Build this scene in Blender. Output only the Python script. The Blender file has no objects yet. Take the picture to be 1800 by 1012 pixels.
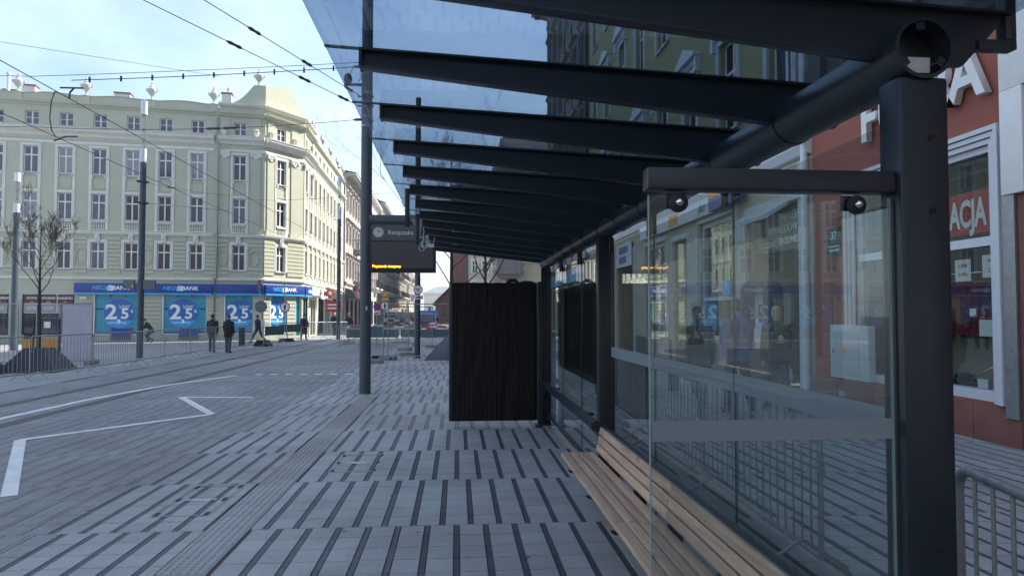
import bpy, bmesh, math, random
from mathutils import Vector, Matrix
R = math.radians
rnd = random.Random(7)
scene = bpy.context.scene
col = scene.collection

# ------------------------------------------------------------------ camera
cam_d = bpy.data.cameras.new('camera')
cam_d.sensor_width = 36.0
cam_d.lens = 24.5
cam_d.clip_start = 0.05
cam_d.clip_end = 3000
cam = bpy.data.objects.new('camera', cam_d)
col.objects.link(cam)
cam.location = (0, 0, 1.66)
cam.rotation_euler = (R(90 + 2.057), 0, R(-4.478))
scene.camera = cam

# ------------------------------------------------------------------ sky, sun, exposure
SUN_AZ = 27.0      # degrees from +x towards +y: the sun stands ahead, over the right-hand houses
SUN_EL = 41.0
world = bpy.data.worlds.new('World')
scene.world = world
world.use_nodes = True
wn, wl = world.node_tree.nodes, world.node_tree.links
wn.clear()
w_out = wn.new('ShaderNodeOutputWorld')
w_bg = wn.new('ShaderNodeBackground')
w_sky = wn.new('ShaderNodeTexSky')
w_sky.sky_type = 'NISHITA'
w_sky.sun_disc = False
w_sky.sun_elevation = R(SUN_EL)
w_sky.sun_rotation = R(90 - SUN_AZ)
w_sky.air_density = 1.1
w_sky.dust_density = 1.0
w_sky.ozone_density = 2.2
w_tc = wn.new('ShaderNodeTexCoord')
w_map = wn.new('ShaderNodeMapping')
w_map.inputs['Scale'].default_value = (1.0, 1.0, 2.2)
w_noise = wn.new('ShaderNodeTexNoise')
w_noise.inputs['Scale'].default_value = 2.6
w_noise.inputs['Detail'].default_value = 9
w_noise.inputs['Roughness'].default_value = 0.58
w_noise.inputs['Distortion'].default_value = 0.35
w_ramp = wn.new('ShaderNodeValToRGB')
w_ramp.color_ramp.elements[0].position = 0.36
w_ramp.color_ramp.elements[0].color = (0.08, 0.08, 0.08, 1)
w_ramp.color_ramp.elements[1].position = 0.66
w_ramp.color_ramp.elements[1].color = (0.66, 0.66, 0.66, 1)
w_mix = wn.new('ShaderNodeMixRGB')
w_mix.inputs[2].default_value = (4.5, 5.5, 6.9, 1)
w_bg.inputs['Strength'].default_value = 0.12
wl.new(w_tc.outputs['Generated'], w_map.inputs['Vector'])
wl.new(w_map.outputs['Vector'], w_noise.inputs['Vector'])
wl.new(w_noise.outputs['Fac'], w_ramp.inputs['Fac'])
wl.new(w_ramp.outputs['Color'], w_mix.inputs['Fac'])
wl.new(w_sky.outputs['Color'], w_mix.inputs[1])
wl.new(w_mix.outputs['Color'], w_bg.inputs['Color'])
wl.new(w_bg.outputs['Background'], w_out.inputs['Surface'])

sun_d = bpy.data.lights.new('sun', 'SUN')
sun_d.energy = 5.0
sun_d.angle = R(0.6)
sun_d.color = (1.0, 0.95, 0.88)
sun = bpy.data.objects.new('sun', sun_d)
col.objects.link(sun)
sdir = Vector((math.cos(R(SUN_AZ)) * math.cos(R(SUN_EL)), math.sin(R(SUN_AZ)) * math.cos(R(SUN_EL)), math.sin(R(SUN_EL))))
sun.rotation_euler = sdir.to_track_quat('Z', 'Y').to_euler()
sun.location = (20, 40, 60)

scene.view_settings.view_transform = 'Standard'
scene.view_settings.look = 'None'
scene.view_settings.gamma = 1
scene.view_settings.use_curve_mapping = False
scene.view_settings.exposure = 1.15
scene.render.engine = 'CYCLES'
cy = scene.cycles
cy.use_denoising = True
cy.max_bounces = 7
cy.diffuse_bounces = 3
cy.glossy_bounces = 4
cy.transmission_bounces = 4
cy.transparent_max_bounces = 40
cy.caustics_reflective = False
cy.caustics_refractive = False
cy.sample_clamp_indirect = 6

# ------------------------------------------------------------------ materials
def nt(name):
    m = bpy.data.materials.new(name)
    m.use_nodes = True
    return m, m.node_tree.nodes, m.node_tree.links

def mat(name, c, rough=0.6, metal=0.0, var=0.08, scale=6.0, bump=0.0, bscale=60.0, spec=0.5, coat=0.0, stain=0.0):
    """plain surface: base colour with two octaves of noise, optional fine relief and large stains"""
    m, n, l = nt(name)
    b = n['Principled BSDF']
    b.inputs['Roughness'].default_value = rough
    b.inputs['Metallic'].default_value = metal
    b.inputs['Specular IOR Level'].default_value = spec
    if coat: b.inputs['Coat Weight'].default_value = coat
    tc = n.new('ShaderNodeTexCoord')
    no = n.new('ShaderNodeTexNoise'); no.inputs['Scale'].default_value = scale; no.inputs['Detail'].default_value = 6
    no.inputs['Roughness'].default_value = 0.65
    l.new(tc.outputs['Object'], no.inputs['Vector'])
    mr = n.new('ShaderNodeMapRange')
    mr.inputs['From Min'].default_value = 0.3; mr.inputs['From Max'].default_value = 0.7
    mr.inputs['To Min'].default_value = 1 - var; mr.inputs['To Max'].default_value = 1 + var
    l.new(no.outputs['Fac'], mr.inputs['Value'])
    mu = n.new('ShaderNodeVectorMath'); mu.operation = 'SCALE'
    mu.inputs[0].default_value = c[:3]
    l.new(mr.outputs['Result'], mu.inputs['Scale'])
    out = mu.outputs['Vector']
    if stain:
        n2 = n.new('ShaderNodeTexNoise'); n2.inputs['Scale'].default_value = scale * 0.22; n2.inputs['Detail'].default_value = 8
        n2.inputs['Roughness'].default_value = 0.7
        l.new(tc.outputs['Object'], n2.inputs['Vector'])
        m2 = n.new('ShaderNodeMapRange'); m2.inputs['From Min'].default_value = 0.42; m2.inputs['From Max'].default_value = 0.72
        m2.inputs['To Min'].default_value = 1.0; m2.inputs['To Max'].default_value = 1 - stain
        l.new(n2.outputs['Fac'], m2.inputs['Value'])
        s2 = n.new('ShaderNodeVectorMath'); s2.operation = 'SCALE'
        l.new(out, s2.inputs[0]); l.new(m2.outputs['Result'], s2.inputs['Scale'])
        out = s2.outputs['Vector']
    l.new(out, b.inputs['Base Color'])
    if bump:
        nb = n.new('ShaderNodeTexNoise'); nb.inputs['Scale'].default_value = bscale; nb.inputs['Detail'].default_value = 5
        l.new(tc.outputs['Object'], nb.inputs['Vector'])
        bp = n.new('ShaderNodeBump'); bp.inputs['Strength'].default_value = bump; bp.inputs['Distance'].default_value = 0.01
        l.new(nb.outputs['Fac'], bp.inputs['Height'])
        l.new(bp.outputs['Normal'], b.inputs['Normal'])
        rr = n.new('ShaderNodeMapRange'); rr.inputs['From Min'].default_value = 0.3; rr.inputs['From Max'].default_value = 0.72
        rr.inputs['To Min'].default_value = rough * 0.95; rr.inputs['To Max'].default_value = min(1.0, rough * 1.12)
        l.new(no.outputs['Fac'], rr.inputs['Value']); l.new(rr.outputs['Result'], b.inputs['Roughness'])
    return m

def glass(name, tint, ior=1.6, rough=0.0, dirt=0.0):
    """thin sheet of glass: a tinted clear pass plus a mirror reflection by Fresnel on each face"""
    m, n, l = nt(name)
    n.remove(n['Principled BSDF'])
    out = n['Material Output']
    tr = n.new('ShaderNodeBsdfTransparent'); tr.inputs['Color'].default_value = (*tint, 1)
    gl = n.new('ShaderNodeBsdfGlossy'); gl.inputs['Roughness'].default_value = rough
    gl.inputs['Color'].default_value = (0.92, 0.95, 0.95, 1)
    ge = n.new('ShaderNodeNewGeometry')
    mr = n.new('ShaderNodeMapRange')
    mr.inputs['To Min'].default_value = ior; mr.inputs['To Max'].default_value = 1.0 / ior
    l.new(ge.outputs['Backfacing'], mr.inputs['Value'])
    fr = n.new('ShaderNodeFresnel'); l.new(mr.outputs['Result'], fr.inputs['IOR'])
    mx = n.new('ShaderNodeMixShader')
    l.new(fr.outputs['Fac'], mx.inputs['Fac']); l.new(tr.outputs[0], mx.inputs[1]); l.new(gl.outputs[0], mx.inputs[2])
    res = mx.outputs[0]
    if dirt:
        tc = n.new('ShaderNodeTexCoord')
        no = n.new('ShaderNodeTexNoise'); no.inputs['Scale'].default_value = 3.5; no.inputs['Detail'].default_value = 10
        no.inputs['Roughness'].default_value = 0.75
        l.new(tc.outputs['Object'], no.inputs['Vector'])
        m2 = n.new('ShaderNodeMapRange'); m2.inputs['From Min'].default_value = 0.45; m2.inputs['From Max'].default_value = 0.8
        m2.inputs['To Min'].default_value = 0.0; m2.inputs['To Max'].default_value = dirt
        l.new(no.outputs['Fac'], m2.inputs['Value'])
        df = n.new('ShaderNodeBsdfDiffuse'); df.inputs['Color'].default_value = (0.45, 0.45, 0.43, 1)
        m3 = n.new('ShaderNodeMixShader')
        l.new(m2.outputs['Result'], m3.inputs['Fac']); l.new(res, m3.inputs[1]); l.new(df.outputs[0], m3.inputs[2])
        res = m3.outputs[0]
    l.new(res, out.inputs['Surface'])
    return m

def emit(name, c, s):
    m, n, l = nt(name)
    b = n['Principled BSDF']
    b.inputs['Base Color'].default_value = (*c, 1)
    b.inputs['Emission Color'].default_value = (*c, 1)
    b.inputs['Emission Strength'].default_value = s
    return m

def wood(name, c1, c2):
    m, n, l = nt(name)
    b = n['Principled BSDF']; b.inputs['Roughness'].default_value = 0.55
    tc = n.new('ShaderNodeTexCoord')
    oi = n.new('ShaderNodeObjectInfo')
    ad = n.new('ShaderNodeVectorMath'); ad.operation = 'ADD'
    l.new(tc.outputs['Object'], ad.inputs[0])
    sc = n.new('ShaderNodeVectorMath'); sc.operation = 'SCALE'; sc.inputs[0].default_value = (13, 31, 7)
    l.new(oi.outputs['Random'], sc.inputs['Scale']); l.new(sc.outputs['Vector'], ad.inputs[1])
    mp = n.new('ShaderNodeMapping'); mp.inputs['Scale'].default_value = (26, 1.1, 26)
    l.new(ad.outputs['Vector'], mp.inputs['Vector'])
    no = n.new('ShaderNodeTexNoise'); no.inputs['Scale'].default_value = 1.6; no.inputs['Detail'].default_value = 7; no.inputs['Distortion'].default_value = 0.6
    l.new(mp.outputs['Vector'], no.inputs['Vector'])
    mp2 = n.new('ShaderNodeMapping'); mp2.inputs['Scale'].default_value = (9, 2.6, 9)
    l.new(ad.outputs['Vector'], mp2.inputs['Vector'])
    vo = n.new('ShaderNodeTexVoronoi'); vo.inputs['Scale'].default_value = 0.8
    l.new(mp2.outputs['Vector'], vo.inputs['Vector'])
    kn = n.new('ShaderNodeMapRange'); kn.inputs['From Min'].default_value = 0.06; kn.inputs['From Max'].default_value = 0.20
    kn.inputs['To Min'].default_value = 0.35; kn.inputs['To Max'].default_value = 1.0
    l.new(vo.outputs['Distance'], kn.inputs['Value'])
    rp = n.new('ShaderNodeValToRGB')
    rp.color_ramp.elements[0].position = 0.3; rp.color_ramp.elements[0].color = (*c1, 1)
    rp.color_ramp.elements[1].position = 0.7; rp.color_ramp.elements[1].color = (*c2, 1)
    l.new(no.outputs['Fac'], rp.inputs['Fac'])
    s2 = n.new('ShaderNodeVectorMath'); s2.operation = 'SCALE'
    l.new(rp.outputs['Color'], s2.inputs[0]); l.new(kn.outputs['Result'], s2.inputs['Scale'])
    tn = n.new('ShaderNodeMapRange'); tn.inputs['To Min'].default_value = 0.84; tn.inputs['To Max'].default_value = 1.12
    l.new(oi.outputs['Random'], tn.inputs['Value'])
    s3 = n.new('ShaderNodeVectorMath'); s3.operation = 'SCALE'; l.new(s2.outputs['Vector'], s3.inputs[0]); l.new(tn.outputs['Result'], s3.inputs['Scale'])
    l.new(s3.outputs['Vector'], b.inputs['Base Color'])
    bp = n.new('ShaderNodeBump'); bp.inputs['Strength'].default_value = 0.25; bp.inputs['Distance'].default_value = 0.003
    l.new(no.outputs['Fac'], bp.inputs['Height']); l.new(bp.outputs['Normal'], b.inputs['Normal'])
    return m

def paving(name, c, speck=0.22):
    """paver face: own tone per stone (attribute), speckled aggregate, worn stains"""
    m, n, l = nt(name)
    b = n['Principled BSDF']; b.inputs['Roughness'].default_value = 0.72
    b.inputs['Specular IOR Level'].default_value = 0.35
    ge = n.new('ShaderNodeNewGeometry')
    at = n.new('ShaderNodeAttribute'); at.attribute_name = 'tone'
    n1 = n.new('ShaderNodeTexNoise'); n1.inputs['Scale'].default_value = 170; n1.inputs['Detail'].default_value = 3
    n2 = n.new('ShaderNodeTexNoise'); n2.inputs['Scale'].default_value = 0.9; n2.inputs['Detail'].default_value = 9; n2.inputs['Roughness'].default_value = 0.68
    n3 = n.new('ShaderNodeTexNoise'); n3.inputs['Scale'].default_value = 9.0; n3.inputs['Detail'].default_value = 6; n3.inputs['Roughness'].default_value = 0.7
    for q in (n1, n2, n3): l.new(ge.outputs['Position'], q.inputs['Vector'])
    def rng(src, a, b_, lo, hi):
        r = n.new('ShaderNodeMapRange'); r.inputs['From Min'].default_value = a; r.inputs['From Max'].default_value = b_
        r.inputs['To Min'].default_value = lo; r.inputs['To Max'].default_value = hi
        l.new(src, r.inputs['Value']); return r.outputs['Result']
    f1 = rng(n1.outputs['Fac'], 0.3, 0.7, 1 - speck, 1 + speck)
    f2 = rng(n2.outputs['Fac'], 0.35, 0.7, 1.10, 0.80)
    f3 = rng(n3.outputs['Fac'], 0.54, 0.76, 1.0, 0.72)
    f4 = rng(at.outputs['Fac'], 0.0, 1.0, 0.935, 1.065)
    vo = n.new('ShaderNodeTexVoronoi'); vo.inputs['Scale'].default_value = 2.3
    l.new(ge.outputs['Position'], vo.inputs['Vector'])
    n5 = n.new('ShaderNodeTexNoise'); n5.inputs['Scale'].default_value = 31; l.new(ge.outputs['Position'], n5.inputs['Vector'])
    jit = n.new('ShaderNodeMath'); jit.operation = 'MULTIPLY_ADD'; l.new(n5.outputs['Fac'], jit.inputs[0]); jit.inputs[1].default_value = 0.09; l.new(vo.outputs['Distance'], jit.inputs[2])
    f5 = rng(jit.outputs[0], 0.095, 0.112, 0.5, 1.0)
    n6 = n.new('ShaderNodeTexNoise'); n6.inputs['Scale'].default_value = 0.33; n6.inputs['Detail'].default_value = 4
    l.new(ge.outputs['Position'], n6.inputs['Vector'])
    f6 = rng(n6.outputs['Fac'], 0.35, 0.68, 1.12, 0.82)
    cur = None
    for f in (f1, f2, f3, f4, f5, f6):
        if cur is None: cur = f; continue
        q = n.new('ShaderNodeMath'); q.operation = 'MULTIPLY'; l.new(cur, q.inputs[0]); l.new(f, q.inputs[1]); cur = q.outputs[0]
    s = n.new('ShaderNodeVectorMath'); s.operation = 'SCALE'; s.inputs[0].default_value = c
    l.new(cur, s.inputs['Scale']); l.new(s.outputs['Vector'], b.inputs['Base Color'])
    bp = n.new('ShaderNodeBump'); bp.inputs['Strength'].default_value = 0.18; bp.inputs['Distance'].default_value = 0.004
    l.new(n1.outputs['Fac'], bp.inputs['Height']); l.new(bp.outputs['Normal'], b.inputs['Normal'])
    return m

M = {}
def defm(k, *a, **kw): M[k] = mat(k, *a, **kw)
M['slab'] = paving('slab', (0.34, 0.345, 0.352))
M['roadslab'] = paving('roadslab', (0.255, 0.26, 0.268))
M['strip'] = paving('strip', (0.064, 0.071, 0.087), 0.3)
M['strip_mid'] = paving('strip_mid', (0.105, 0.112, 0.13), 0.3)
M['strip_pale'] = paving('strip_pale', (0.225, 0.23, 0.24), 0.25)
M['tactile'] = paving('tactile', (0.315, 0.32, 0.325), 0.2)
defm('joint', (0.115, 0.117, 0.12), 0.9, var=0.2, scale=20)
defm('asphalt', (0.055, 0.055, 0.056), 0.85, var=0.2, scale=3, bump=0.4, bscale=80)
defm('farpave', (0.31, 0.31, 0.31), 0.8, var=0.12, scale=1.5, stain=0.25)
defm('paint', (0.74, 0.74, 0.73), 0.7, var=0.1, scale=9, stain=0.22)
defm('rail', (0.11, 0.10, 0.095), 0.35, metal=0.8, var=0.2)
defm('anthracite', (0.0165, 0.0235, 0.034), 0.30, var=0.10, scale=5, bump=0.06, bscale=420, stain=0.08)
defm('poleblue', (0.048, 0.068, 0.088), 0.42, var=0.1, scale=8, bump=0.05, bscale=200)
defm('black_rubber', (0.012, 0.012, 0.013), 0.7)
defm('steel', (0.42, 0.43, 0.44), 0.38, metal=0.85, var=0.15, scale=15)
defm('chrome', (0.75, 0.75, 0.76), 0.12, metal=1.0)
defm('galv', (0.30, 0.32, 0.33), 0.45, metal=0.7, var=0.2, scale=22)
defm('foil', (0.003, 0.0034, 0.0046), 0.42, var=0.2, spec=0.22)
defm('darkcab', (0.016, 0.020, 0.026), 0.3, var=0.1)
defm('cable_white', (0.62, 0.63, 0.64), 0.5)
defm('wire', (0.012, 0.012, 0.013), 0.6)
defm('porcelain', (0.05, 0.035, 0.03), 0.3)
def frosted():
    m, n, l = nt('frosted')
    d = n['Principled BSDF']; d.inputs['Base Color'].default_value = (0.27, 0.32, 0.36, 1); d.inputs['Roughness'].default_value = 0.5
    tr = n.new('ShaderNodeBsdfTransparent'); tr.inputs['Color'].default_value = (0.85, 0.9, 0.92, 1)
    mx = n.new('ShaderNodeMixShader'); mx.inputs['Fac'].default_value = 0.72
    l.new(tr.outputs[0], mx.inputs[1]); l.new(d.outputs[0], mx.inputs[2]); l.new(mx.outputs[0], n['Material Output'].inputs['Surface'])
    return m
M['frosted'] = frosted()
M['wood'] = wood('wood', (0.40, 0.245, 0.16), (0.64, 0.465, 0.345))
M['glass_clear'] = glass('glass_clear', (0.875, 0.915, 0.915), dirt=0.008)
M['glass_roof'] = glass('glass_roof', (0.60, 0.67, 0.735), dirt=0.02)
M['glass_shop'] = glass('glass_shop', (0.86, 0.89, 0.88))
def pane_mat(k, c): defm(k, c, 0.04, var=0.25, scale=1.2, spec=0.6)
pane_mat('pane_dark', (0.018, 0.021, 0.028)); pane_mat('pane_blue', (0.06, 0.075, 0.10)); pane_mat('pane_curtain', (0.24, 0.25, 0.26))
defm('winwhite', (0.74, 0.74, 0.72), 0.5, var=0.04)
defm('green', (0.495, 0.495, 0.372), 0.85, var=0.05, scale=1.6, bump=0.12, bscale=40, stain=0.10)
defm('cream', (0.73, 0.71, 0.635), 0.85, var=0.06, scale=2.5, stain=0.14)
defm('cream_wall', (0.45, 0.415, 0.30), 0.85, var=0.06, scale=1.5, stain=0.15)
defm('yellow_wall', (0.34, 0.315, 0.17), 0.85, var=0.08, scale=1.2, bump=0.15, bscale=30, stain=0.22)
defm('grey_stone', (0.21, 0.20, 0.19), 0.9, var=0.18, scale=2.2, bump=0.3, bscale=20, stain=0.4)
defm('dark_stone', (0.15, 0.145, 0.14), 0.9, var=0.2, scale=2.2, bump=0.3, bscale=20, stain=0.4)
defm('pale_stone', (0.47, 0.445, 0.40), 0.9, var=0.12, scale=1.5, stain=0.3)
defm('pink_stone', (0.44, 0.39, 0.345), 0.9, var=0.12, scale=1.5, stain=0.3)
defm('terracotta', (0.33, 0.105, 0.075), 0.8, var=0.09, scale=1.5, bump=0.12, bscale=30, stain=0.14)
defm('plinth', (0.24, 0.10, 0.08), 0.85, var=0.15, scale=4, bump=0.2, bscale=25, stain=0.25)
defm('brick', (0.26, 0.105, 0.075), 0.9, var=0.2, scale=3, bump=0.3, bscale=12, stain=0.2)
defm('slate', (0.075, 0.078, 0.088), 0.7, var=0.2, scale=5)
defm('rooftile', (0.26, 0.085, 0.05), 0.8, var=0.25, scale=6)
defm('greenroof', (0.22, 0.26, 0.27), 0.7, var=0.15, scale=3)
defm('urn', (0.56, 0.54, 0.49), 0.85, var=0.12, scale=7, stain=0.2)
defm('bank_blue', (0.006, 0.042, 0.27), 0.4, var=0.03)
defm('bank_cyan', (0.03, 0.37, 0.72), 0.4, var=0.03)
defm('bank_teal', (0.004, 0.27, 0.42), 0.25, var=0.22, scale=1.1, spec=0.6)
defm('bank_disc', (0.008, 0.135, 0.42), 0.3, var=0.12, scale=0.9)
defm('bank_disc_rim', (0.05, 0.36, 0.68), 0.3)
defm('bank_lower', (0.03, 0.33, 0.70), 0.3)
defm('print_white', (0.86, 0.87, 0.88), 0.5, var=0.02)
defm('print_grey', (0.50, 0.47, 0.47), 0.5, var=0.05)
defm('print_cyan', (0.08, 0.48, 0.82), 0.45)
defm('print_ltgrey', (0.62, 0.63, 0.66), 0.45)
defm('maroon', (0.10, 0.018, 0.022), 0.5, var=0.06)
defm('studio_grey', (0.30, 0.28, 0.29), 0.5, var=0.08)
defm('signred', (0.46, 0.025, 0.022), 0.45)
defm('signwhite', (0.78, 0.78, 0.77), 0.4, var=0.04)
defm('signback', (0.12, 0.13, 0.145), 0.5, metal=0.3)
defm('signblue', (0.02, 0.05, 0.35), 0.45)
defm('signyellow', (0.75, 0.42, 0.02), 0.45)
defm('orange', (0.62, 0.27, 0.03), 0.6, var=0.12, scale=4)
defm('tarp', (0.009, 0.011, 0.022), 0.55, var=0.25, scale=3, bump=0.4, bscale=9)
defm('sheet', (0.50, 0.50, 0.58), 0.7, var=0.1, scale=2)
defm('concrete', (0.20, 0.20, 0.195), 0.9, var=0.2, scale=10, bump=0.3)
defm('bark', (0.045, 0.038, 0.028), 0.9, var=0.3, scale=20, bump=0.5, bscale=30)
defm('skin', (0.48, 0.29, 0.21), 0.55, var=0.04)
defm('hair_dark', (0.020, 0.014, 0.011), 0.6, var=0.3, scale=40)
defm('hair_blond', (0.42, 0.31, 0.17), 0.6, var=0.2, scale=40)
defm('cloth_black', (0.012, 0.012, 0.015), 0.85, var=0.3, scale=12)
defm('cloth_char', (0.040, 0.041, 0.046), 0.85, var=0.25, scale=12)
defm('cloth_navy', (0.014, 0.018, 0.040), 0.85, var=0.25, scale=12)
defm('cloth_blue', (0.006, 0.065, 0.29), 0.7, var=0.2, scale=10)
defm('cloth_jeans', (0.06, 0.075, 0.12), 0.85, var=0.25, scale=14)
defm('cloth_grey', (0.13, 0.125, 0.13), 0.85, var=0.2, scale=12)
defm('cloth_green', (0.022, 0.035, 0.020), 0.85, var=0.2, scale=12)
defm('cloth_olive', (0.035, 0.036, 0.028), 0.85, var=0.2, scale=12)
defm('cloth_beige', (0.38, 0.33, 0.27), 0.85, var=0.1)
defm('cloth_white', (0.62, 0.62, 0.66), 0.6, var=0.08, scale=20)
defm('cloth_brown', (0.07, 0.04, 0.025), 0.8, var=0.2)
defm('fur_red', (0.16, 0.008, 0.012), 0.9, var=0.5, scale=25, bump=0.8, bscale=70)
defm('interior', (0.10, 0.095, 0.085), 0.9, var=0.2, scale=1.5)
defm('interior_pale', (0.36, 0.32, 0.24), 0.9, var=0.12, scale=1.5)
defm('screen', (0.030, 0.033, 0.040), 0.35, var=0.1)
defm('screen_top', (0.055, 0.063, 0.082), 0.35, var=0.04)
M['led'] = emit('led', (1.0, 0.42, 0.02), 2.4)
defm('clockface', (0.52, 0.54, 0.58), 0.4, var=0.03)
M['lamp_acrylic'] = mat('lamp_acrylic', (0.72, 0.76, 0.82), 0.3, var=0.03)
defm('paint_white_metal', (0.62, 0.65, 0.70), 0.4, var=0.05)
defm('carred', (0.22, 0.02, 0.025), 0.3, coat=0.5)
defm('carwhite', (0.60, 0.61, 0.62), 0.3, coat=0.5)
defm('carblue', (0.02, 0.10, 0.34), 0.3, coat=0.4)
defm('carglass', (0.02, 0.023, 0.028), 0.05, spec=0.6)
defm('tyre', (0.015, 0.015, 0.015), 0.85)
defm('greynet', (0.06, 0.105, 0.115), 0.8, var=0.15)
defm('teal_cloth', (0.02, 0.20, 0.14), 0.8, var=0.15)
defm('lightpanel', (0.52, 0.56, 0.60), 0.5, var=0.04)
defm('glassedge', (0.22, 0.30, 0.285), 0.3)
defm('darkgreen', (0.025, 0.05, 0.045), 0.5)
defm('olive_sign', (0.10, 0.12, 0.085), 0.6, var=0.1)
defm('dark_wood', (0.035, 0.025, 0.02), 0.6, var=0.3)

# ------------------------------------------------------------------ mesh helpers
class MB:
    def __init__(s): s.v = []; s.f = []; s.t = []
    def add(s, vs, fs, tone=None):
        b = len(s.v); s.v += [tuple(p) for p in vs]
        s.f += [tuple(i + b for i in f) for f in fs]
        if tone is not None: s.t += [tone] * len(vs)
        return s
    def box(s, x0, x1, y0, y1, z0, z1, mtx=None):
        vs = [(x0, y0, z0), (x1, y0, z0), (x1, y1, z0), (x0, y1, z0), (x0, y0, z1), (x1, y0, z1), (x1, y1, z1), (x0, y1, z1)]
        if mtx is not None: vs = [mtx @ Vector(p) for p in vs]
        return s.add(vs, [(3, 2, 1, 0), (4, 5, 6, 7), (0, 1, 5, 4), (1, 2, 6, 5), (2, 3, 7, 6), (3, 0, 4, 7)])
    def prism(s, pts, d0, d1, axis='y', mtx=None):
        """polygon pts (a,b) extruded along axis: y -> (a,d,b), x -> (d,a,b), z -> (a,b,d)"""
        def P(a, b, d): return {'y': (a, d, b), 'x': (d, a, b), 'z': (a, b, d)}[axis]
        n = len(pts)
        vs = [P(a, b, d0) for a, b in pts] + [P(a, b, d1) for a, b in pts]
        if mtx is not None: vs = [mtx @ Vector(p) for p in vs]
        fs = [tuple(range(n)), tuple(range(2 * n - 1, n - 1, -1))]
        fs += [(i, i + n, (i + 1) % n + n, (i + 1) % n) for i in range(n)]
        return s.add(vs, fs)
    def tube(s, pts, r, n=8, caps=True, squash=None):
        """tube through points; r number or list; squash=(a,b): elliptical ring factors"""
        pts = [Vector(p) for p in pts]; m = len(pts)
        rs = r if isinstance(r, (list, tuple)) else [r] * m
        vs = []; fs = []
        ref = None
        for i, p in enumerate(pts):
            d = (pts[min(i + 1, m - 1)] - pts[max(i - 1, 0)])
            if d.length < 1e-9: d = Vector((0, 0, 1))
            d.normalize()
            if ref is None:
                ref = Vector((1, 0, 0)) if abs(d.x) < 0.9 else Vector((0, 1, 0))
            u = (ref - d * ref.dot(d)).normalized(); w = d.cross(u); ref = u
            a, b = (rs[i], rs[i]) if not isinstance(rs[i], tuple) else rs[i]
            for k in range(n):
                t = 2 * math.pi * k / n
                vs.append(p + u * (math.cos(t) * a) + w * (math.sin(t) * b))
        for i in range(m - 1):
            for k in range(n):
                k2 = (k + 1) % n
                fs.append((i * n + k, i * n + k2, (i + 1) * n + k2, (i + 1) * n + k))
        if caps:
            fs.append(tuple(range(n - 1, -1, -1))); fs.append(tuple(range((m - 1) * n, m * n)))
        return s.add(vs, fs)
    def lathe(s, prof, n=16, c=(0, 0, 0)):
        """profile [(r,z)] about the z axis"""
        vs = []; fs = []; m = len(prof)
        for r_, z in prof:
            for k in range(n):
                t = 2 * math.pi * k / n
                vs.append((c[0] + r_ * math.cos(t), c[1] + r_ * math.sin(t), c[2] + z))
        for i in range(m - 1):
            for k in range(n):
                k2 = (k + 1) % n
                fs.append((i * n + k, i * n + k2, (i + 1) * n + k2, (i + 1) * n + k))
        fs.append(tuple(range(n - 1, -1, -1))); fs.append(tuple(range((m - 1) * n, m * n)))
        return s.add(vs, fs)
    def disc(s, c, r, d, axis='y', n=32):
        pts = [(c[0] + r * math.cos(2 * math.pi * k / n), c[2] + r * math.sin(2 * math.pi * k / n)) for k in range(n)]
        return s.prism(pts, c[1], c[1] + d, 'y')
    def mesh(s, name, bevel=0.0, smooth=False, fix=True):
        me = bpy.data.meshes.new(name)
        me.from_pydata(s.v, [], s.f)
        if fix or bevel:
            bm = bmesh.new(); bm.from_mesh(me)
            bmesh.ops.recalc_face_normals(bm, faces=bm.faces)
            if bevel:
                es = [e for e in bm.edges if len(e.link_faces) == 2 and e.calc_face_angle(0) > 0.5]
                bmesh.ops.bevel(bm, geom=es, offset=bevel, segments=2, affect='EDGES', profile=0.6, clamp_overlap=True)
            bm.to_mesh(me); bm.free()
        if smooth or bevel:
            me.polygons.foreach_set('use_smooth', [True] * len(me.polygons))
            me.set_sharp_from_angle(angle=0.7)
        if s.t and len(s.t) == len(me.vertices):
            a = me.attributes.new('tone', 'FLOAT', 'POINT'); a.data.foreach_set('value', s.t)
        return me

def link(name, me, m, parent=None, loc=(0, 0, 0), rz=0.0, rot=None):
    o = bpy.data.objects.new(name, me)
    if m is not None and me is not None and len(me.materials) == 0: me.materials.append(M[m] if isinstance(m, str) else m)
    o.location = loc
    o.rotation_euler = rot if rot is not None else (0, 0, rz)
    if parent is not None: o.parent = parent
    col.objects.link(o)
    return o
def part(name, mb, m, parent=None, loc=(0, 0, 0), rz=0.0, rot=None, bevel=0.0, smooth=False):
    return link(name, mb.mesh(name, bevel, smooth), m, parent, loc, rz, rot)
def tag(o, label, cat, group=None):
    o['label'] = label; o['category'] = cat
    if group: o['group'] = group
    return o
def thing(name, label, cat, loc=(0, 0, 0), rz=0.0, group=None):
    o = bpy.data.objects.new(name, None); o.empty_display_size = 0.2
    o.location = loc; o.rotation_euler = (0, 0, rz); col.objects.link(o)
    return tag(o, label, cat, group)
def struct(o, kind='structure'):
    o['kind'] = kind; return o
def copy_tree(o, parent=None, loc=None, rz=None, label=None):
    c = o.copy(); col.objects.link(c); c.parent = parent
    if loc is not None: c.location = loc
    if rz is not None: c.rotation_euler = (0, 0, rz)
    if label: c['label'] = label
    for ch in list(o.children): copy_tree(ch, c)
    return c
def rz_m(loc, rz): return Matrix.Translation(Vector(loc)) @ Matrix.Rotation(rz, 4, 'Z')

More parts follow.
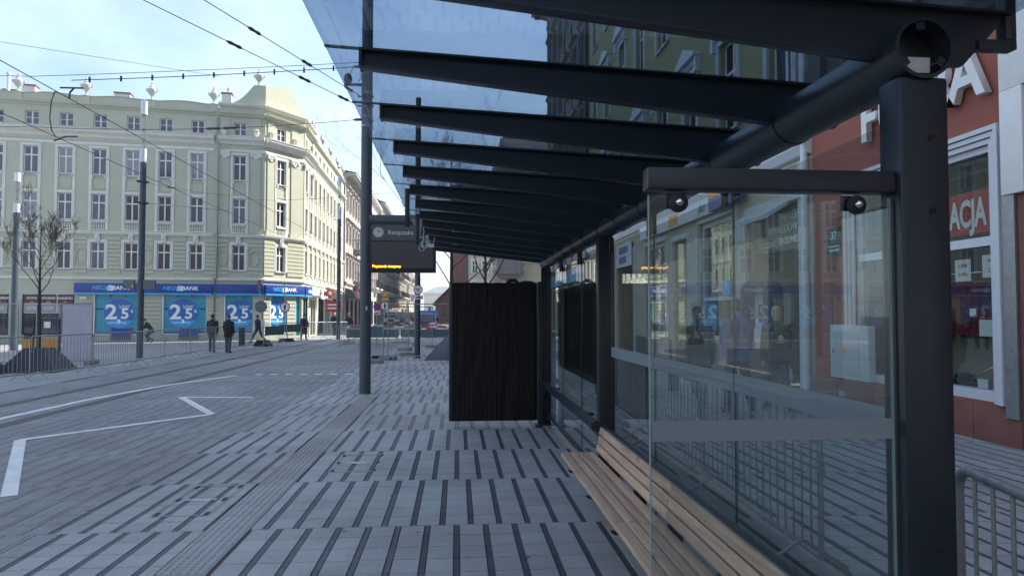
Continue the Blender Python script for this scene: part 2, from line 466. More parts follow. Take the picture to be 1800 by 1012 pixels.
_tmp = bpy.data.scenes.new('workbench')
def evaluated_mesh(o):
    _tmp.collection.objects.link(o)
    vl = _tmp.view_layers[0]; vl.update()
    me = bpy.data.meshes.new_from_object(o.evaluated_get(vl.depsgraph))
    bpy.data.objects.remove(o)
    return me
def text_mesh(s, size, extrude=0.004, bold=0.0, align='CENTER', sx=1.0, shear=0.0, space=1.0):
    cu = bpy.data.curves.new('txt', 'FONT')
    cu.body = s; cu.size = size; cu.extrude = extrude; cu.offset = bold * size
    cu.align_x = align; cu.align_y = 'CENTER'; cu.resolution_u = 3; cu.shear = shear; cu.space_character = space
    me = evaluated_mesh(bpy.data.objects.new('txt', cu)); bpy.data.curves.remove(cu)
    if sx != 1.0:
        for v in me.vertices: v.co.x *= sx
    return me
def text(s, size, m, parent, loc, rz=0.0, name='lettering', **kw):
    """upright lettering facing local -y"""
    me = text_mesh(s, size, **kw); me.materials.clear()
    return link(name, me, m, parent, loc, rot=(R(90), 0, rz))
# ================================================================== GROUND
def sheet(name, x0, x1, y0, y1, z, m):
    mb = MB(); mb.add([(x0, y0, z), (x1, y0, z), (x1, y1, z), (x0, y1, z)], [(0, 1, 2, 3)])
    return struct(link(name, mb.mesh(name, fix=False), m))
sheet('ground', -900, 900, -300, 1500, -0.06, 'asphalt')
pavement = sheet('pavement', -3.2, 7.2, -6, 60, -0.014, 'joint')
roadway = sheet('roadway', -9.6, -3.2, -6, 60, -0.018, 'joint')
sheet('left_pavement', -45, -9.6, -6, 60, -0.010, 'farpave')
sheet('far_street', -12.5, 9, 60, 320, -0.012, 'farpave')
sheet('far_pavement', -3.2, 6.9, 36.1, 60, -0.002, 'farpave')
sheet('far_roadway', -9.6, -3.2, 36.1, 60, -0.004, 'farpave')

PITCH = 0.226; ROW = 1.5; COURSE = 0.25
TX0, TX1 = -1.915, -1.585       # tactile strip
def stone(mb, x0, x1, y0, y1, z, c, tone):
    vs = [(x0, y0, z - 0.012), (x1, y0, z - 0.012), (x1, y1, z - 0.012), (x0, y1, z - 0.012),
          (x0 + c, y0 + c, z), (x1 - c, y0 + c, z), (x1 - c, y1 - c, z), (x0 + c, y1 - c, z)]
    mb.add(vs, [(4, 5, 6, 7), (0, 1, 5, 4), (1, 2, 6, 5), (2, 3, 7, 6), (3, 0, 4, 7)], tone)
slabs = []; strips = []; road = []
for k in range(-3, 21):
    yb = 5.56 + ROW * k
    off = 0.0 if k % 2 else PITCH / 2
    for c in range(6):
        y0 = yb + c * COURSE; y1 = y0 + COURSE
        n0 = int(-9.6 / PITCH) - 1
        for i in range(n0, 32):
            xs = off + i * PITCH
            sx0, sx1 = xs - 0.021, xs + 0.021                     # dark strip
            ax0, ax1 = sx1, xs + PITCH - 0.021                    # pale slab to its right
            if xs > 6.85: continue
            g = 0.0022
            if xs < -3.15:
                if xs < -9.5: continue
                road.append((ax0 + g, ax1 - g, y0 + 0.0015, y1 - 0.0015))
                road.append((sx0 + g, sx1 - g, y0 + 0.001, y1 - 0.001))
                continue
            tac = y0 < 13.9
            if not (tac and sx1 > TX0 and sx0 < TX1): strips.append((sx0 + 0.001, sx1 - 0.001, y0 + 0.001, y1 - 0.001))
            a0, a1 = ax0, min(ax1, 6.88)
            if tac and a0 < TX1 and a1 > TX0:
                if a0 < TX0: a1 = min(a1, TX0)
                else: a0 = max(a0, TX1)
            if a1 - a0 > 0.02: slabs.append((a0 + g, a1 - g, y0 + g, y1 - g))
def in_view(s):
    x, y = (s[0] + s[1]) / 2, (s[2] + s[3]) / 2
    return y > 4.2 and x < 0.75 and abs((x - y * 0.078) / y) < 0.70
def near_split(lst, nmax):
    vis = sorted((s for s in lst if in_view(s)), key=lambda s: s[3] ** 3 / max(0.02, s[1] - s[0]))
    pick = set(vis[:nmax])
    return [s for s in lst if s in pick], [s for s in lst if s not in pick]
def lay(lst, name, m, parent, z, c, nmax):
    near, rest = near_split(lst, nmax)
    for s in near:
        mb = MB(); cx, cy_ = (s[0] + s[1]) / 2, (s[2] + s[3]) / 2
        stone(mb, s[0] - cx, s[1] - cx, s[2] - cy_, s[3] - cy_, 0, c, rnd.random())
        link(name, mb.mesh(name, fix=False), m, parent, (cx, cy_, z + rnd.uniform(-0.0012, 0.0012)))
    mb = MB()
    for s in rest: stone(mb, *s, z + rnd.uniform(-0.0012, 0.0012), c, rnd.random())
    struct(link(name + '_field', mb.mesh(name, fix=False), m, parent), 'stuff')
lay(slabs, 'paving_slab', 'slab', pavement, 0.0, 0.003, 300)
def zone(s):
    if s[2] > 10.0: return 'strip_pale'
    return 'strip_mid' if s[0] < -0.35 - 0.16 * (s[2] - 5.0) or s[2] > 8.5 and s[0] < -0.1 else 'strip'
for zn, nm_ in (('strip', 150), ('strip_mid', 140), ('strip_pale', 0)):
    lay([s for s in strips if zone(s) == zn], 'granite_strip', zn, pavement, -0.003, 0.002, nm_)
lay(road, 'road_slab', 'roadslab', roadway, 0.0, 0.003, 60)
# tactile strip: slabs with domes
mbd = MB()
y = 3.0
while y < 13.9:
    mb = MB(); stone(mb, -0.162, 0.162, 0.002, 0.326, 0, 0.003, rnd.random())
    link('tactile_slab', mb.mesh('tactile_slab', fix=False), 'tactile', pavement, ((TX0 + TX1) / 2, y, 0.001))
    for a in range(6):
        for b in range(6):
            cx = TX0 + 0.03 + a * 0.054 + (0.0 if b % 2 else 0.0); cyy = y + 0.03 + b * 0.054
            mbd.lathe([(0.017, 0.0), (0.0155, 0.0035), (0.011, 0.006), (0.004, 0.007)], 8, (cx, cyy, 0.0005))
    y += 0.328
mbd.t = [0.45] * len(mbd.v)
struct(link('tactile_domes', mbd.mesh('tactile_domes', fix=False, smooth=True), 'tactile', pavement), 'stuff')

# service covers let into the paving
def cover(x0, x1, y0, y1, label):
    t = thing('service_cover', label, 'manhole cover', ((x0 + x1) / 2, (y0 + y1) / 2, 0))
    w, d = (x1 - x0) / 2, (y1 - y0) / 2
    mb = MB()
    for ww, dd, b in ((w, d, 0.008), (w - 0.022, d - 0.022, 0.006)):
        mb.box(-ww, ww, -dd, -dd + b, 0.0012, 0.0045); mb.box(-ww, ww, dd - b, dd, 0.0012, 0.0045)
        mb.box(-ww, -ww + b, -dd + b, dd - b, 0.0012, 0.0045); mb.box(ww - b, ww, -dd + b, dd - b, 0.0012, 0.0045)
    part('frame', mb, 'steel', t)
    for sx in (-1, 1):
        for yy in (-d + 0.06, 0.0, d - 0.06):
            part('lifting_slot', MB().box(sx * (w - 0.035) - 0.016, sx * (w - 0.035) + 0.016, yy - 0.05, yy + 0.05, 0.0012, 0.0058), 'black_rubber', t)
    part('name_plate', MB().box(-0.09, 0.09, -0.045, 0.045, 0.0012, 0.005), 'steel', t, bevel=0.001)
    for sx in (-1, 1): part('plate_lug', MB().box(sx * 0.115 - 0.015, sx * 0.115 + 0.015, -0.03, 0.03, 0.0012, 0.005), 'steel', t)
cover(-2.50, -2.03, 5.95, 6.98, 'steel framed paved cover left of the tactile strip')
cover(-1.34, -0.84, 7.46, 8.36, 'steel framed paved cover between tactile strip and bench')

# white road paint
def band(mb, pts, w, z=0.0035):
    n = len(pts); L = []; Rr = []
    for i, p in enumerate(pts):
        a = Vector(pts[max(i - 1, 0)]); b = Vector(pts[min(i + 1, n - 1)])
        d1 = (Vector(p) - a).normalized() if i > 0 else (b - Vector(p)).normalized()
        d2 = (b - Vector(p)).normalized() if i < n - 1 else d1
        nn = Vector((-(d1.y + d2.y), d1.x + d2.x)).normalized()
        k = max(0.35, nn.dot(Vector((-d1.y, d1.x))))
        L.append((p[0] + nn.x * w / 2 / k, p[1] + nn.y * w / 2 / k)); Rr.append((p[0] - nn.x * w / 2 / k, p[1] - nn.y * w / 2 / k))
    for i in range(n - 1):
        mb.prism([Rr[i], Rr[i + 1], L[i + 1], L[i]], z - 0.002, z + 0.0015, 'z')
zz = [(-4.05, 6.72), (-5.70, 9.66), (-4.02, 11.86), (-5.42, 14.28), (-4.0, 14.12)]
mb = MB()
band(mb, zz[0:2], 0.13); band(mb, zz[1:3], 0.13, 0.0042); band(mb, zz[2:4], 0.13, 0.0049); band(mb, zz[3:5], 0.12, 0.0056)
struct(part('bus_stop_marking', mb, 'paint'))
mb = MB(); band(mb, [(-7.25, 4.0), (-7.2, 8.5), (-7.15, 11.6), (-7.06, 14.0), (-6.62, 16.9), (-5.85, 19.1)], 0.14)
struct(part('edge_line', mb, 'paint'))
dash = None
for i in range(7):
    x = -5.45 + i * 0.40
    o = part('crossing_dash', MB().box(x, x + 0.20, 19.3 - 0.01 * i, 19.52 - 0.01 * i, 0.002, 0.005), 'paint'); struct(o)
for x in (-8.13, -6.695):
    mb = MB(); mb.box(x - 0.05, x - 0.012, -6, 58, -0.008, 0.004); mb.box(x + 0.018, x + 0.05, -6, 58, -0.008, 0.004); mb.box(x - 0.012, x + 0.018, -6, 58, -0.008, 0.0015)
    struct(part('tram_rail', mb, 'rail'))
    struct(part('rail_filler', MB().box(x - 0.13, x - 0.052, -6, 58, -0.008, 0.0028).box(x + 0.052, x + 0.13, -6, 58, -0.008, 0.0028), 'joint'))

# ================================================================== BUS SHELTER
PX = 1.325
shelter = thing('bus_shelter', 'anthracite steel bus shelter with tinted glass roof on ribs', 'bus shelter', (PX, 6.1, 0))
def sp(name, mb, m, root=shelter, **kw):
    o = part(name, mb, m, root, **kw); o.location = -root.location; return o
for yy in (1.87, 6.13, 10.37):
    p = sp('post', MB().box(1.25, 1.40, yy, yy + 0.10, 0, 2.335), 'anthracite', bevel=0.014)
    b = part('base_plate', MB().box(1.20, 1.45, yy - 0.05, yy + 0.15, 0.0, 0.012), 'anthracite', p)
    for zz_ in ((1.0, 1.95, 2.16) if yy < 2 else ()):
        part('bolt_hole', MB().lathe([(0.009, 0), (0.009, 0.003), (0.005, 0.003), (0.005, -0.006)], 14), 'black_rubber', p, loc=(1.345, yy - 0.0015, zz_), rot=(R(90), 0, 0))
# roof tube, open at the near end
TZ = 2.415; TR = 0.088
mb = MB(); n = 40
prof = [(TR, 1.86), (TR, 10.52), (TR - 0.010, 10.52), (TR - 0.010, 1.86)]
vs = []
for r_, yy in prof:
    for k in range(n):
        t = 2 * math.pi * k / n; vs.append((PX + r_ * math.cos(t), yy, TZ + r_ * math.sin(t)))
fs = []
for a, b in ((0, 1), (1, 2), (2, 3), (3, 0)):
    for k in range(n):
        k2 = (k + 1) % n; fs.append((a * n + k, a * n + k2, b * n + k2, b * n + k))
mb.add(vs, fs)
tube = sp('roof_tube', mb, 'anthracite', smooth=True)
for a in (95, 215, 325):
    t = R(a); m_ = Matrix.Translation((PX + 0.066 * math.cos(t), 1.88, TZ + 0.066 * math.sin(t))) @ Matrix.Rotation(-t + R(90), 4, 'Y')
    mb = MB(); mb.box(-0.013, 0.013, -0.012, 0.012, -0.011, 0.011, m_); part('fixing_lug', mb, 'anthracite', tube)
part('junction_box', MB().box(PX - 0.05, PX + 0.045, 1.90, 2.03, TZ - 0.06, TZ - 0.012), 'cable_white', tube, bevel=0.006)
# ribs
def rib_top(x): return 2.655 - (x + 0.36) * 0.052
def rib_bot(x): return 2.590 - (x + 0.36) * 0.112
RIBS = [1.95 + 0.703 * k for k in range(13)]
xs = [-0.36, 0.2, 0.8, 1.2, 1.46]
mbw = MB()
web = [(x, rib_bot(x) + 0.006) for x in xs] + [(1.50, 2.395), (1.625, 2.53), (1.625, rib_top(1.625) - 0.006), (-0.36, rib_top(-0.36) - 0.006)]
mbw.prism(web, -0.008, 0.008, 'y')
me_web = mbw.mesh('rib')
mbt = MB()
mbt.prism([(-0.37, rib_top(-0.37) - 0.006), (1.64, rib_top(1.64) - 0.006), (1.64, rib_top(1.64) + 0.003), (-0.37, rib_top(-0.37) + 0.003)], -0.035, 0.035, 'y')
me_top = mbt.mesh('top_flange', bevel=0.002)
mbf = MB()
mbf.prism([(-0.37, rib_bot(-0.37) - 0.004), (1.42, rib_bot(1.42) - 0.004), (1.42, rib_bot(1.42) + 0.006), (-0.37, rib_bot(-0.37) + 0.006)], -0.026, 0.026, 'y')
me_bot = mbf.mesh('bottom_flange', bevel=0.002)
mbc = MB(); mbc.box(-0.372, -0.36, -0.035, 0.035, rib_bot(-0.36) - 0.004, rib_top(-0.36) + 0.002)
me_cap = mbc.mesh('end_cap')
mbs = MB()
for k in range(1):
    vs = []; n = 28
    for yy in (-0.022, 0.022):
        for i in range(n):
            t = 2 * math.pi * i / n; vs.append((PX + (TR + 0.004) * math.cos(t), yy, TZ + (TR + 0.004) * math.sin(t)))
    mbs.add(vs, [(i, (i + 1) % n, n + (i + 1) % n, n + i) for i in range(n)] + [tuple(range(n)), tuple(range(2 * n - 1, n - 1, -1))])
me_sleeve = mbs.mesh('tube_sleeve', smooth=True)
mbg = MB(); mbg.prism([(-0.505, 2.668), (1.66, 2.556), (1.66, 2.561), (-0.505, 2.673)], -0.011, 0.011, 'y')
me_gask = mbg.mesh('seam_gasket')
off_l = Vector((0, 0, 0)) - shelter.location
for i, yy in enumerate(RIBS):
    r = link('roof_rib', me_web, 'anthracite', shelter, (off_l.x, off_l.y + yy, 0))
    link('top_flange', me_top, 'anthracite', r); link('bottom_flange', me_bot, 'anthracite', r)
    link('end_cap', me_cap, 'anthracite', r)
    if i > 0: link('tube_sleeve', me_sleeve, 'anthracite', r)
    if i > 0: link('seam_gasket', me_gask, 'black_rubber', r)
edges = [1.55] + RIBS[1:-1] + [10.75]
for a, b in zip(edges[:-1], edges[1:]):
    mb = MB(); mb.prism([(-0.50, 2.664), (1.655, 2.5515), (1.655, 2.5605), (-0.50, 2.673)], a + 0.006, b - 0.006, 'y')
    sp('roof_pane', mb, 'glass_roof')
# bracket at the back end of the first rib and dark drop arms at two rib tips
mb = MB(); mb.box(1.545, 1.665, 1.93, 1.97, 2.445, 2.475); mb.box(1.63, 1.665, 1.93, 1.97, 2.475, 2.86)
sp('gutter_bracket', mb, 'anthracite', bevel=0.004)
for i in (5, 7):
    yy = RIBS[i]
    sp('drop_arm', MB().box(-0.41, -0.375, yy - 0.02, yy + 0.02, 2.33, 2.63), 'anthracite', bevel=0.003)
sp('light_strip', MB().box(-0.06, 0.62, RIBS[8] + 0.02, RIBS[8] + 0.05, 2.545, 2.56), 'cable_white')
sp('light_strip', MB().box(-0.06, 0.62, RIBS[10] + 0.02, RIBS[10] + 0.05, 2.545, 2.56), 'cable_white')
# end wall: beam, glass, frosted band, clamps
sp('end_beam', MB().box(0.525, 1.249, 1.885, 1.945, 2.003, 2.066), 'anthracite', bevel=0.008)
ep = sp('end_pane', MB().box(0.535, 1.238, 1.905, 1.915, 0.14, 1.99), 'glass_clear', bevel=0.0)
part('edge_strip', MB().box(0.5325, 0.5345, 1.904, 1.916, 0.14, 1.99).box(1.2385, 1.2405, 1.904, 1.916, 0.14, 1.99), 'glassedge', ep)
part('frosted_band', MB().box(0.537, 1.236, 1.9015, 1.9035, 1.305, 1.362), 'frosted', ep)
for x in (0.615, 1.135):
    c = sp('glass_clamp', MB().box(x - 0.028, x + 0.028, 1.917, 1.935, 1.955, 1.998), 'black_rubber', bevel=0.004)
    c2 = part('knob', MB().lathe([(0.0, 0), (0.027, 0), (0.027, 0.012), (0.022, 0.016), (0.0, 0.016)], 20), 'black_rubber', c, loc=(x, 1.9035, 1.968), rot=(R(90), 0, 0), smooth=True)
    part('cap_nut', MB().lathe([(0.012, 0), (0.012, 0.006), (0.009, 0.011), (0.004, 0.014), (0.0005, 0.0145)], 14), 'chrome', c, loc=(x, 1.887, 1.968), rot=(R(90), 0, 0), smooth=True)
# back wall panes with frosted bands, clips and rails
bays = [(2.0, 3.345), (3.355, 4.745), (4.755, 6.10), (6.26, 7.61), (7.62, 8.98), (8.99, 10.34)]
for i, (a, b) in enumerate(bays):
    bp_ = sp('back_pane', MB().box(1.362, 1.372, a, b, 0.16, 2.26), 'glass_clear')
    if i < 3: part('frosted_band', MB().box(1.357, 1.3595, a + 0.004, b - 0.004, 1.275, 1.362), 'frosted', bp_)
    part('edge_strip', MB().box(1.361, 1.373, a - 0.0015, a - 0.0002, 0.16, 2.26), 'darkgreen', bp_)
    for yy in (a + 0.06, b - 0.06):
        cl = sp('glass_clip', MB().box(1.335, 1.36, yy - 0.022, yy + 0.022, 2.20, 2.35), 'black_rubber', bevel=0.004)
mb = MB(); mb.tube([(1.30, 2.0, 0.63), (1.30, 6.13, 0.63)], 0.04, 20); sp('back_rail', mb, 'anthracite', smooth=True)
mb = MB(); mb.tube([(1.235, 6.16, 0.655), (1.235, 10.37, 0.655)], 0.048, 24)
mb.box(1.215, 1.36, 6.9, 6.95, 0.64, 0.67).box(1.215, 1.36, 9.2, 9.25, 0.64, 0.67); sp('lean_rail', mb, 'anthracite', smooth=True)
sp('bottom_channel', MB().box(1.345, 1.39, 2.0, 10.35, 0.12, 0.158), 'anthracite', bevel=0.004)

# ------------------------------------------------------------------ bench
bench = thing('bench', 'pale wooden slat bench along the shelter glass', 'bench', (1.06, 4.0, 0))
for (y0, y1) in ((1.35, 4.03), (4.036, 6.08)):
    for i in range(4):
        x0 = 0.905 + i * 0.074
        sp('seat_slat', MB().box(x0, x0 + 0.066, y0, y1, 0.415, 0.448), 'wood', bench, bevel=0.006)
    for i in range(3):
        z0 = 0.455 + i * 0.072; x0 = 1.212 + i * 0.014
        m_ = Matrix.Translation((x0, 0, z0)) @ Matrix.Rotation(R(11), 4, 'Y')
        s_ = sp('back_slat', MB().box(0, 0.026, y0, y1, 0, 0.064, m_), 'wood', bench, bevel=0.006)
        for ys in (y0 + 0.12, y1 - 0.12):
            for dz in (0.016, 0.046):
                q = m_ @ Vector((-0.001, ys, dz))
                mbq = MB(); mbq.lathe([(0.0055, 0), (0.0045, 0.0025), (0.0005, 0.003)], 10)
                part('screw', mbq, 'steel', s_, loc=q, rot=(0, R(-90 + 11), 0))
for yy in (1.7, 2.5, 3.3, 4.1, 4.9, 5.7):
    mb = MB()
    mb.prism([(0.90, 0.378), (1.24, 0.36), (1.30, 0.60), (1.335, 0.60), (1.335, 0.30), (0.92, 0.36)], yy - 0.02, yy + 0.02, 'y')
    sp('bracket', mb, 'anthracite', bench, bevel=0.003)

# ------------------------------------------------------------------ panel wrapped in black foil at the far end of the shelter
from mathutils import noise as mnoise
wrap = thing('wrapped_panel', 'advertising panel wrapped in wrinkled black foil at far shelter post', 'panel', (0.54, 10.2, 0))
mb = MB(); nx, nz = 170, 26; X0, X1, Z0, Z1 = -0.66, 0.625, 0.105, 2.10
def wr(x, z, s):
    v = mnoise.noise(Vector((x * 26, z * 1.3, s))) * 0.0035 + mnoise.noise(Vector((x * 60 + z * 3, z * 2.2, s + 5))) * 0.0022
    v += mnoise.noise(Vector((x * 7 - z * 1.5, z * 1.0, s + 9))) * 0.006
    return v
vs = []; fs = []
for sgn, s in ((-1, 0.0), (1, 40.0)):
    b = len(vs)
    for j in range(nz + 1):
        for i in range(nx + 1):
            x = X0 + (X1 - X0) * i / nx; z = Z0 + (Z1 - Z0) * j / nz
            ed = min(i, nx - i) / nx
            rr = 0.055 * (1 - min(1, ed * 25)) ** 2
            zz2 = z + (mnoise.noise(Vector((x * 9, 0, s))) * 0.004 if j in (0, nz) else 0)
            vs.append((x, sgn * (0.075 - rr) + sgn * wr(x, z, s) * min(1, ed * 20), zz2))
    for j in range(nz):
        for i in range(nx):
            q = b + j * (nx + 1) + i
            fs.append((q, q + 1, q + nx + 2, q + nx + 1) if sgn < 0 else (q, q + nx + 1, q + nx + 2, q + 1))
N1 = (nx + 1) * (nz + 1)
for i in range(nx):
    t = nz * (nx + 1) + i; fs.append((t, t + 1, N1 + t + 1, N1 + t)); fs.append((i + 1, i, N1 + i, N1 + i + 1))
for j in range(nz):
    a = j * (nx + 1); c = a + nx; fs.append((a + nx + 1, a, N1 + a, N1 + a + nx + 1)); fs.append((c, c + nx + 1, N1 + c + nx + 1, N1 + c))
mb.add(vs, fs)
part('foil', mb, 'foil', wrap, smooth=True)
part('side_frame', MB().box(0.63, 0.70, -0.06, 0.06, 0.02, 2.12), 'anthracite', wrap, bevel=0.005)
part('foot', MB().box(0.60, 0.70, -0.10, 0.10, 0.0, 0.05), 'anthracite', wrap, bevel=0.005)
mb = MB(); mb.tube([(0.18, 0, 2.09), (0.22, 0.01, 2.135), (0.30, 0.0, 2.14), (0.36, -0.01, 2.09)], [0.03, 0.035, 0.03, 0.02], 8)
mb.tube([(0.36, 0.02, 2.10), (0.45, 0.01, 2.118), (0.55, 0.0, 2.11), (0.61, 0, 2.09)], [0.015, 0.02, 0.02, 0.012], 8)
part('foil_bunch', mb, 'tarp', wrap, smooth=True)

# ------------------------------------------------------------------ two display cases behind the far bay
for i, (a, b, lb) in enumerate(((7.12, 8.40, 'dark framed display case on the shelter back, nearer one'), (8.46, 9.72, 'dark framed display case on the shelter back, next to wrapped panel'))):
    t = thing('display_case', lb, 'display case', (1.44, (a + b) / 2, 0.93), 0)
    h = (b - a) / 2
    mb = MB(); mb.box(-0.04, 0.04, -h, -h + 0.05, 0, 1.05).box(-0.04, 0.04, h - 0.05, h, 0, 1.05).box(-0.04, 0.04, -h + 0.05, h - 0.05, 0, 0.07).box(-0.04, 0.04, -h + 0.05, h - 0.05, 0.98, 1.05)
    part('frame', mb, 'anthracite', t)
    mb = MB(); n1, n2 = 24, 12; vs = []; fs = []
    for j in range(n2 + 1):
        for k in range(n1 + 1):
            yy = -h + 0.05 + (2 * h - 0.1) * k / n1; z = 0.07 + 0.91 * j / n2
            vs.append((-0.022 + 0.004 * mnoise.noise(Vector((yy * 14, z * 3, i * 9.0))), yy, z))
    for j in range(n2):
        for k in range(n1):
            q = j * (n1 + 1) + k; fs.append((q, q + 1, q + n1 + 2, q + n1 + 1))
    mb.add(vs, fs); part('foil_cover', mb, 'foil', t, smooth=True)
    part('back_panel', MB().box(0.03, 0.038, -h + 0.05, h - 0.05, 0.07, 0.98), 'darkcab', t)
    part('hinge', MB().box(-0.052, -0.041, h - 0.04, h - 0.02, 0.3, 0.38), 'steel', t)

# ------------------------------------------------------------------ loose white cable at the rib tips
mb = MB()
def loop(c, r, n0, turns, ph, tilt):
    return [Vector((c[0] + r * math.cos(ph + 2 * math.pi * turns * i / n0) * (1 + 0.15 * math.sin(i)), c[1] + tilt * math.sin(i * 0.7), c[2] + r * 1.25 * math.sin(ph + 2 * math.pi * turns * i / n0))) for i in range(n0 + 1)]
cab = thing('cable_coil', 'coil of loose white cable hanging from the roof rib tips', 'cable', (-0.40, 8.1, 2.50))
cab.scale = (0.68, 0.68, 0.68)
for c, r, ph in (((-0.03, 0, 0.0), 0.06, 0), ((0.03, 0.02, -0.06), 0.07, 2), ((-0.02, 0.03, -0.13), 0.055, 4), ((0.05, 0.0, 0.02), 0.05, 1)):
    mb.tube(loop(c, r * 0.8, 22, 1.4, ph, 0.02), 0.0045, 6)
mb.tube([(0, 0, 0.05), (0.02, 0, 0.15), (0.0, 0, 0.22)], 0.007, 6); mb.tube([(0.08, 0, -0.08), (0.16, 0, -0.10), (0.2, 0, 0.05)], 0.007, 6)
part('loops', mb, 'cable_white', cab, smooth=True)
part('connector', MB().box(0.1, 0.19, -0.02, 0.02, -0.12, -0.06), 'cable_white', cab, bevel=0.004)

# ================================================================== POLES, DISPLAY BOARD, LAMPS, WIRES
tp = thing('tram_pole', 'thick dark blue-grey tram pole beside the shelter roof', 'pole', (-1.905, 14.7, 0))
part('shaft', MB().lathe([(0.117, 0), (0.117, 3.0), (0.112, 8.9), (0.09, 8.95)], 28), 'poleblue', tp, smooth=True)
part('base_collar', MB().lathe([(0.125, 0), (0.125, 0.012), (0.118, 0.016)], 28), 'poleblue', tp)
for z in (5.55, 5.75, 6.05, 6.25, 6.95):
    part('band', MB().lathe([(0.117, 0), (0.122, 0.004), (0.122, 0.035), (0.117, 0.04)], 24), 'steel', tp, loc=(0, 0, z), smooth=True)
for z in (5.70, 6.0, 6.2, 6.92):
    mb = MB(); mb.tube([(-0.1, 0, 0), (-0.2, 0, 0)], 0.015, 8); mb.tube([(0.1, 0, 0), (0.14, 0, 0)], 0.02, 8); part('eye_bolt', mb, 'wire', tp, loc=(0, 0, z))
mb = MB(); mb.tube([(-0.1, 0, 6.45), (-0.48, 0, 6.45)], 0.03, 8); part('bracket_arm', mb, 'poleblue', tp)
part('horn', MB().lathe([(0.03, 0), (0.075, 0.02), (0.09, 0.09), (0.07, 0.17), (0.03, 0.2)], 14), 'wire', tp, loc=(-0.40, 0, 6.48), smooth=True)
mb = MB(); mb.tube([(-0.36, 0, 6.66), (-0.28, 0, 6.85), (-0.15, 0, 6.83), (-0.12, 0, 6.6), (-0.18, 0, 6.52)], 0.008, 6); part('horn_cable', mb, 'wire', tp)
part('sticker', MB().box(0.02, 0.05, -0.120, -0.1165, 1.72, 1.80), 'lightpanel', tp)

db = thing('display_board', 'black electronic passenger information board hanging from the tram pole', 'display board', (-1.14, 14.66, 2.50))
part('casing', MB().box(-0.69, 0.69, -0.10, 0.10, 0, 1.05), 'black_rubber', db, bevel=0.012)
part('top_beam', MB().box(-0.70, 0.60, -0.06, 0.06, 1.051, 1.20), 'poleblue', db, bevel=0.01)
part('beam_knob', MB().lathe([(0.02, 0), (0.02, 0.02), (0.008, 0.03)], 10), 'wire', db, loc=(0.08, 0, 1.2))
hp = part('header_panel', MB().box(-0.635, 0.635, -0.108, -0.101, 0.66, 0.985), 'screen_top', db)
ck = part('clock_face', MB().disc((-0.495, -0.113, 0.83), 0.105, 0.005), 'clockface', hp)
mb = MB()
for k in range(12):
    a = k * math.pi / 6; mb.box(-0.004, 0.004, -0.1155, -0.1135, 0.083, 0.098, Matrix.Translation((-0.495, 0, 0.83)) @ Matrix.Rotation(a, 4, 'Y'))
part('hour_marks', mb, 'wire', hp)
mb = MB(); mb.box(-0.005, 0.005, -0.1175, -0.1160, -0.015, 0.10, Matrix.Translation((-0.495, 0, 0.83)))
mb.box(-0.006, 0.006, -0.1195, -0.1180, -0.015, 0.062, Matrix.Translation((-0.495, 0, 0.83)) @ Matrix.Rotation(R(62), 4, 'Y')); part('clock_hands', mb, 'wire', hp)
text('Ratajczaka', 0.125, 'print_ltgrey', hp, (-0.30, -0.110, 0.825), align='LEFT', extrude=0.001, bold=0.004)
part('screen', MB().box(-0.635, 0.635, -0.108, -0.101, 0.09, 0.635), 'screen', db)
text('Przystanek nieczynny', 0.083, 'led', db, (-0.615, -0.110, 0.125), align='LEFT', extrude=0.001, bold=0.006, sx=0.82)

p2 = thing('tram_pole', 'slimmer dark pole further along carrying a round turn-ban sign', 'pole', (-1.485, 26.2, 0))
part('shaft', MB().lathe([(0.105, 0), (0.10, 7.9), (0.10, 9.75), (0.02, 9.78)], 24), 'poleblue', p2, smooth=True)
part('lower_sleeve', MB().lathe([(0.0, 0), (0.085, 0), (0.085, 3.0), (0.0, 3.0)], 20), 'anthracite', p2, loc=(0.03, -0.12, 0), smooth=True)
part('base_plate', MB().box(-0.16, 0.16, -0.22, 0.14, 0, 0.02), 'anthracite', p2)
def round_sign(name, label, loc, r, face, parent_pole=None):
    t = thing(name, label, 'traffic sign', loc)
    part('disc', MB().disc((0, 0, 0), r, 0.02), 'signback', t)
    part('rim', MB().disc((0, -0.006, 0), r, 0.004), 'signred', t)
    part('face', MB().disc((0, -0.011, 0), r * (0.86 if face != 'nostop' else 0.82), 0.004), 'signblue' if face == 'nostop' else 'signwhite', t)
    return t
SK = 0.175 / 0.32
s = round_sign('turn_ban_sign', 'round white sign with red rim and barred arrow on the slim pole', (-1.45, 26.0, 2.52), 0.175, 'a')
mb = MB(); mb.box(0.02, 0.07, -0.016, -0.012, -0.18, 0.12); mb.box(-0.16, 0.02, -0.016, -0.012, 0.02, 0.07); mb.prism([(-0.22, 0.045), (-0.12, 0.11), (-0.12, -0.02)], -0.016, -0.012, 'y'); mb.v = [(a * SK, b, c * SK) for a, b, c in mb.v]; part('arrow', mb, 'wire', s)
part('bar', MB().box(-0.15, 0.15, -0.020, -0.0165, -0.008, 0.008, Matrix.Rotation(R(-45), 4, 'Y')), 'signred', s)
s = thing('sign_plate', 'small white plate with a car symbol under the turn-ban sign', 'sign', (-1.43, 26.0, 2.17))
part('plate', MB().box(-0.17, 0.17, -0.01, 0.01, 0, 0.15), 'signwhite', s); part('symbol', MB().prism([(-0.11, 0.04), (0.11, 0.04), (0.11, 0.08), (0.06, 0.08), (0.03, 0.11), (-0.06, 0.11), (-0.08, 0.08), (-0.11, 0.08)], -0.014, -0.0105, 'y'), 'wire', s)
part('side_plate', MB().box(-0.28, -0.18, -0.01, 0.01, -0.06, 0.12), 'lightpanel', s)

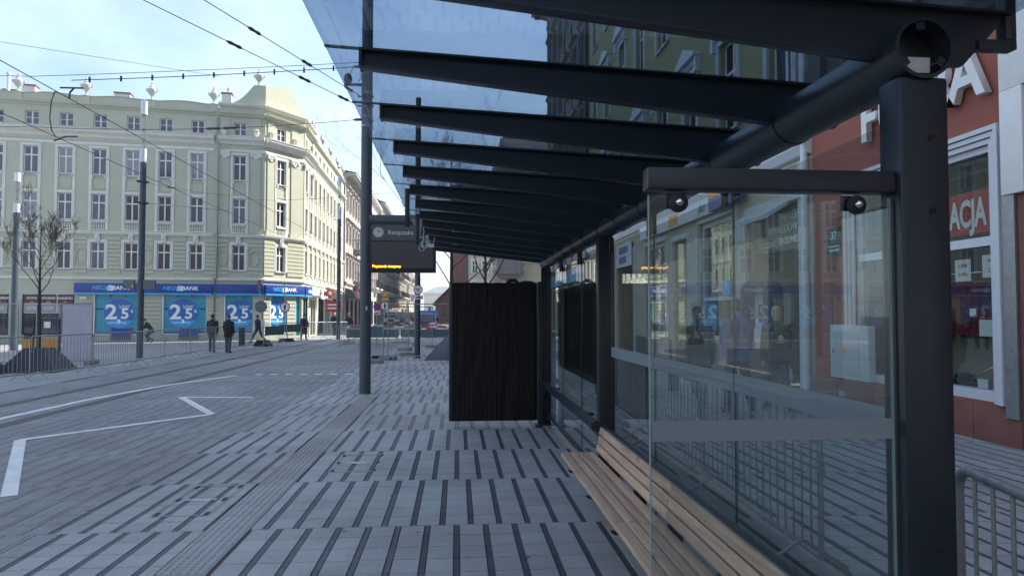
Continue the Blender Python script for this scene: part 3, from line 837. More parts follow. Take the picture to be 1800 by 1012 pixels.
def lamp_pole(label, x, y, h, zdark, r=0.11):
    t = thing('lamp_pole', label, 'street lamp', (x, y, 0), group=None)
    part('shaft', MB().lathe([(r, 0), (r * 0.93, zdark), (r * 0.6, zdark + 0.01)], 20), 'poleblue', t, smooth=True)
    z = zdark + 0.01; top = h - zdark
    part('lower_head', MB().lathe([(r * 0.95, 0), (r * 0.95, top * 0.22), (r * 0.5, top * 0.22 + 0.01)], 18), 'paint_white_metal', t, loc=(0, 0, z), smooth=True)
    mb = MB()
    for a in range(3):
        mb.tube([(0.06 * math.cos(a * 2.1), 0.06 * math.sin(a * 2.1), 0), (0.06 * math.cos(a * 2.1), 0.06 * math.sin(a * 2.1), top * 0.55)], 0.012, 6)
    mb.box(-0.05, 0.02, -0.03, 0.03, top * 0.1, top * 0.14).box(-0.02, 0.05, -0.03, 0.03, top * 0.3, top * 0.34)
    part('lamp_gear', mb, 'galv', t, loc=(0, 0, z + top * 0.22))
    part('lamp_tube', MB().lathe([(r * 0.8, 0), (r * 0.8, top * 0.55)], 18), 'glass_shop', t, loc=(0, 0, z + top * 0.225), smooth=True)
    part('upper_head', MB().lathe([(r * 0.98, 0), (r * 0.98, top * 0.22), (r * 0.4, top * 0.23)], 18), 'lamp_acrylic', t, loc=(0, 0, z + top * 0.775), smooth=True)
    return t
lp = lamp_pole('tall dark pole with white lamp head in front of the bank sign', -11.78, 27.0, 9.62, 7.30, 0.118)
for z in (6.55, 5.75):
    mb = MB(); mb.box(-0.17, 0.17, -0.16, 0.16, 0, 0.05); part('wire_band', mb, 'wire', lp, loc=(0, 0, z))
s = thing('twin_sign_boxes', 'pair of dark sign boxes fixed either side of the tall pole', 'sign', (-11.8, 26.9, 2.55))
part('left_box', MB().box(-0.55, -0.16, -0.05, 0.05, 0, 0.34), 'signback', s); part('right_box', MB().box(0.16, 0.58, -0.05, 0.05, 0, 0.34), 'signback', s)
part('reflector', MB().disc((-0.22, -0.06, 0.1), 0.04, 0.008), 'signyellow', s)
lamp_pole('grey lamp pole at the left edge behind the bare tree', -19.75, 32.8, 7.95, 6.15, 0.13)
lamp_pole('grey lamp pole beside the photographer shop down the street', -7.5, 44.8, 10.3, 7.6, 0.12)

def wire(label, pts, r=0.009, sag=0.0, beads=(), ins=()):
    t = thing('overhead_wire', label, 'wire', pts[0])
    o0 = Vector(pts[0]); P = []
    for a, b in zip(pts[:-1], pts[1:]):
        a, b = Vector(a), Vector(b)
        for i in range(10):
            f = i / 10; P.append(a.lerp(b, f) - Vector((0, 0, sag * 4 * f * (1 - f))) - o0)
    P.append(Vector(pts[-1]) - o0)
    mb = MB(); mb.tube(P, r * 0.8, 5); part('cable', mb, 'wire', t)
    for f in beads:
        i = f * (len(P) - 1); q = P[int(i)].lerp(P[min(int(i) + 1, len(P) - 1)], i - int(i))
        part('spacer', MB().box(-0.015, 0.015, -0.015, 0.015, -0.055, 0.055), 'wire', t, loc=q)
    for f in ins:
        i = f * (len(P) - 1); k = int(i); q = P[k]; d = (P[min(k + 1, len(P) - 1)] - P[max(k - 1, 0)]).normalized()
        mb = MB(); mb.tube([q - d * 0.16, q - d * 0.1, q, q + d * 0.1, q + d * 0.16], [0.012, 0.032, 0.022, 0.032, 0.012], 7); part('insulator', mb, 'porcelain', t, smooth=True)
    return t
PT = (-2.03, 14.7)
wire('tram contact wire over the track, the upper one from the left edge', [(-6.95, 0, 5.5), (-6.95, 26, 5.5), (-7.1, 60, 5.5), (-7.0, 110, 5.5)], 0.010)
wire('tram contact wire left of the upper one, crossing the second-floor windows', [(-8.75, 0, 5.5), (-8.75, 26, 5.5), (-8.6, 60, 5.5), (-8.5, 110, 5.5)], 0.010)
wire('upper cross-span cable of the beaded pair, from pole towards green building', [(PT[0], PT[1], 6.93), (-8.6, 14.6, 6.42), (-20, 14.4, 6.45)], 0.008, 0.02)
wire('lower cross-span cable with black spacer beads, from pole towards green building', [(PT[0], PT[1], 6.84), (-7.75, 14.5, 6.33)], 0.011, 0.03, beads=[0.1 + 0.105 * i for i in range(9)], ins=(0.03,))
wire('single cross wire fixed lowest on the thick tram pole', [(PT[0], PT[1], 5.72), (-5.5, 15.1, 5.55), (-9.0, 15.4, 5.6), (-20, 16, 5.8)], 0.008, 0.03, ins=(0.03, 0.28, 0.31))
wire('heavy stay cable rising left from pole with long insulators', [(PT[0], PT[1], 6.20), (-3.88, 10.2, 6.3), (-7.6, 1.0, 6.6)], 0.009, 0.0, ins=(0.07, 0.2, 0.36))
wire('lower stay cable rising left from pole to the top edge', [(PT[0], PT[1], 5.98), (-4.95, 10.2, 6.35), (-10.5, 3.0, 6.7)], 0.009, 0.0, ins=(0.06, 0.17, 0.3))
wire('thin guy wire high across the sky at the far left', [(-5.2, 15.6, 6.85), (-9.8, 11.5, 6.3), (-16, 5.0, 5.6)], 0.005)
wire('thin wire sagging across the attic windows', [(-11.78, 27.0, 8.0), (-22, 26, 8.4), (-32, 25, 8.7)], 0.006, 0.1)
wire('wire from the tall lamp pole to the contact wires, upper', [(-11.68, 27.0, 6.55), (-8.7, 27.3, 6.15), (-6.9, 27.4, 6.0), (-1.5, 26.3, 6.3)], 0.007, 0.05, ins=(0.12,))
wire('wire from the tall lamp pole to the contact wires, lower', [(-11.68, 27.0, 5.77), (-8.7, 27.2, 5.55)], 0.009)
wire('span wire across the street behind the display board', [(-7.5, 44.8, 7.4), (-1.5, 44.0, 7.9), (6.6, 44, 8.5)], 0.010, 0.25)
wire('second span wire lower behind the display board', [(-7.5, 44.8, 6.3), (-1.0, 44.0, 6.6), (6.6, 44, 7.2)], 0.010, 0.2)
mb = MB(); mb.tube([(-6.95, 12.61, 5.5), (-7.2, 12.95, 5.62), (-7.51, 13.4, 5.56), (-7.98, 14.2, 5.47), (-8.38, 15.0, 5.42), (-8.74, 15.79, 5.5)], 0.010, 6)
o = part('jumper_cable', mb, 'wire', None, smooth=True); tag(o, 'drooping jumper cable linking the two tram contact wires', 'wire')
mb = MB(); mb.tube([(-6.95, 12.95, 5.5), (-6.97, 13.0, 5.62), (-6.95, 13.1, 5.74)], 0.016, 6); mb.tube([(-7.3, 13.3, 5.80), (-6.8, 13.1, 5.74)], 0.016, 6); mb.tube([(-9.0, 16.2, 5.5), (-8.7, 16.1, 5.58), (-8.4, 16.0, 5.56)], 0.016, 6)
o = part('wire_hanger', mb, 'wire', None); tag(o, 'black hanger arm clamped on the upper contact wire', 'wire hanger')
# ================================================================== BUILDINGS
class Fr:
    """a facade frame: local x along the wall, -y outwards, z up"""
    def __init__(s, root, origin, ang): s.root = root; s.o = Vector(origin); s.a = ang; s.m = rz_m(origin, ang)
    def put(s, name, me, m, at=(0, 0, 0)):
        w = s.m @ Vector(at) - s.root.location
        return link(name, me, m, s.root, w, s.a)
    def part(s, name, mb, m, at=(0, 0, 0), **kw): return s.put(name, mb.mesh(name, **kw), m, at)
    def text(s, st, size, m, at, name='lettering', parent=None, **kw):
        me = text_mesh(st, size, **kw); me.materials.clear()
        if parent is not None: return link(name, me, m, parent, at, rot=(R(90), 0, 0))
        w = s.m @ Vector(at) - s.root.location
        return link(name, me, m, s.root, w, rot=(R(90), 0, s.a))

def wall_mesh(x0, x1, z0, z1, openings, reveal=0.18):
    """wall face at y=0 with real openings and reveals"""
    mb = MB()
    xs = sorted({x0, x1, *[v for o in openings for v in o[:2] if x0 < v < x1]})
    zs = sorted({z0, z1, *[v for o in openings for v in o[2:4] if z0 < v < z1]})
    for i in range(len(xs) - 1):
        j = 0
        while j < len(zs) - 1:
            cx = (xs[i] + xs[i + 1]) / 2
            def hole(jj):
                cz = (zs[jj] + zs[jj + 1]) / 2
                return any(o[0] < cx < o[1] and o[2] < cz < o[3] for o in openings)
            if hole(j): j += 1; continue
            k = j
            while k + 1 < len(zs) - 1 and not hole(k + 1): k += 1
            mb.add([(xs[i], 0, zs[j]), (xs[i + 1], 0, zs[j]), (xs[i + 1], 0, zs[k + 1]), (xs[i], 0, zs[k + 1])], [(0, 1, 2, 3)])
            j = k + 1
    for a, b, c, d in openings:
        for q in (((a, 0, c), (a, reveal, c), (a, reveal, d), (a, 0, d)), ((b, 0, c), (b, 0, d), (b, reveal, d), (b, reveal, c)),
                  ((a, 0, d), (a, reveal, d), (b, reveal, d), (b, 0, d)), ((a, 0, c), (b, 0, c), (b, reveal, c), (a, reveal, c))):
            mb.add(q, [(0, 1, 2, 3)])
    return mb

_wc = {}
def win_meshes(w, h, kind):
    key = (round(w, 3), round(h, 3), kind)
    if key in _wc: return _wc[key]
    f = 0.055; mb = MB(); panes = []
    y0, y1 = 0.0, 0.05
    mb.box(-w / 2, -w / 2 + f, y0, y1, 0, h).box(w / 2 - f, w / 2, y0, y1, 0, h).box(-w / 2 + f, w / 2 - f, y0, y1, 0, f).box(-w / 2 + f, w / 2 - f, y0, y1, h - f, h)
    zt = h * (0.66 if kind != 'attic' else 0.5)
    tb = 0.038 if kind != 'attic' else 0.014
    mb.box(-0.036, 0.036, y0 - 0.006, y1, f, h - f)
    mb.box(-w / 2 + f, -0.036, y0 - 0.003, y1, zt - tb, zt + tb).box(0.036, w / 2 - f, y0 - 0.003, y1, zt - tb, zt + tb)
    for sx0, sx1 in ((-w / 2 + f, -0.036), (0.036, w / 2 - f)):
        for a, b in ((f, zt - tb), (zt + tb, h - f)):
            panes.append(MB().box(sx0, sx1, 0.022, 0.03, a, b).mesh('pane', fix=False))
    _wc[key] = (mb.mesh('window_frame'), panes)
    return _wc[key]
def window(fr, cx, z0, w, h, kind='std', reveal=0.15, surround=None, sm='cream', sill=True, split=True, pm=None):
    fm, panes = win_meshes(w, h, kind)
    o = fr.put('window', fm, 'winwhite', (cx, reveal - 0.05, z0))
    pm = pm or rnd.choice(['pane_dark', 'pane_dark', 'pane_blue', 'pane_blue', 'pane_curtain'])
    if split:
        for p in panes:
            key = (p.name, pm)
            if key not in _wc:
                q = p.copy(); q.materials.clear(); q.materials.append(M[pm]); _wc[key] = q
            link('pane', _wc[key], None, o)
    else:
        key = ('one', round(w, 3), round(h, 3), pm)
        if key not in _wc:
            q = MB().box(-w / 2 + 0.03, w / 2 - 0.03, 0.022, 0.03, 0.03, h - 0.03).mesh('pane', fix=False); q.materials.append(M[pm]); _wc[key] = q
        link('pane', _wc[key], None, o)
    yo = -(reveal - 0.05)
    if surround:
        b, t = surround
        key = ('sur', round(w, 3), round(h, 3), b, t, round(yo, 3), sill)
        if key not in _wc:
            mb = MB()
            mb.box(-w / 2 - b, -w / 2 - 0.002, yo - t, yo, -0.0, h + b).box(w / 2 + 0.002, w / 2 + b, yo - t, yo, -0.0, h + b).box(-w / 2 - 0.002, w / 2 + 0.002, yo - t, yo, h + 0.002, h + b)
            mb.box(-w / 2 - b * 0.55, -w / 2 - b * 0.4, yo - t - 0.015, yo - t, 0, h + b * 0.5).box(w / 2 + b * 0.4, w / 2 + b * 0.55, yo - t - 0.015, yo - t, 0, h + b * 0.5)
            _wc[key] = mb.mesh('surround')
        q = _wc[key]
        if not q.materials: q.materials.append(M[sm])
        elif q.materials[0] != M[sm]:
            k2 = key + (sm,)
            if k2 not in _wc: c = q.copy(); c.materials.clear(); c.materials.append(M[sm]); _wc[k2] = c
            q = _wc[k2]
        link('surround', q, None, o)
    if sill:
        key = ('sill', round(w, 3), round(yo, 3))
        if key not in _wc: _wc[key] = MB().box(-w / 2 - 0.05, w / 2 + 0.05, yo - 0.09, 0.0, -0.06, -0.005).mesh('sill')
        link('sill', _wc[key], 'print_grey', o)
    return o

URN = [(0.06, 0), (0.13, 0.0), (0.13, 0.06), (0.06, 0.10), (0.045, 0.20), (0.08, 0.26), (0.21, 0.42), (0.27, 0.58), (0.26, 0.68), (0.17, 0.74), (0.13, 0.80), (0.15, 0.84), (0.10, 0.90), (0.045, 0.96), (0.075, 1.02), (0.05, 1.07), (0.01, 1.11)]
mbu = MB().lathe(URN, 18)
for sx in (-1, 1): mbu.tube([(sx * 0.22, 0, 0.66), (sx * 0.32, 0, 0.72), (sx * 0.33, 0, 0.60), (sx * 0.24, 0, 0.52)], 0.03, 6)
me_urn = mbu.mesh('urn', smooth=True)
me_bal = MB().lathe([(0.028, 0), (0.028, 0.03), (0.018, 0.05), (0.036, 0.14), (0.03, 0.22), (0.016, 0.33), (0.028, 0.37), (0.028, 0.40)], 8).mesh('baluster', smooth=True)
def cap_mesh(w):
    mb = MB(); mb.box(-w / 2 - 0.05, w / 2 + 0.05, -0.10, 0, 0.26, 0.33).box(-w / 2 - 0.02, w / 2 + 0.02, -0.08, 0, 0.20, 0.26).box(-w / 2, w / 2, -0.06, 0, 0.02, 0.20)
    for sx in (-1, 1):
        for rr in (0.085, 0.045):
            pts = [(sx * (w / 2 - 0.01) + rr * math.cos(t * math.pi / 8), 0.13 + rr * math.sin(t * math.pi / 8)) for t in range(16)]
            mb.prism(pts, -0.11 - (0.085 - rr) * 0.5, -0.061, 'y')
    pts = [(0.13 * math.cos(-t * math.pi / 10) , 0.03 + 0.12 * math.sin(-t * math.pi / 10)) for t in range(11)]
    mb.prism(pts, -0.055, 0, 'y')
    for i in range(5): mb.box(-w / 2 + 0.06 + i * (w - 0.12) / 5, -w / 2 + 0.06 + (i + 0.6) * (w - 0.12) / 5, -0.075, -0.06, 0.05, 0.18)
    return mb.mesh('capital')
me_cap57 = cap_mesh(0.56)
mbx = MB().box(-0.13, 0.13, -0.09, 0, 0, 0.42).box(-0.16, 0.16, -0.11, 0, 0.42, 0.48)
for i in range(3): mbx.lathe([(0.01, -0.05), (0.06, -0.02), (0.06, 0.03), (0.01, 0.06)], 8, (-0.05 + 0.05 * i, -0.09, 0.12 + 0.11 * i))
me_key = mbx.mesh('keystone')
mbx = MB().lathe([(0.10, 0), (0.16, 0.1), (0.19, 0.25), (0.14, 0.36), (0.17, 0.42), (0.1, 0.46)], 10)
for i in range(7): mbx.lathe([(0.01, -0.05), (0.06, 0), (0.01, 0.05)], 7, (-0.13 + 0.043 * i, -0.15, 0.30 + 0.06 * (i % 2)))
me_vase = mbx.mesh('relief_vase', smooth=True)
mbx = MB(); n = 36
for rr, y0, y1 in ((1.0, -0.028, 0.0),):
    vs = []; fs = []
    for k in range(n):
        t = 2 * math.pi * k / n
        for q, yy in ((1.0, 0.0), (1.0, -0.04), (0.87, -0.04), (0.87, -0.012)):
            vs.append((0.29 * q * math.cos(t), yy, 0.49 * q * math.sin(t)))
    for k in range(n):
        k2 = (k + 1) % n
        for j in range(3): fs.append((k * 4 + j, k * 4 + j + 1, k2 * 4 + j + 1, k2 * 4 + j))
    mbx.add(vs, fs)
me_oval = mbx.mesh('oval_relief')

corner = thing('corner_building', 'pale green four-storey corner house with cream trim and roof urns', 'building', (-12.04, 44.4, 0), 0)
def courses(fr, x0, x1, z0, z1, gaps, step=0.245, m='green', t=0.055, single=True):
    """rusticated courses, proud of the wall, cut by gaps (x0,x1)"""
    z = z0; mb = MB()
    while z + step <= z1 + 0.01:
        segs = [(x0, x1)]
        for g0, g1, gz0, gz1 in gaps:
            if gz1 <= z + 0.01 or gz0 >= z + step - 0.03: continue
            ns = []
            for a, b in segs:
                if g1 <= a or g0 >= b: ns.append((a, b)); continue
                if g0 > a: ns.append((a, g0))
                if g1 < b: ns.append((g1, b))
            segs = ns
        for a, b in segs:
            if b - a > 0.03:
                if single: fr.part('course_block', MB().box(a, b, -t, 0.001, z, z + step - 0.045), m, fix=False)
                else: mb.box(a, b, -t, 0.001, z, z + step - 0.045)
        z += step
    if not single: struct(fr.part('course_blocks', mb, m), 'stuff')
def profile_run(fr, name, x0, x1, prof, m, at=(0, 0, 0)):
    """moulding: profile [(out,z)] run along the wall"""
    mb = MB(); mb.prism([(-a, z) for a, z in prof], x0, x1, 'x'); return fr.part(name, mb, m, at)
CORN_LOW = [(0, 12.05), (0.05, 12.1), (0.10, 12.22), (0.30, 12.36), (0.32, 12.47), (0.36, 12.50), (0.36, 12.54), (0, 12.62)]
CORN_TOP = [(0, 13.80), (0.06, 13.84), (0.10, 13.92), (0.22, 13.98), (0.24, 14.06), (0, 14.10)]
STR1 = [(0, 3.62), (0.07, 3.64), (0.10, 3.72), (0.10, 3.76), (0, 3.80)]
STR2 = [(0, 6.30), (0.10, 6.33), (0.16, 6.42), (0.18, 6.50), (0, 6.54)]
FRZ = [(0, 11.62), (0.03, 11.63), (0.05, 11.72), (0.02, 11.80), (0, 11.81)]

def bay(fr, cx, first='pane', key=True, tall=True, split=True):
    """one window axis of the upper floors"""
    window(fr, cx, 12.68, 0.74, 0.80, 'attic', 0.15, None, sill=True, split=split, pm=rnd.choice(['pane_dark', 'pane_blue']))
    window(fr, cx, 9.86, 0.76, 1.56, 'std', 0.13, (0.16, 0.05), sill=True, split=split)
    window(fr, cx, 7.17, 0.76, 1.56, 'std', 0.13, (0.16, 0.05), sill=True, split=split)
    window(fr, cx, 4.27, 0.74, 1.58, 'std', 0.13, (0.17, 0.06), sill=True, split=split)
    mb = MB()
    # cream strips run from the string course to the top lintel; the sunk green panel lies between the two windows
    for sx in (-1, 1): mb.box(cx + sx * 0.46 - 0.08, cx + sx * 0.46 + 0.08, -0.05, 0.0, 6.545, 7.165).box(cx + sx * 0.46 - 0.08, cx + sx * 0.46 + 0.08, -0.05, 0.0, 8.90, 9.855)
    fr.part('window_strip', mb, 'cream')
    mb = MB()
    mb.box(cx - 0.33, cx - 0.29, -0.03, 0, 8.98, 9.68).box(cx + 0.29, cx + 0.33, -0.03, 0, 8.98, 9.68).box(cx - 0.29, cx + 0.29, -0.03, 0, 8.98, 9.02).box(cx - 0.29, cx + 0.29, -0.03, 0, 9.64, 9.68)
    fr.part('parapet_panel', mb, 'green')
    mb = MB().box(cx - 0.38, cx + 0.38, -0.10, 0, 6.55, 6.62).box(cx - 0.40, cx + 0.40, -0.12, 0, 7.03, 7.10)
    bl = fr.part('balustrade', mb, 'cream')
    for i in range(6): link('baluster', me_bal, 'cream', bl, (cx - 0.31 + i * 0.124, -0.06, 6.625))
    if key: fr.put('keystone', me_key, 'cream', (cx, -0.045, 5.92))
    for sx in (-1, 1):
        fr.part('sill_console', MB().box(cx + sx * 0.36 - 0.05, cx + sx * 0.36 + 0.05, -0.09, 0, 9.66, 9.79), 'cream')

def openings_for(cs): 
    o = []
    for c in cs: o += [(c - 0.37, c + 0.37, 12.68, 13.48), (c - 0.38, c + 0.38, 9.86, 11.42), (c - 0.38, c + 0.38, 7.17, 8.73), (c - 0.37, c + 0.37, 4.27, 5.85)]
    return o
# ---- left front
fL = Fr(corner, (-12.04, 44.4, 0), R(9))
colsL = [-1.48] + [-3.92 - 1.80 * i for i in range(10)]
LX0 = -21.4
shopL = [(-2.25, -0.62, 0.30, 2.74), (-5.72, -3.32, 0.30, 2.74), (-9.45, -6.95, 0.30, 2.74), (-13.17, -10.5, 0.40, 2.76), (-16.6, -13.87, 0.40, 2.76), (-20.3, -17.4, 0.40, 2.76)]
fL.part('wall', wall_mesh(LX0, 0, 0, 14.12, openings_for(colsL) + shopL, 0.2), 'green', fix=False)
for c in colsL: bay(fL, c)
gp = [(c - 0.56, c + 0.56, 4.0, 6.3) for c in colsL]
ov = [-10.18, -6.62, -13.75, -0.55, -2.40]
gp += [(o - 0.30, o + 0.30, 4.55, 5.55) for o in ov]
courses(fL, LX0, -0.02, 4.02, 6.28, gp)
courses(fL, LX0, -0.02, 0.32, 2.76, [(a - 0.06, b + 0.06, 0, 3) for a, b, *_ in shopL])
for o in ov: fL.put('oval_relief', me_oval, 'green', (o, -0.03, 5.05))
for nm, pf, m in (('lower_cornice', CORN_LOW, 'cream'), ('attic_cornice', CORN_TOP, 'green'), ('string_course', STR1, 'cream'), ('string_course', STR2, 'cream'), ('frieze_band', FRZ, 'cream')):
    profile_run(fL, nm, LX0, -2.95, pf, m)
    profile_run(fL, nm, -2.72, 0.0, [(a + (0.09 if 'corn' in nm else 0.02) * (a > 0), z) for a, z in pf], m)
for x in (-2.36, -0.52):                                         # giant pilasters of the corner bay
    fL.part('pilaster', MB().box(x - 0.28, x + 0.28, -0.055, 0, 6.54, 11.55).box(x - 0.36, x + 0.36, -0.10, 0, 6.545, 6.85).box(x - 0.28, x + 0.28, -0.05, 0, 11.82, 12.1).box(x - 0.28, x + 0.28, -0.055, 0, 12.62, 13.8), 'green')
    fL.put('capital', me_cap57, 'cream', (x, -0.055, 11.28))
    fL.put('relief_vase', me_vase, 'cream', (x, -0.10, 12.63))
profile_run(fL, 'corner_cornice', -2.72, 0.02, [(0, 14.42), (0.12, 14.45), (0.26, 14.55), (0.28, 14.64), (0, 14.68)], 'cream')
fL.part('attic_block', MB().box(-2.70, 0, -0.03, 0.30, 14.12, 14.42), 'green')
# wavy parapet with piers and urns
pier = [-3.0, -6.57, -10.14, -13.71, -17.28, -20.85]
for a, b in zip(pier[1:], pier[:-1]):
    pts = [(a + 0.26, 14.10), (b - 0.26, 14.10)]
    for i in range(13):
        f = i / 12; pts.append((b - 0.26 - (b - a - 0.52) * f, 14.50 + 0.11 * math.sin(math.pi * f) ** 1.3))
    fL.part('parapet', MB().prism(pts, 0.02, 0.25, 'y'), 'green')
    top = pts[2:]
    vs = [(x, yy, z + dz) for x, z in top for yy, dz in ((-0.03, 0.0), (-0.03, 0.03), (0.28, 0.03), (0.28, 0.0))]
    fs = [(i * 4 + j, i * 4 + (j + 1) % 4, i * 4 + 4 + (j + 1) % 4, i * 4 + 4 + j) for i in range(12) for j in range(4)]
    fL.part('coping', MB().add(vs, fs), 'print_grey')
for x in pier:
    fL.part('parapet_pier', MB().box(x - 0.26, x + 0.26, -0.03, 0.32, 14.10, 14.52).box(x - 0.29, x + 0.29, -0.06, 0.35, 14.52, 14.56), 'green')
    fL.put('urn', me_urn, 'urn', (x - 0.05 if x > -3.5 else x, 0.14, 14.56))
# gable of the corner, left half
pts = [(-2.05, 14.68), (0.0, 14.68), (0.0, 15.92), (-0.70, 15.90)]
for i in range(1, 9):
    f = i / 9; pts.append((-0.72 - 1.33 * f, 14.70 + 1.20 * (1 - f) ** 1.7))
fL.part('corner_gable', MB().prism(pts, 0.0, 0.25, 'y'), 'green')
fL.put('urn', me_urn, 'urn', (-0.42, 0.14, 15.9))
fL.part('rain_pipe', MB().tube([(-2.83, -0.10, 0.2), (-2.83, -0.10, 3.6), (-2.70, -0.22, 3.85), (-2.70, -0.22, 12.0), (-2.80, -0.12, 12.7), (-2.80, -0.12, 13.7)], 0.05, 10), 'galv', smooth=True)
fL.part('plinth_band', MB().box(LX0, -0.02, -0.03, 0, 0, 0.3), 'cream_wall')
# ---- bank front: sign boards, windows with posters
def bank_sign(fr, x0, x1, texts, z0=2.76, z1=3.42):
    t = fr.part('sign_board', MB().box(x0, x1, -0.24, -0.03, z0 + 0.10, z1), 'bank_blue', bevel=0.004)
    link('light_edge', MB().box(x0, x1, -0.25, -0.03, z0, z0 + 0.098).mesh('light_edge'), 'bank_cyan', t)
    for tx in texts:
        z = (z0 + 0.10 + z1) / 2
        fr.text('NEO'.replace('E', 'e').upper().replace('E', 'E') if False else 'NEO', 0.33, 'print_cyan', (tx - 0.37, -0.248, z), parent=t, align='CENTER', extrude=0.006, bold=0.012, sx=1.05)
        fr.text('BANK', 0.335, 'print_white', (tx + 0.78, -0.248, z), parent=t, align='CENTER', extrude=0.006, bold=0.022, sx=1.05)
        # emblem: two leaning house shapes of stripes
        e = MB(); e.prism([(tx + 0.02, z - 0.16), (tx + 0.02, z + 0.05), (tx + 0.16, z + 0.20), (tx + 0.20, z + 0.16), (tx + 0.20, z - 0.16)], -0.252, -0.242, 'y')
        link('emblem_front', e.mesh('emblem_front'), 'print_cyan', t)
        e = MB(); e.prism([(tx + 0.21, z - 0.16), (tx + 0.21, z + 0.155), (tx + 0.24, z + 0.21), (tx + 0.38, z + 0.04), (tx + 0.38, z - 0.16)], -0.252, -0.242, 'y')
        link('emblem_side', e.mesh('emblem_side'), 'print_ltgrey', t)
        e = MB()
        for i in range(4): e.box(tx + 0.05, tx + 0.36, -0.2535, -0.2525, z - 0.13 + i * 0.075, z - 0.105 + i * 0.075, Matrix.Identity(4))
        link('emblem_lines', e.mesh('emblem_lines'), 'print_white', t)
    return t
def bank_window(fr, x0, x1, z0=0.42, z1=2.74, cx=None, hatch=True, r=0.86):
    w = x1 - x0; cx = (x0 + x1) / 2 if cx is None else cx
    t = fr.part('shop_window', MB().box(x0 - 0.07, x0, -0.04, 0.12, z0 - 0.05, z1).box(x1, x1 + 0.02, 0.0, 0.12, z0 - 0.05, z1).box(x0, x1, -0.02, 0.12, z0 - 0.07, z0), 'winwhite')
    link('poster', MB().box(x0, x1, 0.10, 0.12, z0, z1).mesh('poster'), 'bank_teal', t)
    link('poster_foot', MB().box(x0, x1, 0.094, 0.0995, z0 + 0.02, z0 + 0.13).mesh('poster_foot'), 'bank_blue', t)
    mb = MB().box(x0, x1, 0.085, 0.0995, z1 - 0.86, z1 - 0.80)
    for f in (0.33, 0.66): mb.box(x0 + w * f - 0.03, x0 + w * f + 0.03, 0.085, 0.0985, z1 - 0.14, z1)
    link('mullions', mb.mesh('mullions'), 'cloth_navy', t)
    zc = 1.66
    def clipdisc(rr, zlo, zhi):
        pts = []
        for k in range(72):
            a = 2 * math.pi * k / 72; x = cx + rr * math.cos(a); z = zc + rr * math.sin(a)
            pts.append((max(x0 + 0.005, min(x1 - 0.005, x)), max(zlo, min(zhi, z))))
        return pts
    link('poster_rim', MB().prism(clipdisc(r + 0.035, 0, 9), 0.076, 0.082, 'y').mesh('rim'), 'bank_disc_rim', t)
    link('poster_disc', MB().prism(clipdisc(r, 0, 9), 0.068, 0.0745, 'y').mesh('disc'), 'bank_disc', t)
    link('poster_disc_lower', MB().prism(clipdisc(r - 0.004, 0, zc - r * 0.50), 0.062, 0.0665, 'y').mesh('disc'), 'bank_lower', t)
    k = r / 0.86
    fr.text('2', 1.22 * k, 'print_white', (cx - 0.44 * k, 0.056, zc + 0.02), parent=t, extrude=0.003, bold=0.026, sx=1.08)
    fr.text(',', 0.95 * k, 'print_white', (cx - 0.02 * k, 0.056, zc - 0.22 * k), parent=t, extrude=0.003, bold=0.02)
    fr.text('5', 0.88 * k, 'print_white', (cx + 0.30 * k, 0.056, zc - 0.06 * k), parent=t, extrude=0.003, bold=0.026, sx=1.05)
    fr.text('%', 0.24 * k, 'print_white', (cx + 0.68 * k, 0.056, zc + 0.10 * k), parent=t, extrude=0.003, bold=0.02)
    fr.text('Lokata*', 0.20 * k, 'print_white', (cx + 0.28 * k, 0.056, zc + 0.42 * k), parent=t, extrude=0.003, bold=0.01)
    link('poster_lines', MB().box(cx - 0.02 * k, cx + 0.52 * k, 0.052, 0.055, zc + 0.275 * k, zc + 0.30 * k).box(cx - 0.62 * k, cx + 0.40 * k, 0.052, 0.055, zc - 0.60 * k, zc - 0.56 * k).mesh('poster_lines'), 'print_white', t)
    if hatch:
        hx = x0 + 0.95
        link('night_hatch', MB().box(hx, hx + 0.95, -0.05, 0.06, 0.06, 0.74).mesh('night_hatch'), 'bank_blue', t)
        link('hatch_frame', MB().box(hx - 0.08, hx, -0.06, 0.06, 0.06, 0.80).box(hx + 0.95, hx + 1.03, -0.06, 0.06, 0.06, 0.80).box(hx, hx + 0.95, -0.07, -0.052, 0.06, 0.26).mesh('hatch_frame'), 'signback', t)
    return t
bank_sign(fL, -10.45, -2.92, [-8.75, -4.95])
bank_sign(fL, -2.74, -0.0, [])
bank_window(fL, -9.40, -6.95, cx=-8.10); bank_window(fL, -5.67, -3.32, cx=-4.58); bank_window(fL, -2.20, -0.62, hatch=False, cx=-1.36, r=0.84)
fL.part('security_camera', MB().box(-10.05, -9.72, -0.45, -0.34, 2.50, 2.60).box(-9.9, -9.86, -0.34, 0, 2.52, 2.58), 'winwhite')
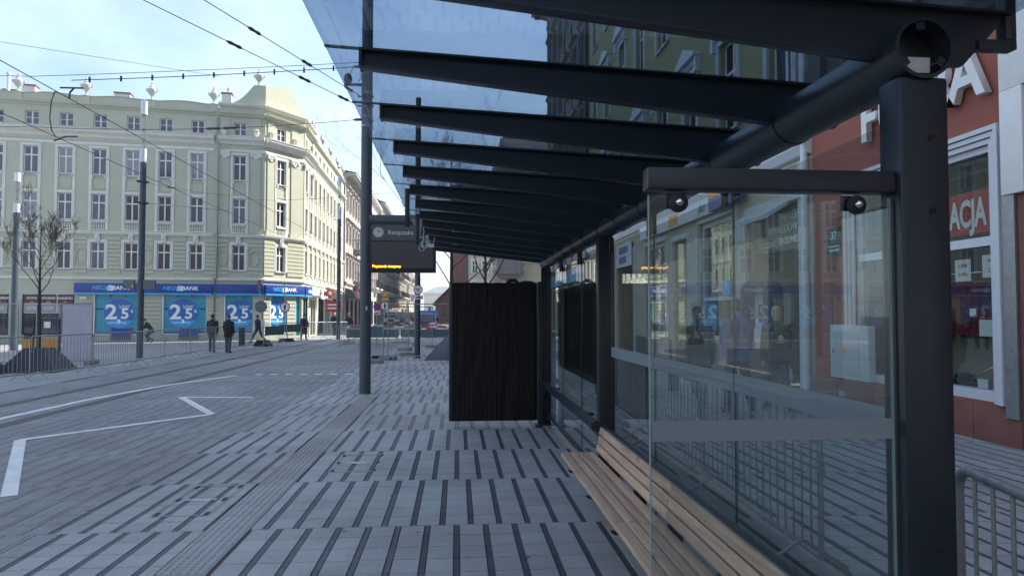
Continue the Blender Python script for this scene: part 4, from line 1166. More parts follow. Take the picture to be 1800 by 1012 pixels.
# ---- photo studio fronts
def studio(fr, x0, x1, words, name='shop_window'):
    t = fr.part(name, MB().box(x0, x0 + 0.06, -0.02, 0.15, 0.40, 2.76).box(x1 - 0.04, x1, -0.02, 0.15, 0.40, 2.76).box(x0 + 0.06, x1 - 0.04, 0.02, 0.15, 0.40, 0.52).box(x0 + 0.06, x1 - 0.04, 0.0, 0.15, 1.58, 1.66), 'cloth_navy')
    n_ = len(words); w = (x1 - x0 - 0.1) / n_
    for i, (a, b) in enumerate(words):
        xa = x0 + 0.06 + i * w
        pnl = link('name_panel', MB().box(xa + 0.015, xa + w - 0.015, -0.02, 0.03, 2.22, 2.75).mesh('p'), 'maroon', t)
        fr.text(a, 0.17, 'print_white', (xa + w / 2, -0.026, 2.52), parent=pnl, extrude=0.003, bold=0.02, sx=1.15)
        fr.text(b, 0.075, 'print_white', (xa + w / 2, -0.026, 2.30), parent=pnl, extrude=0.003, bold=0.01)
        p2_ = link('grey_panel', MB().box(xa + 0.015, xa + w - 0.015, -0.02, 0.03, 1.67, 2.21).mesh('p'), 'studio_grey', t)
        mb = MB()
        for sgn in (-1, 1):
            vs = []
            for k in range(13):
                a_ = math.pi * k / 12; vs += [(xa + w / 2 + 0.26 * math.cos(a_), -0.026, 1.95 + sgn * 0.11 * math.sin(a_)), (xa + w / 2 + 0.21 * math.cos(a_), -0.026, 1.95 + sgn * 0.075 * math.sin(a_))]
            mb.add(vs, [(2 * k, 2 * k + 1, 2 * k + 3, 2 * k + 2) for k in range(12)])
        mb.box(xa + w / 2 - 0.24, xa + w / 2 + 0.24, -0.028, -0.024, 1.935, 1.965)
        link('emblem', mb.mesh('emblem'), 'print_ltgrey', p2_)
    link('pane', MB().box(x0 + 0.06, x1 - 0.04, 0.07, 0.08, 0.52, 1.58).mesh('pane'), 'pane_dark', t)
    for i in range(1, n_): link('mullion', MB().box(x0 + 0.06 + i * w - 0.025, x0 + 0.06 + i * w + 0.025, 0.02, 0.069, 0.52, 1.58).mesh('m'), 'cloth_navy', t)
    return t
st = studio(fL, -13.17, -10.5, [('FOTO', 'zdjęcia'), ('STUDIO', 'albumy'), ('KOŁECKI', 'ramki')])
link('notice', MB().box(-12.05, -11.72, 0.05, 0.06, 0.80, 1.16).mesh('notice'), 'print_white', st)
studio(fL, -16.6, -13.87, [('FOTO', 'zdjęcia'), ('STUDIO', 'albumy'), ('FOTOGRAF', 'ramki')])
studio(fL, -20.3, -17.4, [('FOTO', 'zdjęcia'), ('STUDIO', 'albumy'), ('FOTOGRAF', 'ramki')])

# ---- canted corner front
fC = Fr(corner, (-12.04, 44.4, 0), R(57.6)); CW = 3.30
opC = openings_for([1.36]); shopC = [(0.55, 1.88, 0.42, 2.74), (2.75, 3.15, 0.2, 2.74)]
fC.part('wall', wall_mesh(0, CW, 0, 14.44, opC + shopC, 0.2), 'green', fix=False)
bay(fC, 1.36)
courses(fC, 0.0, CW, 4.02, 6.28, [(1.36 - 0.56, 1.36 + 0.56, 4.0, 6.3)])
courses(fC, 0.0, CW, 0.32, 2.76, [(0.49, 1.95, 0, 3), (2.70, 3.2, 0, 3)])
for nm, pf, m in (('lower_cornice', CORN_LOW, 'cream'), ('attic_cornice', CORN_TOP, 'green'), ('string_course', STR1, 'cream'), ('string_course', STR2, 'cream'), ('frieze_band', FRZ, 'cream')):
    profile_run(fC, nm, 0, CW, [(a + (0.09 if 'corn' in nm else 0.02) * (a > 0), z) for a, z in pf], m)
for x in (0.46, 2.46):
    fC.part('pilaster', MB().box(x - 0.28, x + 0.28, -0.055, 0, 6.54, 11.55).box(x - 0.36, x + 0.36, -0.10, 0, 6.545, 6.85).box(x - 0.28, x + 0.28, -0.05, 0, 11.82, 12.1).box(x - 0.28, x + 0.28, -0.055, 0, 12.62, 13.8), 'green')
    fC.put('capital', me_cap57, 'cream', (x, -0.055, 11.28)); fC.put('relief_vase', me_vase, 'cream', (x, -0.10, 12.63))
profile_run(fC, 'corner_cornice', -0.02, CW, [(0, 14.42), (0.12, 14.45), (0.26, 14.55), (0.28, 14.64), (0, 14.68)], 'cream')
pts = [(0.0, 14.68), (CW, 14.68)]
for i in range(17):
    f = i / 16; a = math.pi * f
    pts.append((CW - CW * f, 14.70 + (1.22 if f > 0.5 else 0) * 1 + (1.55 * math.sin(min(a, math.pi / 2)) if f <= 0.5 else (0.33 * math.sin(a)))))
fC.part('corner_gable', MB().prism(pts, 0.0, 0.25, 'y'), 'green')
bank_sign(fC, 0.0, CW, [1.30]); bank_window(fC, 0.60, 1.86, hatch=False, cx=1.26, r=0.80)
fC.part('shop_door', MB().box(2.77, 3.13, 0.10, 0.14, 0.2, 2.74), 'bank_teal')
# ---- street front
cend = fC.m @ Vector((CW, 0, 0))
fS = Fr(corner, cend, R(91.5)); SW = 19.6
colsS = [0.95, 2.75] + [4.55 + 1.85 * i for i in range(8)]
shopS = [(0.3, 2.0, 0.2, 2.7), (3.1, 5.2, 0.1, 2.7), (6.2, 8.6, 0.1, 2.9), (9.6, 12.0, 0.1, 2.9), (13.2, 15.4, 0.1, 2.9), (16.3, 18.8, 0.1, 2.9)]
fS.part('wall', wall_mesh(0, SW, 0, 14.2, openings_for(colsS) + shopS, 0.2), 'green', fix=False)
for c in colsS: bay(fS, c, split=False)
courses(fS, 0, SW, 4.02, 6.28, [(c - 0.56, c + 0.56, 4.0, 6.3) for c in colsS], single=False)
for nm, pf, m in (('lower_cornice', CORN_LOW, 'cream'), ('attic_cornice', CORN_TOP, 'green'), ('string_course', STR1, 'cream'), ('string_course', STR2, 'cream'), ('frieze_band', FRZ, 'cream')):
    profile_run(fS, nm, 0, 3.7, [(a + (0.09 if 'corn' in nm else 0.02) * (a > 0), z) for a, z in pf], m)
    profile_run(fS, nm, 3.7, SW, pf, m)
for x in (0.3, 3.4):
    fS.part('pilaster', MB().box(x - 0.24, x + 0.24, -0.055, 0, 6.54, 11.55).box(x - 0.24, x + 0.24, -0.055, 0, 12.62, 13.8), 'green'); fS.put('capital', me_cap57, 'cream', (x, -0.055, 11.28))
profile_run(fS, 'corner_cornice', 0, 3.7, [(0, 14.42), (0.12, 14.45), (0.26, 14.55), (0.28, 14.64), (0, 14.68)], 'cream')
fS.part('attic_block', MB().box(0, 3.7, -0.03, 0.30, 14.2, 14.42), 'green')
pier = [4.0, 8.0, 12.0, 16.0, 19.4]
for a, b in zip(pier[:-1], pier[1:]):
    pts = [(a + 0.2, 14.1), (b - 0.2, 14.1)]
    for i in range(11):
        f = i / 10; pts.append((b - 0.2 - (b - a - 0.4) * f, 14.50 + 0.42 * math.sin(math.pi * f)))
    fS.part('parapet', MB().prism(pts, 0.02, 0.25, 'y'), 'green')
for x in pier:
    fS.part('parapet_pier', MB().box(x - 0.26, x + 0.26, -0.03, 0.32, 14.10, 14.55), 'green'); fS.put('urn', me_urn, 'urn', (x, 0.14, 14.55))
bank_sign(fS, 0.0, 2.3, []); fS.text('neoBank', 0.36, 'print_white', (1.4, -0.26, 3.14), align='CENTER', extrude=0.004, bold=0.01)
for i, (a, b, c, d) in enumerate(shopS):
    t = fS.part('shop_front', MB().box(a, a + 0.08, 0.02, 0.18, c, d).box(b - 0.08, b, 0.02, 0.18, c, d).box(a + 0.08, b - 0.08, 0.02, 0.18, d - 0.1, d).box((a + b) / 2 - 0.04, (a + b) / 2 + 0.04, 0.02, 0.18, c, d - 0.1), 'winwhite' if i % 2 else 'dark_wood')
    link('pane', MB().box(a + 0.08, b - 0.08, 0.12, 0.13, c, d - 0.1).mesh('pane'), 'bank_teal' if i == 0 else 'pane_dark', t)
fS.part('blank_sign', MB().box(2.6, 4.2, -0.2, -0.02, 2.95, 3.5), 'print_grey')
fS.part('shop_canopy', MB().box(2.5, 5.6, -0.8, -0.02, 2.78, 2.88), 'cream')
fS.text('FOTOGRAF', 0.62, 'wire', (9.5, -0.16, 3.10), bold=0.02, extrude=0.02)
fS.part('name_board', MB().box(7.0, 12.4, -0.13, -0.02, 2.72, 3.50), 'signwhite')
# roof, chimneys
roof = MB()
A = fL.m @ Vector((LX0, 0.3, 14.2)); B = fL.m @ Vector((-0.1, 0.4, 14.2)); Cc = cend + Vector((-0.5, 0, 14.2)); Dd = fS.m @ Vector((SW, 0.3, 14.2))
Ee = Dd + Vector((-14, 0, 0)); Ff = A + Vector((-1, 12, 0))
vs = [A, B, Cc, Dd, Ee, Ff]; ctr = [v.lerp(Vector((-20, 56, 15.0)), 0.45) + Vector((0, 0, 0.75)) for v in vs]
rf = MB(); rf.add([v - corner.location for v in vs] + [v - corner.location for v in ctr], [(i, (i + 1) % 6, 6 + (i + 1) % 6, 6 + i) for i in range(6)] + [(6, 7, 8, 9, 10, 11)])
rfo = part('roof', rf, 'slate', corner)
for x, yy, w, h in ((-14.2, 3.0, 0.7, 15.7), (-9.0, 3.2, 0.9, 15.65), (-8.0, 5.0, 0.6, 15.5), (-2.6, 2.2, 0.6, 15.8), (-15.6, 4.0, 0.8, 15.6)):
    p = fL.m @ Vector((x, yy, 0)) - corner.location
    c = link('chimney', MB().box(-w / 2, w / 2, -0.3, 0.3, 14.3, h).mesh('chimney'), 'cream', rfo, p, R(9))
    link('chimney_cap', MB().box(-w / 2 - 0.05, w / 2 + 0.05, -0.35, 0.35, h, h + 0.09).mesh('cap'), 'rooftile', rfo, p, R(9))
for x in (-15.0, -2.5):
    p = fL.m @ Vector((x, 2.0, 0)) - corner.location
    link('flue', MB().lathe([(0.09, 14.4), (0.09, 16.1), (0.13, 16.1), (0.13, 16.2)], 10).mesh('flue'), 'winwhite', rfo, p)
back = MB(); vv = [fL.m @ Vector((LX0, 0, 0)), fL.m @ Vector((LX0, 12, 0))]
part('side_wall', MB().add([v - corner.location for v in (vv[0], vv[1], vv[1] + Vector((0, 0, 14.2)), vv[0] + Vector((0, 0, 14.2)))], [(0, 1, 2, 3)]), 'green', corner)

# ------------------------------------------------------------------ generic town house
def railing(w, d, h=0.95):
    mb = MB(); mb.box(-w / 2, w / 2, -d, -d + 0.03, h - 0.04, h).box(-w / 2, w / 2, -d, -d + 0.03, 0.08, 0.11)
    mb.box(-w / 2, -w / 2 + 0.03, -d, 0, h - 0.04, h).box(w / 2 - 0.03, w / 2, -d, 0, h - 0.04, h)
    n_ = int(w / 0.13)
    for i in range(n_ + 1):
        x = -w / 2 + w * i / n_; mb.box(x - 0.01, x + 0.01, -d, -d + 0.02, 0, h - 0.04)
    for i in range(int(d / 0.13)):
        for sx in (-1, 1): mb.box(sx * w / 2 - 0.012, sx * w / 2 + 0.012, -0.13 * i - 0.02, -0.13 * i, 0, h - 0.04)
    return mb
def town_house(name, label, origin, ang, W, H, cols, rows, wallm, trim, win=(0.95, 1.8), ground=None, hood='flat', balc=(), roofm='slate', roofh=2.2, overhang=0.6, depth=10, pil=(), gz=4.4, split=False, pm=None):
    """cols: window axes; rows: sill heights; ground: list of (x0,x1,z0,z1) openings; hood: flat | gable | none"""
    t = thing(name, label, 'building', origin, 0)
    fr = Fr(t, origin, ang); w, h = win
    ops = [(c - w / 2, c + w / 2, z, z + h) for c in cols for z in rows]
    fr.part('wall', wall_mesh(0, W, 0, H, ops + list(ground or []), 0.22), wallm, fix=False)
    fr.part('side_wall', MB().add([(0, 0, 0), (0, depth, 0), (0, depth, H), (0, 0, H)], [(0, 1, 2, 3)]), wallm, fix=False)
    fr.part('side_wall', MB().add([(W, 0, 0), (W, depth, 0), (W, depth, H), (W, 0, H)], [(0, 3, 2, 1)]), wallm, fix=False)
    for zi, z in enumerate(rows):
        for c in cols:
            o = window(fr, c, z, w, h, 'std', 0.18, (0.17, 0.07), trim, True, split, pm or rnd.choice(['pane_dark', 'pane_blue', 'pane_blue']))
            yo = -0.13
            if hood == 'gable' and zi < 2:
                key = ('gab', w, h)
                if key not in _wc:
                    mb = MB(); mb.prism([(-w / 2 - 0.34, h + 0.34), (w / 2 + 0.34, h + 0.34), (w / 2 + 0.34, h + 0.42), (0, h + 0.80), (-w / 2 - 0.34, h + 0.42)], yo - 0.26, yo, 'y')
                    mb.box(-w / 2 - 0.28, w / 2 + 0.28, yo - 0.12, yo, h + 0.18, h + 0.339)
                    for sx in (-1, 1): mb.box(sx * (w / 2 + 0.2) - 0.07, sx * (w / 2 + 0.2) + 0.07, yo - 0.18, yo, h - 0.1, h + 0.335)
                    _wc[key] = mb.mesh('hood')
                q = _wc[key]
            elif hood in ('flat', 'gable'):
                key = ('flt', w, h)
                if key not in _wc:
                    mb = MB(); mb.box(-w / 2 - 0.34, w / 2 + 0.34, yo - 0.30, yo, h + 0.34, h + 0.42).box(-w / 2 - 0.30, w / 2 + 0.30, yo - 0.20, yo, h + 0.26, h + 0.339).box(-w / 2 - 0.22, w / 2 + 0.22, yo - 0.08, yo, h + 0.175, h + 0.259)
                    for sx in (-1, 1): mb.prism([(yo - 0.22, h + 0.255), (yo, h + 0.255), (yo, h - 0.25), (yo - 0.06, h - 0.22), (yo - 0.10, h + 0.05)], sx * (w / 2 + 0.22) - 0.06, sx * (w / 2 + 0.22) + 0.06, 'x')
                    _wc[key] = mb.mesh('hood')
                q = _wc[key]
            else: q = None
            if q is not None:
                if not q.materials: q.materials.append(M[trim]); qq = q
                else:
                    k2 = (q.name, trim)
                    if k2 not in _wc: cc = q.copy(); cc.materials.clear(); cc.materials.append(M[trim]); _wc[k2] = cc
                    qq = _wc[k2]
                link('hood', qq, None, o)
    profile_run(fr, 'cornice', 0, W, [(0, H - 0.75), (0.08, H - 0.72), (0.12, H - 0.45), (overhang * 0.5, H - 0.30), (overhang, H - 0.18), (overhang, H), (0, H + 0.05)], trim)
    profile_run(fr, 'string_course', 0, W, [(0, gz), (0.12, gz + 0.04), (0.2, gz + 0.2), (0.2, gz + 0.26), (0, gz + 0.32)], trim)
    mb = MB()
    for i in range(int(W / 0.6)): mb.box(0.2 + i * 0.6, 0.38 + i * 0.6, -overhang * 0.85, -0.13, H - 0.44, H - 0.19)
    fr.part('modillions', mb, trim)
    for x in pil: fr.part('pilaster', MB().box(x - 0.22, x + 0.22, -0.10, 0, gz + 0.33, H - 0.76).box(x - 0.28, x + 0.28, -0.14, 0, H - 1.2, H - 0.9).box(x - 0.28, x + 0.28, -0.14, 0, gz + 0.33, gz + 0.8), trim)
    fr.part('roof', MB().prism([(-overhang - 0.05, H + 0.05), (0.2, H + 0.3), (depth * 0.45, H + roofh), (depth, H + 0.3), (depth, H + 0.051)], 0, W, 'x'), roofm)
    for (c, z, bw) in balc:
        b = fr.part('balcony', MB().box(c - bw / 2, c + bw / 2, -0.95, -0.02, z - 0.16, z).box(c - bw / 2 + 0.2, c - bw / 2 + 0.4, -0.7, -0.02, z - 0.5, z - 0.16).box(c + bw / 2 - 0.4, c + bw / 2 - 0.2, -0.7, -0.02, z - 0.5, z - 0.16), trim)
        link('railing', railing(bw - 0.06, 0.92).mesh('railing'), 'wire', b, (c, 0, z))
    return t, fr
def shopfront(fr, a, b, c, d, fm='winwhite', pm='pane_dark', n_=2):
    t = fr.part('shop_front', MB().box(a, a + 0.09, 0.04, 0.16, c, d).box(b - 0.09, b, 0.04, 0.16, c, d).box(a + 0.09, b - 0.09, 0.04, 0.16, d - 0.1, d).box(a + 0.09, b - 0.09, 0.04, 0.16, c, c + 0.12), fm)
    for i in range(1, n_): x = a + (b - a) * i / n_; link('mullion', MB().box(x - 0.035, x + 0.035, 0.05, 0.15, c + 0.12, d - 0.1).mesh('m'), fm, t)
    link('pane', MB().box(a + 0.09, b - 0.09, 0.10, 0.11, c + 0.12, d - 0.1).mesh('pane'), pm, t)
    return t

# ---- left row beyond the corner house (local x runs away from the camera)
xx = cend.x - 0.55
gl = [(1.0, 3.2, 0.2, 3.1), (4.2, 6.4, 0.2, 3.1), (7.6, 9.8, 0.2, 3.1), (11, 13.4, 0.2, 3.1)]
t, fr = town_house('town_house', 'beige stucco house with dark eaves and iron balconies past the green one', (xx, 68.0, 0), R(91), 15.0, 15.2, [1.4, 3.6, 5.8, 8.0, 10.2, 12.4, 14.2], [5.2, 8.6, 11.8], 'pink_stone', 'pale_stone', win=(0.95, 1.9), ground=gl, hood='flat', balc=[(8.0, 5.0, 3.4), (8.0, 8.4, 3.4), (12.4, 5.0, 2.2)], roofm='dark_wood', roofh=2.6, overhang=1.0)
for g in gl: shopfront(fr, *g, fm='maroon')
fr.part('shop_wall', MB().box(6.6, 15, -0.05, -0.001, 3.12, 4.3), 'maroon')
fr.part('awning', MB().prism([(-0.9, 3.1), (-0.85, 3.5), (-0.6, 3.9), (0, 4.1), (0, 3.1)], 0.4, 2.2, 'x'), 'olive_sign'); fr.part('satellite_dish', MB().lathe([(0.01, 0), (0.25, 0.06), (0.42, 0.16), (0.40, 0.17), (0.01, 0.02)], 16), 'galv', (9.5, -0.7, 9.5), smooth=True)
t, fr = town_house('town_house', 'tall pale ornate house with stacked balconies left of the display board pole', (xx + 0.1, 83.2, 0), R(91), 14.0, 16.0, [1.5, 4.0, 6.5, 9.0, 11.5], [5.0, 8.4, 11.8], 'pale_stone', 'cream', win=(1.0, 1.9), ground=[(1, 4, .2, 3.2), (5, 8, .2, 3.2), (9, 12.5, .2, 3.2)], hood='gable', balc=[(4.0, 4.8, 2.6), (4.0, 8.2, 2.6), (4.0, 11.6, 2.6), (10.2, 4.8, 3), (10.2, 8.2, 3)], roofm='slate', roofh=1.6)
for g in ((1, 4, .2, 3.2), (5, 8, .2, 3.2), (9, 12.5, .2, 3.2)): shopfront(fr, *g, fm='dark_wood')
t, fr = town_house('town_house', 'weathered grey house with many balconies seen below the display board', (xx + 0.2, 97.4, 0), R(90.6), 26.0, 17.0, [2 + 3.1 * i for i in range(8)], [4.8, 8.2, 11.6], 'grey_stone', 'pale_stone', win=(1.1, 1.9), ground=[(1 + 4 * i, 3.6 + 4 * i, .2, 3.2) for i in range(6)], hood='flat', balc=[(2 + 3.1 * i, z, 2.4) for i in range(8) for z in (4.6, 8.0, 11.4)], roofm='rooftile', roofh=3.0)
t, fr = town_house('town_house', 'cream house with bay balconies at the far end of the left row', (xx + 0.2, 123.6, 0), R(90.2), 24.0, 17.5, [2 + 3.2 * i for i in range(7)], [4.8, 8.2, 11.6, 14.4], 'cream_wall', 'cream', win=(1.1, 1.8), ground=[(1 + 4.4 * i, 4 + 4.4 * i, .2, 3.2) for i in range(5)], hood='flat', balc=[(2 + 3.2 * i, z, 2.2) for i in range(7) for z in (4.6, 8.0)], roofh=3.0)
t, fr = town_house('town_house', 'distant hazy ochre house closing the left row', (xx + 0.6, 148, 0), R(90), 40.0, 15.5, [2 + 3.3 * i for i in range(11)], [4.8, 8.2, 11.4], 'pink_stone', 'cream', win=(1.1, 1.8), hood='flat', balc=[(2 + 6.6 * i, z, 3) for i in range(5) for z in (4.6, 8.0)], roofh=3.0)

# ---- far end of the street
t = thing('white_hall', 'white hall with grey hipped roof at the end of the street', 'building', (-4.0, 175, 0))
fr = Fr(t, (-8.0, 168, 0), 0)
fr.part('wall', MB().box(0, 8.5, 0, 14, 0, 6.1), 'winwhite'); fr.part('cornice', MB().box(-0.3, 8.8, -0.3, 14.3, 6.1, 6.4), 'cream')
fr.part('roof', MB().add([(-0.5, -0.5, 6.4), (9.0, -0.5, 6.4), (9.0, 14.5, 6.4), (-0.5, 14.5, 6.4), (3.0, 5, 8.2), (5.6, 5, 8.2), (5.6, 9, 8.2), (3.0, 9, 8.2)], [(0, 1, 5, 4), (1, 2, 6, 5), (2, 3, 7, 6), (3, 0, 4, 7), (4, 5, 6, 7)]), 'greenroof')
for i in range(3): fr.part('window', MB().box(3.4 + i * 0.6, 3.75 + i * 0.6, -0.1, -0.01, 4.4, 5.4), 'pane_dark')
for i in range(4): fr.part('window', MB().box(1.0 + i * 2.0, 1.7 + i * 2, -0.1, -0.01, 1.2, 3.2), 'pane_blue')
t = thing('brick_hall', 'low brick building with gable roof on the right far down the street', 'building', (0, 120, 0))
fr = Fr(t, (-3.6, 116, 0), 0)
fr.part('wall', MB().prism([(0, 0), (9, 0), (9, 3.2), (4.5, 7.8), (0, 3.2)], 0, 26, 'y'), 'brick')
fr.part('roof', MB().prism([(-0.4, 2.9), (4.5, 7.9), (4.5, 8.2), (-0.5, 3.2)], -0.4, 26.4, 'y').prism([(9.4, 2.9), (4.5, 7.9), (4.5, 8.2), (9.5, 3.2)], -0.4, 26.4, 'y'), 'slate')
for z in (1.0,):
    for i in range(4): fr.part('window', MB().box(0.8 + i * 2.1, 1.5 + i * 2.1, -0.12, -0.01, z, z + 1.5), 'pane_dark')
for i in range(6): fr.part('side_window', MB().box(-0.12, -0.01, 2 + i * 4, 3.0 + i * 4, 1.0, 2.4), 'pane_blue')

# ---- right row (local x runs towards the camera)
RX = 6.9
def right_house(y_far, y_near, **kw): return dict(origin=(RX, y_far, 0), ang=R(-90), W=y_far - y_near, **kw)
YB = 36.0
t, fr = town_house('brick_tenement', 'dark red brick tenement with green hoarding beyond the bare tree', origin=(-0.65, 134, 0), ang=R(-90), W=22, H=22, cols=[2 + 3 * i for i in range(7)], rows=[5, 9, 13, 17], wallm='brick', trim='pale_stone', win=(1.1, 2.0), hood='flat', depth=12)
Fr(t, (-0.65, 112, 0), 0).part('hoarding', MB().box(2.0, 2.9, -0.6, -0.1, 8.0, 9.6), 'teal_cloth')
t, fr = town_house('town_house', 'pale rendered house between the brick tenement and the oriel house', origin=(1.7, 104, 0), ang=R(0), W=8, H=19, cols=[0.9, 2.4, 3.9, 5.4], rows=[4.5, 7.6, 10.7, 13.8], wallm='pale_stone', trim='cream', win=(0.8, 1.8), hood='flat', depth=12)
t, fr = town_house('town_house', 'grey rendered house with corner oriel behind the wrapped panel', origin=(4.6, 89.5, 0), ang=R(-90), W=25.5, H=17.8, cols=[1.6 + 2.8 * i for i in range(9)], rows=[4.6, 8.2, 11.8, 14.6], wallm='grey_stone', trim='pale_stone', win=(1.1, 2.0), hood='gable', depth=14, roofh=4.0, roofm='slate', ground=[(2 + 5 * i, 5 + 5 * i, .3, 3.4) for i in range(4)])
gf = Fr(t, (4.6, 64.0, 0), R(0))
gf.part('end_wall', wall_mesh(0, 14, 0, 17.8, [(c - 0.6, c + 0.6, z, z + 2.0) for c in (2.6, 5.6, 8.6) for z in (7.6, 11, 14.4)]), 'pale_stone', (0, -0.01, 0), fix=False)
for z in (7.6, 11, 14.4):
    for c in (2.6, 5.6, 8.6): window(gf, c, z, 1.2, 2.0, 'std', 0.18, (0.2, 0.08), 'pale_stone', split=False)
profile_run(gf, 'end_string', -0.2, 14, [(0.01, 6.2), (0.3, 6.3), (0.5, 6.7), (0, 6.9)], 'cream')
gf.part('base_wall', MB().box(0.02, 14, -0.06, -0.012, 0, 6.2), 'cream_wall')
gf.part('oriel', MB().prism([(-1.0, 5.2), (-0.7, 4.8), (0.9, 4.8), (1.2, 5.2), (1.2, 16.5), (-1.0, 16.5)], -0.9, 0.9, 'y').box(-1.2, 1.4, -1.1, 1.1, 5.2, 5.5), 'grey_stone')
t, fr = town_house('town_house', 'dark weathered ornate house with heavy cornice seen through the glass roof', **right_house(52.5, YB, H=24.5, cols=[1.5, 4.2, 6.9, 9.6, 12.3, 15.0], rows=[6.0, 10.4, 14.8, 19.2], wallm='grey_stone', trim='grey_stone', win=(1.2, 2.5), hood='gable', overhang=1.3, depth=12, pil=(0.3, 2.85, 5.55, 8.25, 10.95, 13.65, 16.2), ground=[(1.5, 4.5, .3, 3.4), (6, 9, .3, 3.4), (11, 14, .3, 3.4)], balc=[(9.6, 5.8, 3.2), (9.6, 10.2, 3.2)]))
for g in ((1.5, 4.5, .3, 3.4), (6, 9, .3, 3.4), (11, 14, .3, 3.4)): shopfront(fr, *g)
fr.part('fascia', MB().box(1.0, 15, -0.25, -0.02, 3.45, 4.2), 'bank_cyan')
fr.part('rain_pipe', MB().tube([(16.42, -0.16, 0.2), (16.42, -0.16, 23.5)], 0.09, 10), 'poleblue', smooth=True)
# yellow house: openings measured along the pavement, local x = 36 - Y
YW = YB - 12.95
def L(y): return YB - y
gops = [(L(33.5), L(31.2), 0.9, 4.0), (L(29.4), L(26.6), 0.02, 4.1), (L(24.9), L(22.4), 0.85, 4.05), (L(21.6), L(20.2), 0.02, 3.9), (L(19.3), L(16.7), 0.95, 4.15), (L(16.0), L(13.2), 0.02, 3.95)]
t, fr = town_house('town_house', 'yellow rendered house with pedimented windows behind the shelter', **right_house(YB, 12.95, H=20.5, cols=[L(34.2 - 2.85 * i) for i in range(8)], rows=[6.3, 10.6, 14.9], wallm='yellow_wall', trim='lightpanel', win=(1.15, 2.35), hood='gable', overhang=1.1, depth=12, ground=gops, gz=4.75, split=True))
yel, fy = t, fr
fy.part('ground_render', wall_mesh(0, YW, 0.001, 4.74, gops, 0.03), 'cream_wall', (0, -0.03, 0), fix=False)
def framed(fr, a, b, c, d, sill=True):
    w = 0.16; mb = MB()
    for k, (o, th) in enumerate(((0.0, 0.05), (0.06, 0.08), (0.12, 0.11))):
        mb.box(a - 0.18 + o, a - 0.135 + o, -th, -0.001, c, d + 0.18 - o).box(b + 0.135 - o, b + 0.18 - o, -th, -0.001, c, d + 0.18 - o).box(a - 0.135 + o, b + 0.135 - o, -th, -0.001, d + 0.135 - o, d + 0.18 - o)
    return fr.part('opening_frame', mb, 'lightpanel')
for i in (0, 2, 4):
    a, b, c, d = gops[i]; framed(fy, a, b, c, d)
    tt = fy.part('shop_front', MB().box(a, a + 0.08, 0.06, 0.16, c, d).box(b - 0.08, b, 0.06, 0.16, c, d).box(a + 0.08, b - 0.08, 0.06, 0.16, d - 0.12, d).box(a + 0.08, b - 0.08, 0.06, 0.16, c, c + 0.10).box(a + 0.08, b - 0.08, 0.06, 0.16, 2.0, 2.10), 'lightpanel')
    link('upper_pane', MB().box(a + 0.08, b - 0.08, 0.10, 0.108, 2.10, d - 0.12).mesh('pane'), 'glass_shop', tt)
    link('lower_pane', MB().box(a + 0.08, b - 0.08, 0.10, 0.108, c + 0.10, 2.0).mesh('pane'), 'glass_shop', tt)
    link('room_back', MB().box(a - 0.3, b + 0.3, 1.6, 1.65, c - 0.1, d + 0.2).box(a - 0.3, b + 0.3, 0.24, 1.6, c - 0.15, c - 0.1).box(a - 0.3, b + 0.3, 0.24, 1.6, d + 0.15, d + 0.2).box(a - 0.35, a - 0.3, 0.24, 1.65, c - 0.1, d + 0.2).box(b + 0.3, b + 0.35, 0.24, 1.65, c - 0.1, d + 0.2).mesh('room'), 'interior', tt)
a, b, c, d = gops[4]
lb = fy.part('window_poster', MB().box(a + 0.25, a + 0.95, 0.085, 0.095, 1.2, 1.9), 'bank_teal')
pb = fy.part('plate_box', MB().box(b - 0.85, b - 0.35, -0.06, 0.05, 2.12, 2.5), 'bank_cyan'); fy.text('P', 0.24, 'print_white', (b - 0.6, -0.066, 2.31), parent=pb, extrude=0.003)
for i, (pcol, dw) in ((1, ('dark_wood', 0.7)), (3, ('pale_stone', 0.5)), (5, ('dark_wood', 1.2))):
    a, b, c, d = gops[i]; framed(fy, a, b, c, d)
    fy.part('passage', MB().box(a - 0.05, a - 0.001, 0.221, dw + 1.2, 0, d).box(b + 0.001, b + 0.05, 0.221, dw + 1.2, 0, d).box(a, b, 0.221, dw + 1.2, d + 0.001, d + 0.05).box(a, b, dw + 1.2, dw + 1.25, 0, d), 'interior_pale')
    dd = fy.part('door', MB().box(a + 0.15, (a + b) / 2 - 0.02, dw + 0.9, dw + 0.97, 0.03, d - 0.9).box((a + b) / 2 + 0.02, b - 0.15, dw + 0.9, dw + 0.97, 0.03, d - 0.9).box(a + 0.05, b - 0.05, dw + 0.88, dw + 0.99, d - 0.9, d - 0.78), pcol)
    link('handle', MB().tube([((a + b) / 2 - 0.1, dw + 0.84, 1.0), ((a + b) / 2 - 0.1, dw + 0.84, 1.25)], 0.015, 8).mesh('handle'), 'steel', dd)
